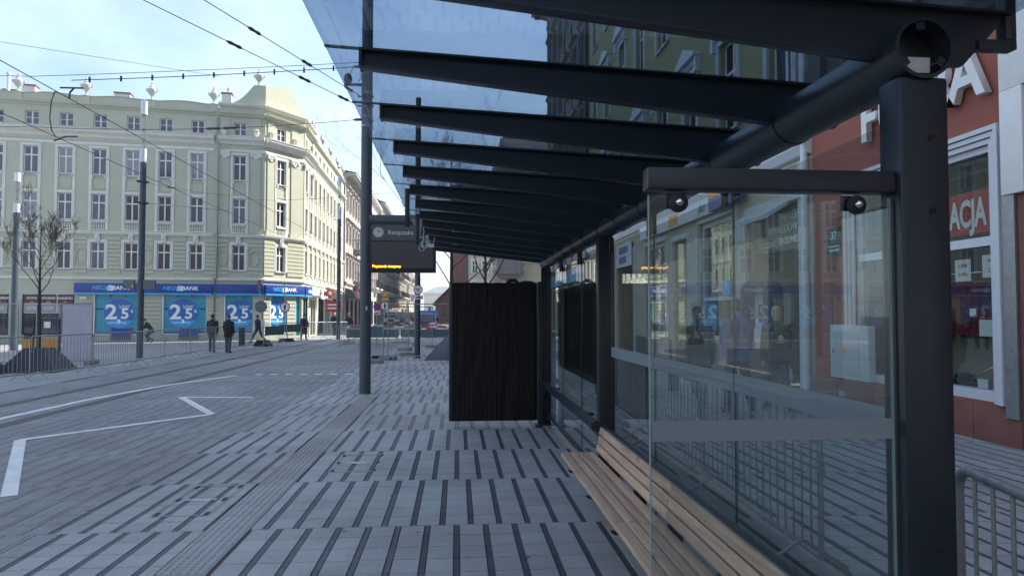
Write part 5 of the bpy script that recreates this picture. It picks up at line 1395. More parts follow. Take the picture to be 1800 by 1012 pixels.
# fascia boards over the shops
f = fy.part('shop_fascia', MB().box(L(24.9) - 0.2, L(16.9), -0.22, -0.15, 4.30, 4.76), 'lightpanel')
fy.text('plus', 0.36, 'teal_cloth', (L(18.6), -0.226, 4.53), parent=f, extrude=0.004, bold=0.01)
link('orange_squares', MB().box(L(21.6), L(21.2), -0.228, -0.221, 4.36, 4.70).box(L(21.15), L(20.7), -0.228, -0.221, 4.36, 4.70).mesh('sq'), 'orange', f)
f = fy.part('corner_sign', MB().box(L(17.6), L(15.9), -0.40, -0.23, 4.28, 4.78), 'bank_blue'); link('orange_band', MB().box(L(17.6), L(16.0), -0.408, -0.401, 4.6, 4.75).mesh('b'), 'orange', f)
link('emblem', MB().disc((L(16.6), -0.42, 4.58), 0.15, 0.01).mesh('e'), 'signblue', f); link('emblem_ring', MB().disc((L(16.6), -0.4145, 4.58), 0.17, 0.004).mesh('e'), 'print_white', f)
f = fy.part('door_sign', MB().box(L(29.3), L(26.7), -0.14, -0.115, 3.55, 4.5), 'lightpanel')
mb = MB()
for row, ws in ((4.22, (0.2, 0.24, 0.16, 0.22, 0.2, 0.26)), (3.82, (0.24, 0.2, 0.2, 0.26, 0.2))):
    x = L(28.0) - 0.75
    for w_ in ws: mb.box(x, x + w_, -0.150, -0.141, row - 0.14, row + 0.14); x += w_ + 0.035
link('blue_lettering', mb.mesh('l'), 'bank_blue', f)
f = fy.part('gate_sign', MB().box(L(15.95), L(13.25), 0.10, 0.14, 3.0, 3.9), 'olive_sign')
fy.text('ZWIĄZEK', 0.24, 'print_ltgrey', (L(14.2), 0.094, 3.72), parent=f, extrude=0.003, bold=0.01)
fy.text('INWALIDÓW', 0.22, 'print_ltgrey', (L(14.5), 0.094, 3.46), parent=f, extrude=0.003, bold=0.01)
fy.text('ODDZIAŁ', 0.17, 'print_ltgrey', (L(15.2), 0.094, 3.18), parent=f, extrude=0.003, bold=0.01)
fy.text('ŚRÓDMIEŚCIE', 0.20, 'print_white', (L(14.05), 0.094, 3.20), parent=f, extrude=0.003, bold=0.014)
f = fy.part('tilted_canopy', MB().prism([(-0.55, 3.62), (0.0, 3.95), (0.0, 4.02), (-0.58, 3.70)], L(15.9), L(13.9), 'x'), 'lightpanel')
# blue hooded cash machine in the gateway wall
cm = MB(); n = 14
pts = [(L(15.55) + 1.25 * (0.5 - 0.5 * math.cos(math.pi * k / n)), 2.10 + 0.30 * math.sin(math.pi * k / n)) for k in range(n + 1)]
cash = fy.part('cash_machine', MB().box(L(15.55) + 0.08, L(15.55) + 1.17, -0.12, 0.2, 0.85, 2.09), 'lightpanel')
link('hood', MB().prism(pts, -0.42, -0.001, 'y').box(L(15.55), L(15.55) + 0.07, -0.42, 0, 0.9, 2.1).box(L(15.55) + 1.18, L(15.55) + 1.25, -0.42, 0, 0.9, 2.1).mesh('hood'), 'cloth_navy', cash)
link('screen', MB().box(L(15.55) + 0.3, L(15.55) + 0.85, -0.13, -0.121, 1.45, 1.85).mesh('screen'), 'pane_blue', cash)
link('fascia', MB().box(L(15.55) + 0.2, L(15.55) + 1.0, -0.2, -0.121, 1.0, 1.3).mesh('fascia'), 'print_ltgrey', cash)
fy.part('rain_pipe', MB().tube([(YW - 0.12, -0.14, 0.1), (YW - 0.12, -0.14, 20)], 0.07, 10), 'paint_white_metal', smooth=True)
fy.part('pilaster', MB().box(YW - 0.55, YW - 0.24, -0.06, -0.001, 0, 4.7), 'lightpanel')
fy.part('plinth', MB().box(L(26.5), L(25.0), -0.04, -0.001, 0, 0.8).box(L(22.3), L(21.7), -0.04, -0.001, 0, 0.8).box(L(24.9), L(22.4), -0.04, -0.001, 0, 0.75).box(L(19.3), L(16.7), -0.04, -0.001, 0, 0.85), 'dark_stone')
# red fur shop: dark ornate floors above a terracotta ground floor
RW = 12.95 + 3.5
def Q(y): return 12.95 - y
rops = [(Q(11.55), Q(8.42), 0.52, 3.86), (Q(7.6), Q(5.2), 0.05, 3.0), (Q(3.6), Q(0.6), 0.5, 3.8)]
t, fr = town_house('fur_shop_house', 'terracotta fronted fur shop with dark ornate upper floors on the right', origin=(RX, 12.95, 0), ang=R(-90), W=RW, H=19.5, cols=[1.6 + 2.7 * i for i in range(6)], rows=[6.4, 10.4, 14.4], wallm='dark_stone', trim='dark_stone', win=(1.2, 2.4), hood='gable', overhang=1.1, depth=12, gz=5.55, ground=rops, pil=(0.25, 2.95, 5.65, 8.35, 11.05, 13.75), split=True)
fr.part('shop_render', wall_mesh(0, RW, 0.001, 5.54, [(a - 0.0, b + 0.0, c, d) for a, b, c, d in rops], 0.02), 'terracotta', (0, -0.035, 0), fix=False)
a, b, c, d = rops[0]
mb = MB()
for k in range(3):
    o = k * 0.075; th = 0.03 + 0.03 * (2 - k)
    mb.box(a - 0.20 + o, b + 0.20 - o, -0.036 - th, -0.036, d + 0.20 - o - 0.062, d + 0.20 - o)
    mb.box(a - 0.20 + o, a - 0.138 + o, -0.036 - th, -0.036, 0.5, d + 0.138 - o).box(b + 0.138 - o, b + 0.20 - o, -0.036 - th, -0.036, 0.5, d + 0.138 - o)
fr.part('window_moulding', mb, 'paint_white_metal')
tt = fr.part('shop_front', MB().box(a, a + 0.06, 0.0, 0.16, c, d).box(b - 0.06, b, 0.0, 0.16, c, d).box(a + 0.06, b - 0.06, 0.0, 0.16, d - 0.1, d).box(a + 0.06, b - 0.06, -0.03, 0.16, c, c + 0.13).box(a + 0.06, b - 0.06, 0.0, 0.16, 2.54, 2.66), 'paint_white_metal')
link('upper_pane', MB().box(a + 0.06, b - 0.06, 0.08, 0.088, 2.66, d - 0.1).mesh('pane'), 'glass_shop', tt)
link('lower_pane', MB().box(a + 0.06, b - 0.06, 0.08, 0.088, c + 0.13, 2.54).mesh('pane'), 'glass_shop', tt)
link('room', MB().box(a - 0.2, b + 0.2, 1.3, 1.35, c, d).box(a - 0.2, b + 0.2, 0.24, 1.3, c - 0.05, c - 0.001).box(a - 0.2, b + 0.2, 0.24, 1.3, d + 0.05, d + 0.1).box(a - 0.25, a - 0.2, 0.24, 1.35, c, d).box(b + 0.2, b + 0.25, 0.24, 1.35, c, d).mesh('room'), 'interior', tt)
bn = fr.part('sale_banner', MB().box(b - 1.95, b - 0.12, 0.105, 0.112, 2.74, 3.32), 'signred')
fr.text('LIKWIDACJA', 0.52, 'print_white', (b - 1.14, 0.100, 3.0), parent=bn, extrude=0.003, bold=0.03, sx=0.58)
def paper(x, z, w, h, lines):
    p = fr.part('price_paper', MB().box(x, x + w, 0.100, 0.104, z, z + h), 'print_white')
    for s_, sz, m_, dz in lines: fr.text(s_, sz, m_, (x + w / 2, 0.097, z + h * dz), parent=p, extrude=0.001)
paper(b - 0.88, 2.10, 0.30, 0.30, [('3.890', 0.08, 'wire', 0.70), ('3.490', 0.08, 'signred', 0.3)])
paper(b - 0.37, 2.13, 0.32, 0.30, [('990', 0.08, 'wire', 0.70), ('250', 0.08, 'signred', 0.3)])
paper(b - 0.45, 1.35, 0.30, 0.22, [])
paper(b - 0.62, 1.62, 0.12, 0.10, [])
paper(b - 0.50, 0.66, 0.18, 0.12, [])
# furs on rails, a stand and things on the window floor
rail = MB(); rail.tube([(a + 0.2, 0.65, 2.25), (b - 0.1, 0.65, 2.25)], 0.012, 8); rail.tube([(b - 0.75, 0.6, 0.55), (b - 0.75, 0.6, 2.25)], 0.014, 8); rail.tube([(b - 0.75, 0.6, 0.95), (b - 1.15, 0.5, 0.70)], 0.014, 8); rail.tube([(b - 0.75, 0.6, 0.95), (b - 0.5, 0.5, 0.6)], 0.014, 8)
fr.part('garment_rail', rail, 'chrome', smooth=True)
for i in range(8):
    x = a + 0.3 + i * 0.34
    mb = MB(); mb.tube([(x, 0.7, 2.2), (x, 0.7, 2.1), (x, 0.68, 1.9), (x + 0.02, 0.68, 1.6), (x, 0.70, 1.35), (x, 0.70, 1.30)], [(0.04, 0.05), (0.13, 0.09), (0.17, 0.12), (0.16, 0.12), (0.18, 0.14), (0.05, 0.05)], 12)
    for sx in (-1, 1): mb.tube([(x + sx * 0.12, 0.68, 2.08), (x + sx * 0.19, 0.66, 1.8), (x + sx * 0.17, 0.62, 1.45)], [0.06, 0.07, 0.05], 8)
    fr.part('fur_coat', mb, 'fur_red' if i % 3 else 'cloth_brown', smooth=True)
for i in range(7):
    x = a + 0.3 + i * 0.42 + rnd.uniform(-0.05, 0.05)
    mb = MB(); mb.lathe([(0.02, 0), (0.14, 0.0), (0.17, 0.05), (0.13, 0.12 + 0.1 * (i % 2)), (0.03, 0.15 + 0.1 * (i % 2))], 12, (x, 0.5 + 0.2 * (i % 2), c + 0.0)); fr.part('fur_hat', mb, ('cloth_black', 'cloth_brown', 'cloth_beige')[i % 3], smooth=True)
fr.part('inner_curtain', MB().box(a, b, 1.0, 1.03, 0.55, 1.7), 'interior_pale')
# big shop name
for ch, yy in zip('FUTRA', (10.88, 10.27, 9.73, 9.22, 8.68)):
    fr.text(ch, 0.96, 'signwhite', (Q(yy), -0.13, 4.80), extrude=0.05, bold=0.025)
fr.part('sign_box', MB().box(Q(8.15), Q(5.0), -0.14, -0.036, 4.42, 7.2).box(Q(8.15), Q(7.80), -0.14, -0.036, 3.12, 4.419), 'signwhite', bevel=0.01)
fr.part('metal_jamb', MB().box(b + 0.21, b + 0.42, -0.10, -0.036, 0.36, 3.9), 'steel')
fr.part('lower_render', MB().box(b + 0.43, b + 1.0, -0.06, -0.036, 0.0, 3.1), 'plinth')
a2, b2, c2, d2 = rops[1]; shopfront(fr, *rops[1], fm='dark_wood', n_=2); shopfront(fr, *rops[2], fm='paint_white_metal')
pl = [0, a - 0.55, a + 0.5, a + 1.25, a + 2.1, a + 2.75, b + 0.42]
for x0, x1 in zip(pl[:-1], pl[1:]): fr.part('plinth_slab', MB().box(x0 + 0.004, x1 - 0.004, -0.07, -0.0365, 0, 0.47), 'plinth', bevel=0.004)
np_ = fr.part('number_plate', MB().box(0.55, 1.0, -0.06, -0.04, 2.70, 3.22), 'darkgreen'); fr.text('37', 0.2, 'print_white', (0.775, -0.064, 3.06), parent=np_, extrude=0.002)
link('plate_lines', MB().box(0.6, 0.95, -0.0625, -0.0605, 2.86, 2.88).box(0.6, 0.95, -0.0625, -0.0605, 2.78, 2.82).mesh('l'), 'print_ltgrey', np_)
eb = fr.part('meter_cabinet', MB().box(0.78, 1.95, -0.16, -0.036, 0.52, 1.45), 'paint_white_metal', bevel=0.008)
link('cabinet_door', MB().box(0.84, 1.70, -0.172, -0.161, 0.60, 1.34).mesh('d'), 'lightpanel', eb); link('warning_label', MB().box(1.2, 1.3, -0.176, -0.1725, 0.95, 1.1).mesh('w'), 'signyellow', eb)
link('lock', MB().box(0.9, 0.94, -0.19, -0.1725, 0.95, 1.02).mesh('k'), 'steel', eb)

# ---- the street goes on behind the photographer (it shades and is mirrored in the glass)
town_house('town_house', 'grey town house behind the viewpoint, right side of the street', origin=(RX, -3.6, 0), ang=R(-90), W=24, H=19, cols=[2 + 2.9 * i for i in range(8)], rows=[5.6, 9.6, 13.6], wallm='pale_stone', trim='cream', win=(1.1, 2.1), hood='flat', depth=12, ground=[(2 + 5.6 * i, 5 + 5.6 * i, .3, 3.4) for i in range(4)])
town_house('town_house', 'brown town house behind the viewpoint, left side of the street', origin=(-14.5, -46, 0), ang=R(90), W=38, H=18, cols=[2 + 2.9 * i for i in range(12)], rows=[5.2, 9.0, 12.8], wallm='pale_stone', trim='cream', win=(1.1, 2.1), hood='flat', depth=12)
town_house('town_house', 'ochre town house closing the street far behind the viewpoint', origin=(12, -48, 0), ang=R(180), W=30, H=17, cols=[2 + 2.9 * i for i in range(10)], rows=[5.2, 9.0, 12.8], wallm='pale_stone', trim='cream', win=(1.1, 2.1), hood='flat', depth=12)
# ================================================================== BARRIERS AND SITE FENCES
def barrier_parts(Lb=2.2, h=1.08, nb=17, r=0.017, rb=0.007, seg=10):
    c = 0.09; x0, x1 = -Lb / 2, Lb / 2; pts = []
    z0, z1 = 0.17, h
    def arc(cx, cz, a0):
        return [(cx + c * math.cos(a0 + k * math.pi / 8), 0, cz + c * math.sin(a0 + k * math.pi / 8)) for k in range(5)]
    pts = arc(x1 - c, z1 - c, 0) + arc(x0 + c, z1 - c, math.pi / 2) + [(x0, 0, z0), (x1, 0, z0)]
    pts.append(pts[0]); mb = MB(); mb.tube(pts, r, seg, caps=False)
    fm = mb.mesh('frame', smooth=True)
    bm_ = MB().tube([(0, 0, z0), (0, 0, z1)], rb, 8).mesh('bar', smooth=True)
    ft = MB().tube([(-0.0, -0.30, 0.012), (-0.0, -0.02, 0.19), (0.0, 0.02, 0.19), (0.0, 0.30, 0.012)], 0.013, 8).mesh('foot', smooth=True)
    hk = MB().tube([(x1, 0, 0.75), (x1 + 0.05, 0, 0.75), (x1 + 0.05, 0, 0.68)], 0.008, 6).mesh('hook', smooth=True)
    return fm, bm_, ft, hk, nb, Lb
BAR_A = barrier_parts(); BAR_B = barrier_parts(2.2, 1.08, 17, 0.019, 0.008, 16)
def barrier(label, p, q, group, kit=BAR_A, plate=None, bars=True):
    """crowd-control barrier standing between two ground points"""
    fm, bm_, ft, hk, nb, Lb = kit
    p, q = Vector((p[0], p[1], 0)), Vector((q[0], q[1], 0)); d = q - p; a = math.atan2(d.y, d.x); s = d.length / Lb
    t = thing('crowd_barrier', label, 'barrier', (p + q) / 2, a, group)
    o = link('frame', fm, 'galv', t); o.scale = (s, 1, 1)
    for i in range(nb):
        link('bar', bm_, 'galv', t, ((-Lb / 2 + Lb * (i + 1) / (nb + 1)) * s, 0, 0))
    for sx in (-1, 1): link('foot', ft, 'galv', t, (sx * (Lb / 2 - 0.25) * s, 0, 0))
    o = link('hook', hk, 'galv', t); o.scale = (s, 1, 1)
    if plate: link('plate', MB().box(plate[0] * s, plate[1] * s, -0.02, -0.012, plate[2], plate[3]).mesh('plate'), 'greynet', t)
    return t
# left row along the track, from the frame edge to the bank
LB = [(-11.35, 13.7), (-10.95, 15.9), (-10.5, 18.1), (-10.15, 20.4), (-10.05, 22.8), (-10.12, 25.1), (-10.1, 27.4), (-10.0, 29.8), (-9.75, 32.0)]
names = ['cut by the left frame edge', 'with dark tarps right behind it', 'in front of the tarp and bare tree', 'in front of the pale fence sheet', 'left of the tall lamp pole foot', 'standing just right of the tall lamp pole', 'left of the two people in black coats', 'in front of the two people in black coats']
for i in range(8): barrier('crowd barrier by the tram track, ' + names[i], LB[i], LB[i + 1], 'crowd barriers along the tram track')
barrier('short crowd barrier with solid grey plate right of the two coats', LB[8], (-9.6, 33.6), 'crowd barriers along the tram track', plate=(-1.0, -0.1, 0.2, 1.0))
barrier('crowd barrier behind the round grey sign back', (-9.5, 35.2), (-8.9, 36.9), 'crowd barriers by the bank', plate=(-1.0, 1.0, 0.55, 1.0))
barrier('crowd barrier at the foot of the red-rimmed walker ban sign', (-10.3, 41.2), (-9.2, 42.2), 'crowd barriers by the bank', plate=(-1.0, 1.0, 0.55, 1.0))
barrier('crowd barrier right behind the person with a backpack', (-9.6, 44.2), (-8.4, 45.6), 'crowd barriers by the bank')
barrier('crowd barrier between backpack person and lamp pole', (-8.3, 45.2), (-7.2, 46.6), 'crowd barriers by the bank')
barrier('crowd barrier with mesh just left of the thick pole', (-5.6, 33.6), (-4.6, 35.2), 'crowd barriers at the crossing')
barrier('crowd barrier with grey plate touching the thick pole', (-4.55, 34.6), (-3.5, 34.0), 'crowd barriers at the crossing', plate=(-1.0, 1.0, 0.55, 1.0))
# behind the shelter
RB = [(2.62, 13.2), (2.52, 10.95), (2.40, 8.70), (2.30, 6.40), (2.22, 4.15)]
rn = ['farthest one seen through the shelter glass', 'behind the display cases', 'behind the middle shelter post', 'nearest one seen through the shelter glass']
for i in range(4): barrier('crowd barrier behind the shelter, ' + rn[i], RB[i], RB[i + 1], 'crowd barriers behind the shelter', BAR_B)
barrier('galvanised crowd barrier in the lower right corner beside the post', (1.89, 2.52), (1.42, 0.40), 'crowd barriers behind the shelter', BAR_B)

def site_fence(label, p, q, h=1.95, sheet_m=None, foot=True):
    p, q = Vector((*p, 0)), Vector((*q, 0)); d = q - p; a = math.atan2(d.y, d.x); W = d.length
    t = thing('mesh_fence_panel', label, 'fence', (p + q) / 2, a, 'mesh fence panels around the roadworks')
    mb = MB(); z0 = 0.12
    mb.tube([(-W / 2, 0, 0.02), (-W / 2, 0, h)], 0.021, 8); mb.tube([(W / 2, 0, 0.02), (W / 2, 0, h)], 0.021, 8); mb.tube([(-W / 2, 0, h), (W / 2, 0, h)], 0.019, 8); mb.tube([(-W / 2, 0, z0), (W / 2, 0, z0)], 0.019, 8)
    part('frame', mb, 'galv', t, smooth=True)
    mb = MB(); n_ = int(W / 0.13)
    for i in range(1, n_): x = -W / 2 + W * i / n_; mb.box(x - 0.0025, x + 0.0025, -0.0025, 0.0025, z0, h)
    for i in range(1, 8): z = z0 + (h - z0) * i / 8; mb.box(-W / 2, W / 2, 0.003, 0.008, z - 0.0025, z + 0.0025)
    o = part('mesh', mb, 'galv', t); o['kind'] = 'stuff'
    if foot:
        for sx in (-1, 1):
            link('concrete_foot', MB().prism([(-0.34, 0), (0.34, 0), (0.30, 0.13), (-0.30, 0.13)], -0.11, 0.11, 'y').mesh('foot', bevel=0.01), 'concrete', t, (sx * W / 2, 0, 0), R(80))
    if sheet_m: link('sheet', MB().box(-W / 2 + 0.04, W / 2 - 0.04, -0.02, -0.01, z0 + 0.02, h - 0.03).mesh('sheet'), sheet_m, t)
    return t
site_fence('mesh fence panel round the left tree, reaching the frame edge', (-16.4, 22.9), (-13.9, 23.3))
site_fence('mesh fence panel in front of the photo studio window', (-13.85, 24.2), (-12.75, 23.5))
site_fence('narrow fence panel covered with a pale grey sheet', (-12.7, 23.5), (-11.84, 23.7), sheet_m='sheet')
site_fence('mesh fence panel with dark post right of the thick tram pole', (-2.45, 25.0), (-1.9, 27.4), 1.9)
site_fence('mesh fence panel closing the pavement behind the slim pole', (-2.45, 25.0), (0.4, 25.4), 1.98)
site_fence('mesh fence panel set back in the middle of the street', (-2.3, 31.0), (-1.2, 33.6))
site_fence('mesh fence panel before the red van', (-4.8, 36.0), (-2.2, 36.4), 1.6)
site_fence('mesh fence panel on the right pavement, nearer one', (-0.2, 34.0), (0.4, 38.0), 2.1)
site_fence('mesh fence panel on the right pavement, middle one', (0.5, 39.0), (1.0, 43.0), 2.1)
site_fence('mesh fence panel on the right pavement, farther one', (1.1, 44.0), (1.6, 48.0), 2.1)
# red and white boards across the street
for i, (x0, x1, y) in enumerate(((-6.0, -3.2, 38.5), (-3.1, -0.4, 38.8))):
    t = thing('barrier_board', ('left' if i == 0 else 'right') + ' red and white striped barrier board across the street', 'barrier', ((x0 + x1) / 2, y, 0), 0, 'striped boards across the street')
    w = (x1 - x0) / 2
    part('board', MB().box(-w, w, -0.02, 0.02, 0.85, 0.96), 'signwhite', t)
    for k in range(3): link('red_stripe', MB().box(-w + 0.2 + k * w * 0.66, -w + 0.2 + k * w * 0.66 + 0.5, -0.026, -0.0205, 0.852, 0.958).mesh('s'), 'signred', t)
    part('grey_net', MB().box(-w, w, 0.03, 0.04, 0.32, 0.76), 'greynet', t)
    for sx in (-1, 1): part('post', MB().tube([(sx * (w - 0.1), 0.05, 0), (sx * (w - 0.1), 0.05, 1.0)], 0.025, 8).box(sx * (w - 0.1) - 0.3, sx * (w - 0.1) + 0.3, -0.1, 0.2, 0, 0.12), 'galv', t)
# concrete block and rubber mat in front of the fence
t = part('concrete_foot', MB().prism([(-0.34, 0), (0.34, 0), (0.31, 0.13), (-0.31, 0.13)], -0.12, 0.12, 'y'), 'concrete', None, (-2.75, 23.3, 0), R(-3), bevel=0.012); tag(t, 'loose concrete fence foot on the paving right of the thick pole', 'concrete block')
t = part('dark_tarp_cover', MB().add([(-1.18, 24.6, 0.005), (1.9, 24.6, 0.005), (2.4, 27.0, 0.78), (-0.42, 27.0, 0.78), (-0.42, 29, 0.0), (2.4, 29, 0.0)], [(0, 1, 2, 3), (3, 2, 5, 4), (0, 3, 4), (1, 5, 2)]), 'tarp'); tag(t, 'dark sloping tarp on the pavement left of the wrapped panel', 'tarp')
# tree pit covers on the far left
def pit_cover(label, x, y, w, d, h):
    t = thing('tree_pit_cover', label, 'tarp', (x, y, 0), R(4), 'dark tarps over the tree pits')
    mb = MB(); n1 = 14; top = 0.36; vs = []; fs = []
    rings = [(1.0, 0.0), (0.92, 0.12 * h), (0.66, 0.55 * h), (top, h)]
    for s, z in rings:
        for i in range(n1 * 4):
            k = i // n1; f = (i % n1) / n1
            cx = [(-1, -1), (1, -1), (1, 1), (-1, 1)]; a, b = cx[k], cx[(k + 1) % 4]
            px, py = a[0] + (b[0] - a[0]) * f, a[1] + (b[1] - a[1]) * f
            wob = 1 + 0.05 * mnoise.noise(Vector((px * 3 + x, py * 3, z * 3)))
            vs.append((px * w / 2 * s * wob, py * d / 2 * s * wob, z))
    N = n1 * 4
    for r_ in range(3):
        for i in range(N): fs.append((r_ * N + i, r_ * N + (i + 1) % N, (r_ + 1) * N + (i + 1) % N, (r_ + 1) * N + i))
    fs.append(tuple(range(3 * N, 4 * N)))
    part('tarp', MB().add(vs, fs), 'tarp', t)
    part('stake', MB().tube([(0.35, 0.4, 0), (0.35, 0.4, 1.5)], 0.03, 6).tube([(-0.35, 0.4, 0), (-0.35, 0.4, 1.5)], 0.03, 6), 'dark_wood', t)
pit_cover('dark blue tarp heaped round the bare tree left of the lamp pole', -12.05, 21.2, 1.5, 1.5, 0.66)
pit_cover('dark blue tarp cut by the left frame edge', -13.15, 19.9, 1.5, 1.5, 0.6)
t = thing('site_board', 'orange site board behind the left tree', 'board', (-14.3, 25.2, 0), R(6))
part('board', MB().box(-0.55, 0.55, -0.03, 0.03, 0.25, 0.78), 'orange', t); part('legs', MB().box(-0.5, -0.42, -0.03, 0.03, 0, 0.25).box(0.42, 0.5, -0.03, 0.03, 0, 0.25), 'orange', t); part('box', MB().box(-0.55, -0.2, 0.1, 0.4, 0.0, 0.92), 'cloth_black', t)

# ================================================================== ROAD SIGNS ON RUBBER FEET
def foot_stack(t, n=3):
    for i in range(n): part('rubber_foot', MB().box(-0.42 + 0.05 * i, 0.42 - 0.04 * i, -0.22 + 0.02 * i, 0.22, 0.10 * i + 0.004, 0.10 * i + 0.096), 'black_rubber', t, rz=R(12 * i - 8), bevel=0.02)
t = thing('sign_stand', 'leaning post with the grey back of a round sign before the bank', 'traffic sign', (-9.75, 36.0, 0)); foot_stack(t)
part('post', MB().tube([(0.05, 0, 0.1), (-0.22, 0.05, 3.35)], 0.035, 8), 'galv', t); part('sign_disc', MB().disc((-0.10, -0.05, 1.98), 0.30, 0.02), 'signback', t); part('clamp', MB().box(-0.06, 0.06, -0.06, 0.04, 1.0, 1.3), 'lightpanel', t)
part('top_box', MB().box(-0.30, -0.14, -0.05, 0.08, 2.75, 3.3), 'signback', t)
t = thing('sign_stand', 'round red-rimmed no walking sign on a post before the bank corner', 'traffic sign', (-9.9, 41.5, 0)); foot_stack(t, 2)
part('post', MB().tube([(0.05, 0, 0.1), (-0.18, 0.05, 3.4)], 0.035, 8), 'galv', t)
part('rim', MB().disc((-0.10, -0.07, 2.0), 0.29, 0.02), 'signred', t); part('face', MB().disc((-0.10, -0.078, 2.0), 0.235, 0.006), 'signwhite', t)
def walker(t, cx, cz, s, y):
    part('walker_symbol', MB().box(cx - 0.07 * s, cx + 0.07 * s, y - 0.004, y, cz - 0.05 * s, cz + 0.13 * s).box(cx - 0.06 * s, cx - 0.01 * s, y - 0.004, y, cz - 0.2 * s, cz - 0.05 * s).box(cx + 0.005 * s, cx + 0.05 * s, y - 0.004, y, cz - 0.2 * s, cz - 0.05 * s).prism([(cx + 0.045 * s * math.cos(k), cz + 0.18 * s + 0.045 * s * math.sin(k)) for k in [i * math.pi / 5 for i in range(10)]], y - 0.004, y, 'y'), 'wire', t)
walker(t, -0.10, 2.0, 0.85, -0.0785)
t = thing('sign_stand', 'no walking sign under a yellow flasher right of the thick pole', 'traffic sign', (-2.72, 26.0, 0))
part('post', MB().tube([(0, 0, 0), (0, 0, 2.5)], 0.02, 8), 'galv', t); part('rim', MB().disc((0.06, -0.07, 1.92), 0.17, 0.02), 'signred', t); part('face', MB().disc((0.06, -0.078, 1.92), 0.135, 0.006), 'signwhite', t); walker(t, 0.06, 1.92, 0.5, -0.0785)
part('flasher', MB().prism([(-0.06, 2.12), (0.20, 2.12), (0.20, 2.17), (0.16, 2.20), (0.14, 2.39), (0.10, 2.43), (0.08, 2.49), (0.05, 2.43), (0.02, 2.39), (0.0, 2.20), (-0.06, 2.17)], -0.05, 0.03, 'y'), 'signyellow', t); part('flasher_mark', MB().box(0.01, 0.13, -0.056, -0.051, 2.23, 2.26), 'wire', t)
part('rubber_foot', MB().box(-0.4, 0.4, -0.2, 0.2, 0.0, 0.1), 'black_rubber', t, bevel=0.02)
t = round_sign('no_stopping_sign', 'round blue no stopping sign with red rim behind the walker ban', (-4.05, 35.6, 1.98), 0.18, 'nostop')
for a in (45, -45): part('cross', MB().box(-0.15, 0.15, -0.017, -0.0125 + (a > 0) * 0.001, -0.016, 0.016, Matrix.Rotation(R(a), 4, 'Y')), 'signred', t)
part('plate', MB().box(-0.16, 0.16, -0.01, 0.01, -0.40, -0.21), 'signwhite', t); part('plate_symbol', MB().prism([(-0.11, -0.33), (-0.05, -0.27), (0, -0.32), (0.05, -0.27), (0.11, -0.33), (0.11, -0.36), (-0.11, -0.36)], -0.014, -0.0105, 'y'), 'wire', t); part('post', MB().tube([(0, 0.03, -1.98), (0, 0.03, 0.2)], 0.02, 8), 'galv', t)
t = thing('shop_sign', 'red round shop sign projecting beside the photographer board', 'sign', (-9.55, 53.2, 3.1)); part('disc', MB().disc((0, 0, 0), 0.34, 0.15), 'signred', t); part('bracket', MB().box(-0.9, -0.3, 0.05, 0.1, -0.02, 0.02), 'wire', t); part('logo', MB().disc((0.05, -0.01, 0.05), 0.14, 0.008), 'signwhite', t)
t = thing('shop_sign', 'red shop board with white lines hanging on a post by the photographer', 'sign', (-8.9, 50.5, 0)); part('post', MB().tube([(0, 0, 0), (0, 0, 3.1)], 0.04, 8), 'galv', t); part('board', MB().box(-0.45, 0.65, -0.05, 0.05, 1.75, 2.5), 'signred', t); part('lines', MB().box(-0.3, 0.5, -0.06, -0.051, 2.2, 2.3).box(-0.3, 0.5, -0.06, -0.051, 1.95, 2.05), 'signwhite', t)

# ================================================================== BARE TREES
def bare_tree(label, x, y, h, trunk_h, r0, seed, spread=0.5, limbs=9, levels=3, lean=(0, 0), rk=1.0):
    rg = random.Random(seed)
    t = thing('bare_tree', label, 'tree', (x, y, 0))
    mt, mc = MB(), MB()
    tp_ = [(0, 0, 0), (0.02, 0.01, trunk_h * 0.5), (lean[0] * 0.3, lean[1] * 0.3, trunk_h), (lean[0] * 0.6, lean[1] * 0.6, trunk_h + (h - trunk_h) * 0.45), (lean[0], lean[1], h)]
    mt.tube(tp_, [r0, r0 * 0.85, r0 * 0.7, r0 * 0.4, r0 * 0.08], 8)
    def grow(p, d, ln, r_, lv):
        P = [p]; rs = [r_]; q = Vector(p); dd = Vector(d)
        n_ = 4
        for i in range(n_):
            dd = (dd + Vector((rg.uniform(-0.2, 0.2), rg.uniform(-0.2, 0.2), rg.uniform(-0.02, 0.22)))).normalized()
            q = q + dd * ln / n_; P.append(q.copy()); rs.append(max(0.0025, r_ * (1 - 0.8 * (i + 1) / n_)))
        (mt if lv == 0 else mc).tube(P, rs, 6 if lv == 0 else 4, caps=False)
        if lv < levels:
            for k in range(rg.randint(3, 5)):
                f = rg.uniform(0.3, 1.0); i = min(n_ - 1, int(f * n_)); bp_ = P[i].lerp(P[i + 1], f * n_ - i) if f < 1 else P[-1]
                nd = (dd + Vector((rg.uniform(-1, 1), rg.uniform(-1, 1), rg.uniform(-0.25, 0.6))) * 0.75).normalized()
                grow(bp_, nd, ln * rg.uniform(0.35, 0.6), max(0.003, r_ * 0.45), lv + 1)
    for i in range(limbs):
        f = i / max(1, limbs - 1); z = trunk_h + (h - trunk_h) * 0.62 * f
        a = i * 2.4 + rg.uniform(-0.4, 0.4); up = 0.9 + 0.5 * f
        base = Vector((lean[0] * (0.3 + 0.5 * f), lean[1] * (0.3 + 0.5 * f), z))
        grow(base, Vector((math.cos(a) * spread * 1.6, math.sin(a) * spread * 1.6, up)).normalized(), (h - z) * rg.uniform(0.65, 0.95), r0 * (0.42 - 0.2 * f) * rk, 0)
    part('trunk', mt, 'bark', t, smooth=True); part('crown', mc, 'bark', t)
    return t
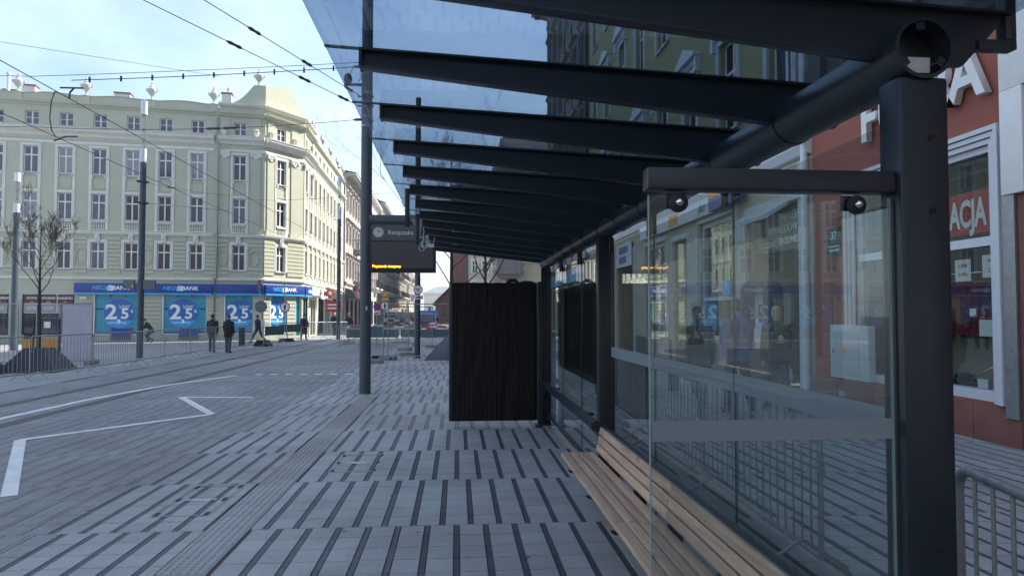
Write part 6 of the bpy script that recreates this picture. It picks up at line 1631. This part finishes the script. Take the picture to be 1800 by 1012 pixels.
bare_tree('young bare tree before the photo studio on the left', -12.05, 21.15, 4.3, 2.2, 0.056, 3, 0.62, 11, 4, rk=0.7)
bare_tree('bare tree reaching in from the left frame edge', -14.6, 21.0, 4.4, 2.3, 0.056, 11, 0.6, 10, 3, rk=0.7)
bare_tree('bare dark tree behind the wrapped panel', -0.22, 26.0, 8.2, 2.3, 0.11, 5, 0.7, 12, 3, rk=0.55)
bare_tree('slim bare tree further down on the right pavement', 1.6, 40.0, 8.5, 3.0, 0.12, 8, 0.5, 9, 2)

# ================================================================== VEHICLES
def van(name, label, x, y, rz, Lv, Wv, Hv, m, kind='van'):
    t = thing(name, label, 'van' if kind != 'truck' else 'truck', (x, y, 0), rz)
    w = Wv / 2; z0 = 0.35
    if kind == 'van': prof = [(-Lv / 2, z0), (Lv / 2, z0), (Lv / 2, Hv * 0.97), (-Lv / 2 + 1.5, Hv), (-Lv / 2 + 1.1, Hv * 0.95), (-Lv / 2 + 0.35, Hv * 0.58), (-Lv / 2 + 0.05, Hv * 0.5)]
    else: prof = [(-Lv / 2, z0), (-Lv / 2 + 1.9, z0), (-Lv / 2 + 1.9, Hv * 0.86), (-Lv / 2 + 0.4, Hv * 0.88), (-Lv / 2 + 0.08, Hv * 0.5)]
    part('body', MB().prism(prof, -w, w, 'x'), m, t, bevel=0.05)
    if kind == 'truck':
        part('load_box', MB().box(-w, w, -Lv / 2 + 2.0, Lv / 2, 0.9, Hv), m, t, bevel=0.02); part('chassis', MB().box(-w * 0.6, w * 0.6, -Lv / 2 + 1.9, Lv / 2, 0.5, 0.88), 'black_rubber', t)
    part('windscreen', MB().prism([(-Lv / 2 + 0.33, Hv * 0.585), (-Lv / 2 + 1.06, Hv * 0.93), (-Lv / 2 + 1.02, Hv * 0.95), (-Lv / 2 + 0.29, Hv * 0.60)] if kind == 'van' else [(-Lv / 2 + 0.07, Hv * 0.53), (-Lv / 2 + 0.36, Hv * 0.83), (-Lv / 2 + 0.33, Hv * 0.84), (-Lv / 2 + 0.04, Hv * 0.54)], -w * 0.9, w * 0.9, 'x'), 'carglass', t)
    for sx in (-1, 1):
        part('side_window', MB().box(sx * w - 0.01 + 0.004 * sx, sx * w + 0.01 + 0.004 * sx, -Lv / 2 + 0.9, -Lv / 2 + 1.7, Hv * 0.60, Hv * 0.85), 'carglass', t)
        part('headlight', MB().box(sx * w * 0.72 - 0.16, sx * w * 0.72 + 0.16, -Lv / 2 - 0.02, -Lv / 2 + 0.05, 0.70, 0.92), 'signwhite', t)
        part('mirror', MB().box(sx * (w + 0.14) - 0.09, sx * (w + 0.14) + 0.09, -Lv / 2 + 0.65, -Lv / 2 + 0.72, Hv * 0.55, Hv * 0.70), 'black_rubber', t)
        for yy in (-Lv / 2 + 0.85, Lv / 2 - 0.95):
            wh = part('wheel', MB().lathe([(0.2, -0.11), (0.35, -0.11), (0.37, 0), (0.35, 0.11), (0.2, 0.11)], 18), 'tyre', t, (sx * (w - 0.1), yy, 0.37), rot=(0, R(90), 0)); part('rim', MB().lathe([(0.02, -0.115), (0.2, -0.1), (0.2, 0.1), (0.02, 0.115)], 12), 'galv', wh)
    part('bumper', MB().box(-w, w, -Lv / 2 - 0.08, -Lv / 2 + 0.1, 0.32, 0.58), 'black_rubber', t, bevel=0.02); part('grille', MB().box(-w * 0.5, w * 0.5, -Lv / 2 - 0.025, -Lv / 2, 0.66, 0.95), 'black_rubber', t)
    part('number_plate', MB().box(-0.26, 0.26, -Lv / 2 - 0.1, -Lv / 2 - 0.081, 0.40, 0.51), 'signwhite', t)
    return t
van('truck', 'white lorry cab coming down the street left of the red van', -7.75, 85.0, 0, 6.5, 1.5, 2.1, 'carwhite', 'truck')
van('van', 'dark red van parked in the street beyond the fences', -6.1, 83.0, R(-4), 4.6, 1.5, 1.8, 'carred')
van('truck', 'blue lorry behind the slim pole', -2.45, 56.0, 0, 6.0, 1.6, 1.85, 'carblue', 'truck')
van('van', 'orange site van showing behind the white lorry', -7.9, 95.0, 0, 4.6, 1.7, 2.3, 'orange')
t = thing('barrier_block', 'red and white water barrier beside the blue lorry', 'barrier', (-1.75, 48.0, 0)); part('red_block', MB().prism([(-0.5, 0), (0.5, 0), (0.3, 0.9), (-0.3, 0.9)], -0.3, 0.3, 'y'), 'signred', t, bevel=0.03); part('white_band', MB().box(0.36, 0.75, -0.3, 0.3, 0.0, 0.85), 'signwhite', t)
# ================================================================== PEOPLE
def remesh(mb, voxel, it=4):
    me = mb.mesh('tmp'); o = bpy.data.objects.new('tmp', me)
    m1 = o.modifiers.new('r', 'REMESH'); m1.mode = 'VOXEL'; m1.voxel_size = voxel
    m2 = o.modifiers.new('s', 'SMOOTH'); m2.iterations = it; m2.factor = 0.5
    r = evaluated_mesh(o); bpy.data.meshes.remove(me)
    r.polygons.foreach_set('use_smooth', [True] * len(r.polygons)); r.materials.clear()
    return r
def person(label, loc, heading, H, legs, arms, coat='cloth_black', hem=0.80, trousers='cloth_jeans', shoes='cloth_black', hair='short', hairm='hair_dark', voxel=0.02, turn=0.0, lean=0.0, group='people walking across the square', girth=1.0, hood=False, logo=False):
    """legs: ((thigh, knee), ...) and arms: ((swing, elbow), ...) in degrees, left then right; local +y is forward"""
    k = H / 1.75
    V = Vector
    hips = {-1: V((-0.085, 0, 0.93)), 1: V((0.085, 0, 0.93))}
    J = {}
    for s, (th, kn) in zip((-1, 1), legs):
        a = R(th); b = R(th - kn); h = hips[s]
        knee = h + V((0.005 * s, math.sin(a) * 0.45, -math.cos(a) * 0.45)); ank = knee + V((0, math.sin(b) * 0.42, -math.cos(b) * 0.42))
        pitch = b * 0.75 if b < 0 else b * 0.4
        toe = ank + V((0.02 * s, math.cos(pitch) * 0.17, math.sin(pitch) * 0.17 - 0.045)); heel = ank + V((0, -0.055 * math.cos(pitch), -0.055 * math.sin(pitch) - 0.045))
        J[s] = (h, knee, ank, toe, heel)
    low = min(min(J[s][3].z, J[s][4].z) for s in J) - 0.035
    up = V((0, 0, -low))
    la = math.tan(R(lean))
    def sp_(z, x=0, y=0): return V((x, y + la * (z - 0.93), z)) + up
    A = {}
    for s, (sw, el) in zip((-1, 1), arms):
        sh = sp_(1.415, 0.175 * s * girth); a = R(sw); b = R(sw + el)
        elb = sh + V((0.045 * s, math.sin(a) * 0.29, -math.cos(a) * 0.29)); wr_ = elb + V((-0.01 * s, math.sin(b) * 0.25, -math.cos(b) * 0.25)); A[s] = (sh, elb, wr_, b)
    t = thing('person', label, 'person', loc, heading, group); t.scale = (k, k, k)
    nk, ch = sp_(1.47), sp_(1.53); rot = Matrix.Rotation(R(turn), 3, 'Z')
    hc = sp_(1.64, 0, 0.02)
    # ---- body
    mb = MB()
    mb.tube([sp_(0.88), sp_(0.95), sp_(1.1), sp_(1.28), sp_(1.42), sp_(1.47)], [(0.13, 0.10), (0.165, 0.115), (0.14, 0.10), (0.165, 0.115), (0.15, 0.09), (0.06, 0.06)], 14)
    mb.tube([nk - V((0, 0, 0.02)), ch + V((0, 0.01, 0)), hc], [0.056, 0.052, 0.05], 10)
    hd = MB(); prof = [(-0.115, 0.020, 0.030, 0.035), (-0.10, 0.042, 0.052, 0.025), (-0.06, 0.062, 0.078, 0.010), (-0.01, 0.072, 0.092, 0.0), (0.04, 0.075, 0.098, -0.004), (0.08, 0.066, 0.088, -0.006), (0.105, 0.042, 0.058, -0.006), (0.115, 0.012, 0.016, -0.006)]
    pts = [hc + rot @ V((0, oy, z)) for z, a, b, oy in prof]
    hd.tube(pts, [(a, b) for z, a, b, oy in prof], 16)
    for i_, v in enumerate(hd.v): hd.v[i_] = tuple(hc + (rot @ (V(v) - hc)) * 1.0) if turn else v
    mb.v_off = 0; mb.add(hd.v, hd.f)
    nose = [hc + rot @ V((0, 0.085, 0.012)), hc + rot @ V((0, 0.108, -0.018)), hc + rot @ V((0, 0.088, -0.030))]
    mb.tube(nose, [0.010, 0.016, 0.012], 6)
    mb.tube([hc + rot @ V((-0.022, 0.082, -0.062)), hc + rot @ V((0, 0.09, -0.06)), hc + rot @ V((0.022, 0.082, -0.062))], 0.009, 6)
    for s in (-1, 1):
        mb.tube([hc + rot @ V((s * 0.074, -0.01, 0.02)), hc + rot @ V((s * 0.084, -0.018, 0.0)), hc + rot @ V((s * 0.075, -0.008, -0.025))], [0.012, 0.016, 0.009], 6)
        h, kn_, an, toe, heel = [p + up for p in J[s]]
        mb.tube([h + V((0, 0, 0.04)), h.lerp(kn_, 0.5), kn_, kn_.lerp(an, 0.35), an], [0.085, 0.072, 0.052, 0.055, 0.036], 10)
        mb.tube([heel, an.lerp(toe, 0.4) - V((0, 0, 0.015)), toe], [0.032, 0.035, 0.022], 8)
        sh, elb, wr_, b = A[s]
        mb.tube([sp_(1.40, 0.12 * s), sh, sh.lerp(elb, 0.5), elb, elb.lerp(wr_, 0.4), wr_], [0.05, 0.055, 0.046, 0.038, 0.036, 0.026], 10)
        d = V((0, math.sin(b), -math.cos(b))); f = V((0, math.cos(b), math.sin(b)))
        pm_ = wr_ + d * 0.075
        mb.tube([wr_, wr_ + d * 0.04, pm_], [(0.020, 0.028), (0.018, 0.040), (0.016, 0.040)], 8)
        for i in range(4):
            fo = f * (0.030 - 0.020 * i); ln = (0.070, 0.078, 0.073, 0.058)[i]
            q0 = wr_ + d * 0.07 + fo; q1 = q0 + d * ln * 0.5 + V((-0.006 * s, 0, 0)); q2 = q1 + d * ln * 0.42 + V((-0.022 * s, 0, 0))
            mb.tube([q0, q1, q2], [0.0095, 0.009, 0.007], 6)
        th0 = wr_ + d * 0.025 + f * 0.022
        mb.tube([th0, th0 + d * 0.035 + f * 0.022 + V((-0.008 * s, 0, 0)), th0 + d * 0.07 + f * 0.024 + V((-0.014 * s, 0, 0))], [0.012, 0.0105, 0.008], 6)
    link('body', remesh(mb, voxel * 0.5, 2), 'skin', t)
    # ---- trousers, shoes, coat, hair
    mb = MB(); mb.tube([sp_(0.84), sp_(0.90), sp_(1.02)], [(0.13, 0.11), (0.175, 0.13), (0.165, 0.12)], 14)
    ms = MB()
    for s in (-1, 1):
        h, kn_, an, toe, heel = [p + up for p in J[s]]
        mb.tube([h + V((0, 0, 0.03)), h.lerp(kn_, 0.5), kn_, kn_.lerp(an, 0.5), an + V((0, 0, 0.03))], [0.105, 0.09, 0.07, 0.066, 0.058], 10)
        ms.tube([heel + V((0, 0, 0.0)), an.lerp(heel, 0.45), an.lerp(toe, 0.5) - V((0, 0, 0.012)), toe, toe + (toe - heel).normalized() * 0.03], [0.036, 0.046, 0.044, 0.036, 0.018], 10)
        ms.tube([an + V((0, 0, 0.05)), an.lerp(heel, 0.5)], [0.05, 0.048], 10)
    link('trousers', remesh(mb, voxel, 3), trousers, t)
    link('shoes', remesh(ms, voxel * 0.7, 2), shoes, t)
    g = girth; mb = MB()
    ring = [(hem, 0.205, 0.155), (hem + 0.05, 0.21, 0.16), (0.98, 0.20, 0.15), (1.12, 0.185, 0.14), (1.28, 0.205, 0.15), (1.38, 0.20, 0.135), (1.44, 0.15, 0.105), (1.485, 0.085, 0.085), (1.52, 0.08, 0.082)]
    mb.tube([sp_(z) for z, a, b in ring], [(a * g, b * g) for z, a, b in ring], 18)
    for s in (-1, 1):
        sh, elb, wr_, b = A[s]; d = (wr_ - elb).normalized()
        mb.tube([sp_(1.39, 0.12 * s * g), sh, sh.lerp(elb, 0.5), elb, elb.lerp(wr_, 0.5), wr_ + d * 0.02], [0.07, 0.078, 0.07, 0.062, 0.058, 0.050], 10)
    if hood: mb.tube([sp_(1.42, 0, -0.10), sp_(1.49, 0, -0.115), sp_(1.54, 0, -0.08)], [(0.10, 0.05), (0.12, 0.06), (0.09, 0.04)], 10)
    ct = link('coat', remesh(mb, voxel * 0.9, 3), coat, t)
    if logo:
        yb = -0.155 * g + 0.0
        base = sp_(1.20); yy = base.y - 0.153 * g
        lb = MB()
        for a, ln in ((-38, 0.062), (0, 0.075), (38, 0.062)):
            c_, s_ = math.cos(R(a)), math.sin(R(a)); pts = []
            for u, v in ((0, 0.0), (0.024, 0.5), (0.012, 0.85), (0, 1.0), (-0.012, 0.85), (-0.024, 0.5)):
                px, pz = u, v * ln; pts.append((px * c_ + pz * s_, pz * c_ - px * s_ + base.z + 0.012))
            lb.prism(pts, yy - 0.012 - 0.001 * (a == 0), yy + 0.01, 'y')
        for i in range(3): lb.box(-0.045, 0.045, yy - 0.0125, yy + 0.01, base.z - 0.012 + 0.010 * i, base.z - 0.006 + 0.010 * i)
        link('trefoil_print', lb.mesh('print'), 'print_ltgrey', ct)
        text('adidas', 0.055, 'print_ltgrey', ct, (0, yy - 0.011, base.z - 0.04), extrude=0.008, bold=0.012)
    mh = MB()
    def hp(x, y, z): return hc + rot @ V((x, y, z))
    if hair in ('short', 'pony', 'bob'):
        mh.tube([hp(0, -0.012, 0.13), hp(0, -0.014, 0.115), hp(0, -0.018, 0.07), hp(0, -0.026, 0.02), hp(0, -0.042, -0.03), hp(0, -0.055, -0.06 if hair == 'short' else -0.13)], [(0.02, 0.025), (0.052, 0.066), (0.080, 0.100), (0.085, 0.092), (0.080, 0.072), (0.055, 0.045)], 14)
    if hair == 'pony':
        mh.tube([hp(0, -0.09, 0.06), hp(0, -0.15, 0.07), hp(0, -0.17, 0.0), hp(0, -0.16, -0.10), hp(0.01, -0.14, -0.17)], [0.025, 0.032, 0.034, 0.028, 0.008], 8)
    if hair == 'cap':
        mh.tube([hp(0, -0.006, 0.135), hp(0, -0.006, 0.12), hp(0, -0.006, 0.07), hp(0, -0.008, 0.02), hp(0, -0.01, 0.0)], [(0.02, 0.025), (0.055, 0.07), (0.088, 0.11), (0.092, 0.112), (0.088, 0.105)], 14)
    if hair == 'hood':
        mh.tube([hp(0, -0.02, 0.14), hp(0, -0.02, 0.12), hp(0, -0.024, 0.06), hp(0, -0.03, -0.02), hp(0, -0.03, -0.11), hp(0, -0.02, -0.17)], [(0.02, 0.03), (0.07, 0.08), (0.10, 0.112), (0.105, 0.11), (0.10, 0.10), (0.11, 0.10)], 14)
    link('hair' if hair in ('short', 'pony', 'bob') else 'hat', remesh(mh, voxel * 0.6, 2), hairm, t)
    if hair == 'cap': pass
    return t, A, up, k
def pack(label, person_t, m, z=1.2, w=0.15):
    mb = MB(); mb.tube([(0, 0, -0.24), (0, 0, -0.18), (0, 0, 0.08), (0, 0, 0.19), (0, 0, 0.23)], [(w * 0.9, 0.06), (w, 0.085), (w, 0.08), (w * 0.8, 0.06), (w * 0.4, 0.03)], 12)
    k = person_t.scale[0]; off = Matrix.Rotation(person_t.rotation_euler.z, 3, 'Z') @ Vector((0, -0.215, z)) * k
    t = thing('backpack', label, 'backpack', person_t.location + off, person_t.rotation_euler.z); t.scale = (k, k, k)
    part('bag', mb, m, t, smooth=True); part('pocket', MB().box(-w * 0.7, w * 0.7, -0.11, -0.075, -0.18, 0.0), m, t, bevel=0.02)
    for s in (-1, 1): part('strap', MB().tube([(s * 0.09, 0.04, 0.18), (s * 0.11, 0.20, 0.24), (s * 0.12, 0.31, 0.10)], 0.014, 6), m, t, smooth=True)
WALK = ((24, 6), (-20, 14)); WALK2 = ((-18, 30), (22, 4)); STAND = ((3, 2), (-4, 3))
SW = ((-20, 12), (22, 16)); SW2 = ((20, 18), (-18, 12))
fw = 0.0
# left square
p, *_ = person('person in black jacket with dark rucksack standing at the track barriers', (-10.25, 30.2, 0), R(10), 1.58, ((6, 2), (-8, 4)), ((4, 10), (-4, 10)), 'cloth_black', 0.86, 'cloth_navy', hair='short', group='two people in black at the barriers')
pack('dark olive rucksack on the back of the left one of the two at the barriers', p, 'cloth_olive')
person('person in black hooded coat and dark red cap at the track barriers', (-9.5, 29.9, 0), R(-6), 1.55, ((2, 2), (-3, 6)), ((2, 25), (0, 25)), 'cloth_black', 0.72, 'cloth_jeans', hair='cap', hairm='maroon', hood=True, group='two people in black at the barriers')
person('man in dark purple jacket striding left before the bank poster', (-10.6, 38.2, 0), R(70), 1.60, ((34, 10), (-26, 20)), ((-28, 10), (18, 16)), 'cloth_navy', 0.84, 'cloth_jeans', hair='short', lean=5, hairm='hair_dark')
p, *_ = person('person in grey coat with black backpack walking away by the bank entrance', (-9.3, 43.3, 0), R(2), 1.62, WALK2, SW, 'cloth_grey', 0.86, 'cloth_char', 'maroon', hair='cap', hairm='cloth_black')
pack('black backpack worn by the person at the bank entrance', p, 'cloth_black')
person('blond woman in black coat beside the photographer shop', (-8.55, 49.5, 0), R(165), 1.66, STAND, SW, 'cloth_black', 0.70, 'cloth_black', hair='bob', hairm='hair_blond')
person('person in black coat half hidden by the shop lamp pole', (-7.25, 47.5, 0), R(150), 1.68, WALK, ((-30, 20), (30, 10)), 'cloth_black', 0.75, 'cloth_brown', hair='short')
p, *_ = person('crouching person in dark green jacket in front of the bank hatch', (-16.9, 40.2, 0), R(95), 1.5, ((62, 95), (45, 100)), ((35, 40), (30, 40)), 'cloth_green', 0.84, 'cloth_jeans', hair='cap', hairm='cloth_green', lean=32)
# right pavement, seen through the shelter glass
near_grp = 'three people walking away behind the shelter'
person('woman with ponytail in long dark coat walking behind the shelter glass', (3.72, 10.6, 0), R(-3), 1.74, ((-22, 42), (10, 2)), ((6, 14), (-8, 12)), 'cloth_black', 0.62, 'cloth_black', 'cloth_black', hair='pony', voxel=0.016, group=near_grp, turn=-10)
person('man in bright blue jacket walking behind the shelter glass', (4.52, 11.0, 0), R(-3), 1.88, ((16, 6), (-18, 16)), ((-8, 12), (10, 14)), 'cloth_blue', 0.80, 'cloth_navy', 'cloth_brown', hair='short', voxel=0.016, group=near_grp, turn=-48)
q, A, up, k = person('person in black jacket with white trefoil print walking behind the shelter glass', (5.42, 11.5, 0), R(-2), 1.76, ((14, 5), (-16, 22)), ((-4, 14), (8, 10)), 'cloth_black', 0.80, 'cloth_jeans', 'cloth_brown', hair='bob', hairm='hair_blond', voxel=0.016, group=near_grp, logo=True, girth=1.05)
hand = q.matrix_basis @ (A[1][2] + Vector((0, 0.0, -0.11)))
bag = thing('carrier_bag', 'white plastic carrier bag held by the trefoil jacket person', 'bag', hand)
mb = MB(); mb.tube([(0, 0, 0.03), (0.0, 0, -0.03), (0.01, 0, -0.10), (0.0, 0.01, -0.22), (-0.01, 0, -0.33), (0, 0, -0.38)], [(0.02, 0.02), (0.03, 0.03), (0.08, 0.05), (0.115, 0.07), (0.095, 0.06), (0.03, 0.02)], 12)
for i, v in enumerate(mb.v): n_ = mnoise.noise(Vector(v) * 22) * 0.012; mb.v[i] = (v[0] + n_, v[1] + n_, v[2])
part('bag_body', mb, 'cloth_white', bag, smooth=True)
part('handles', MB().tube([(0.0, 0.02, 0.0), (0.03, 0.03, 0.06), (0.05, 0.02, 0.03)], 0.012, 6), 'cloth_white', bag)

bpy.data.scenes.remove(_tmp)

# ================================================================== AIR
hz = MB().box(-120, 60, -70, 330, -1.2, 32).mesh('haze')
hm, hn, hl = nt('haze'); hn.remove(hn['Principled BSDF'])
hv = hn.new('ShaderNodeVolumePrincipled'); hv.inputs['Color'].default_value = (0.86, 0.91, 1.0, 1); hv.inputs['Density'].default_value = 0.0010; hv.inputs['Anisotropy'].default_value = 0.2
hl.new(hv.outputs[0], hn['Material Output'].inputs['Volume'])
struct(link('haze', hz, hm), 'stuff')
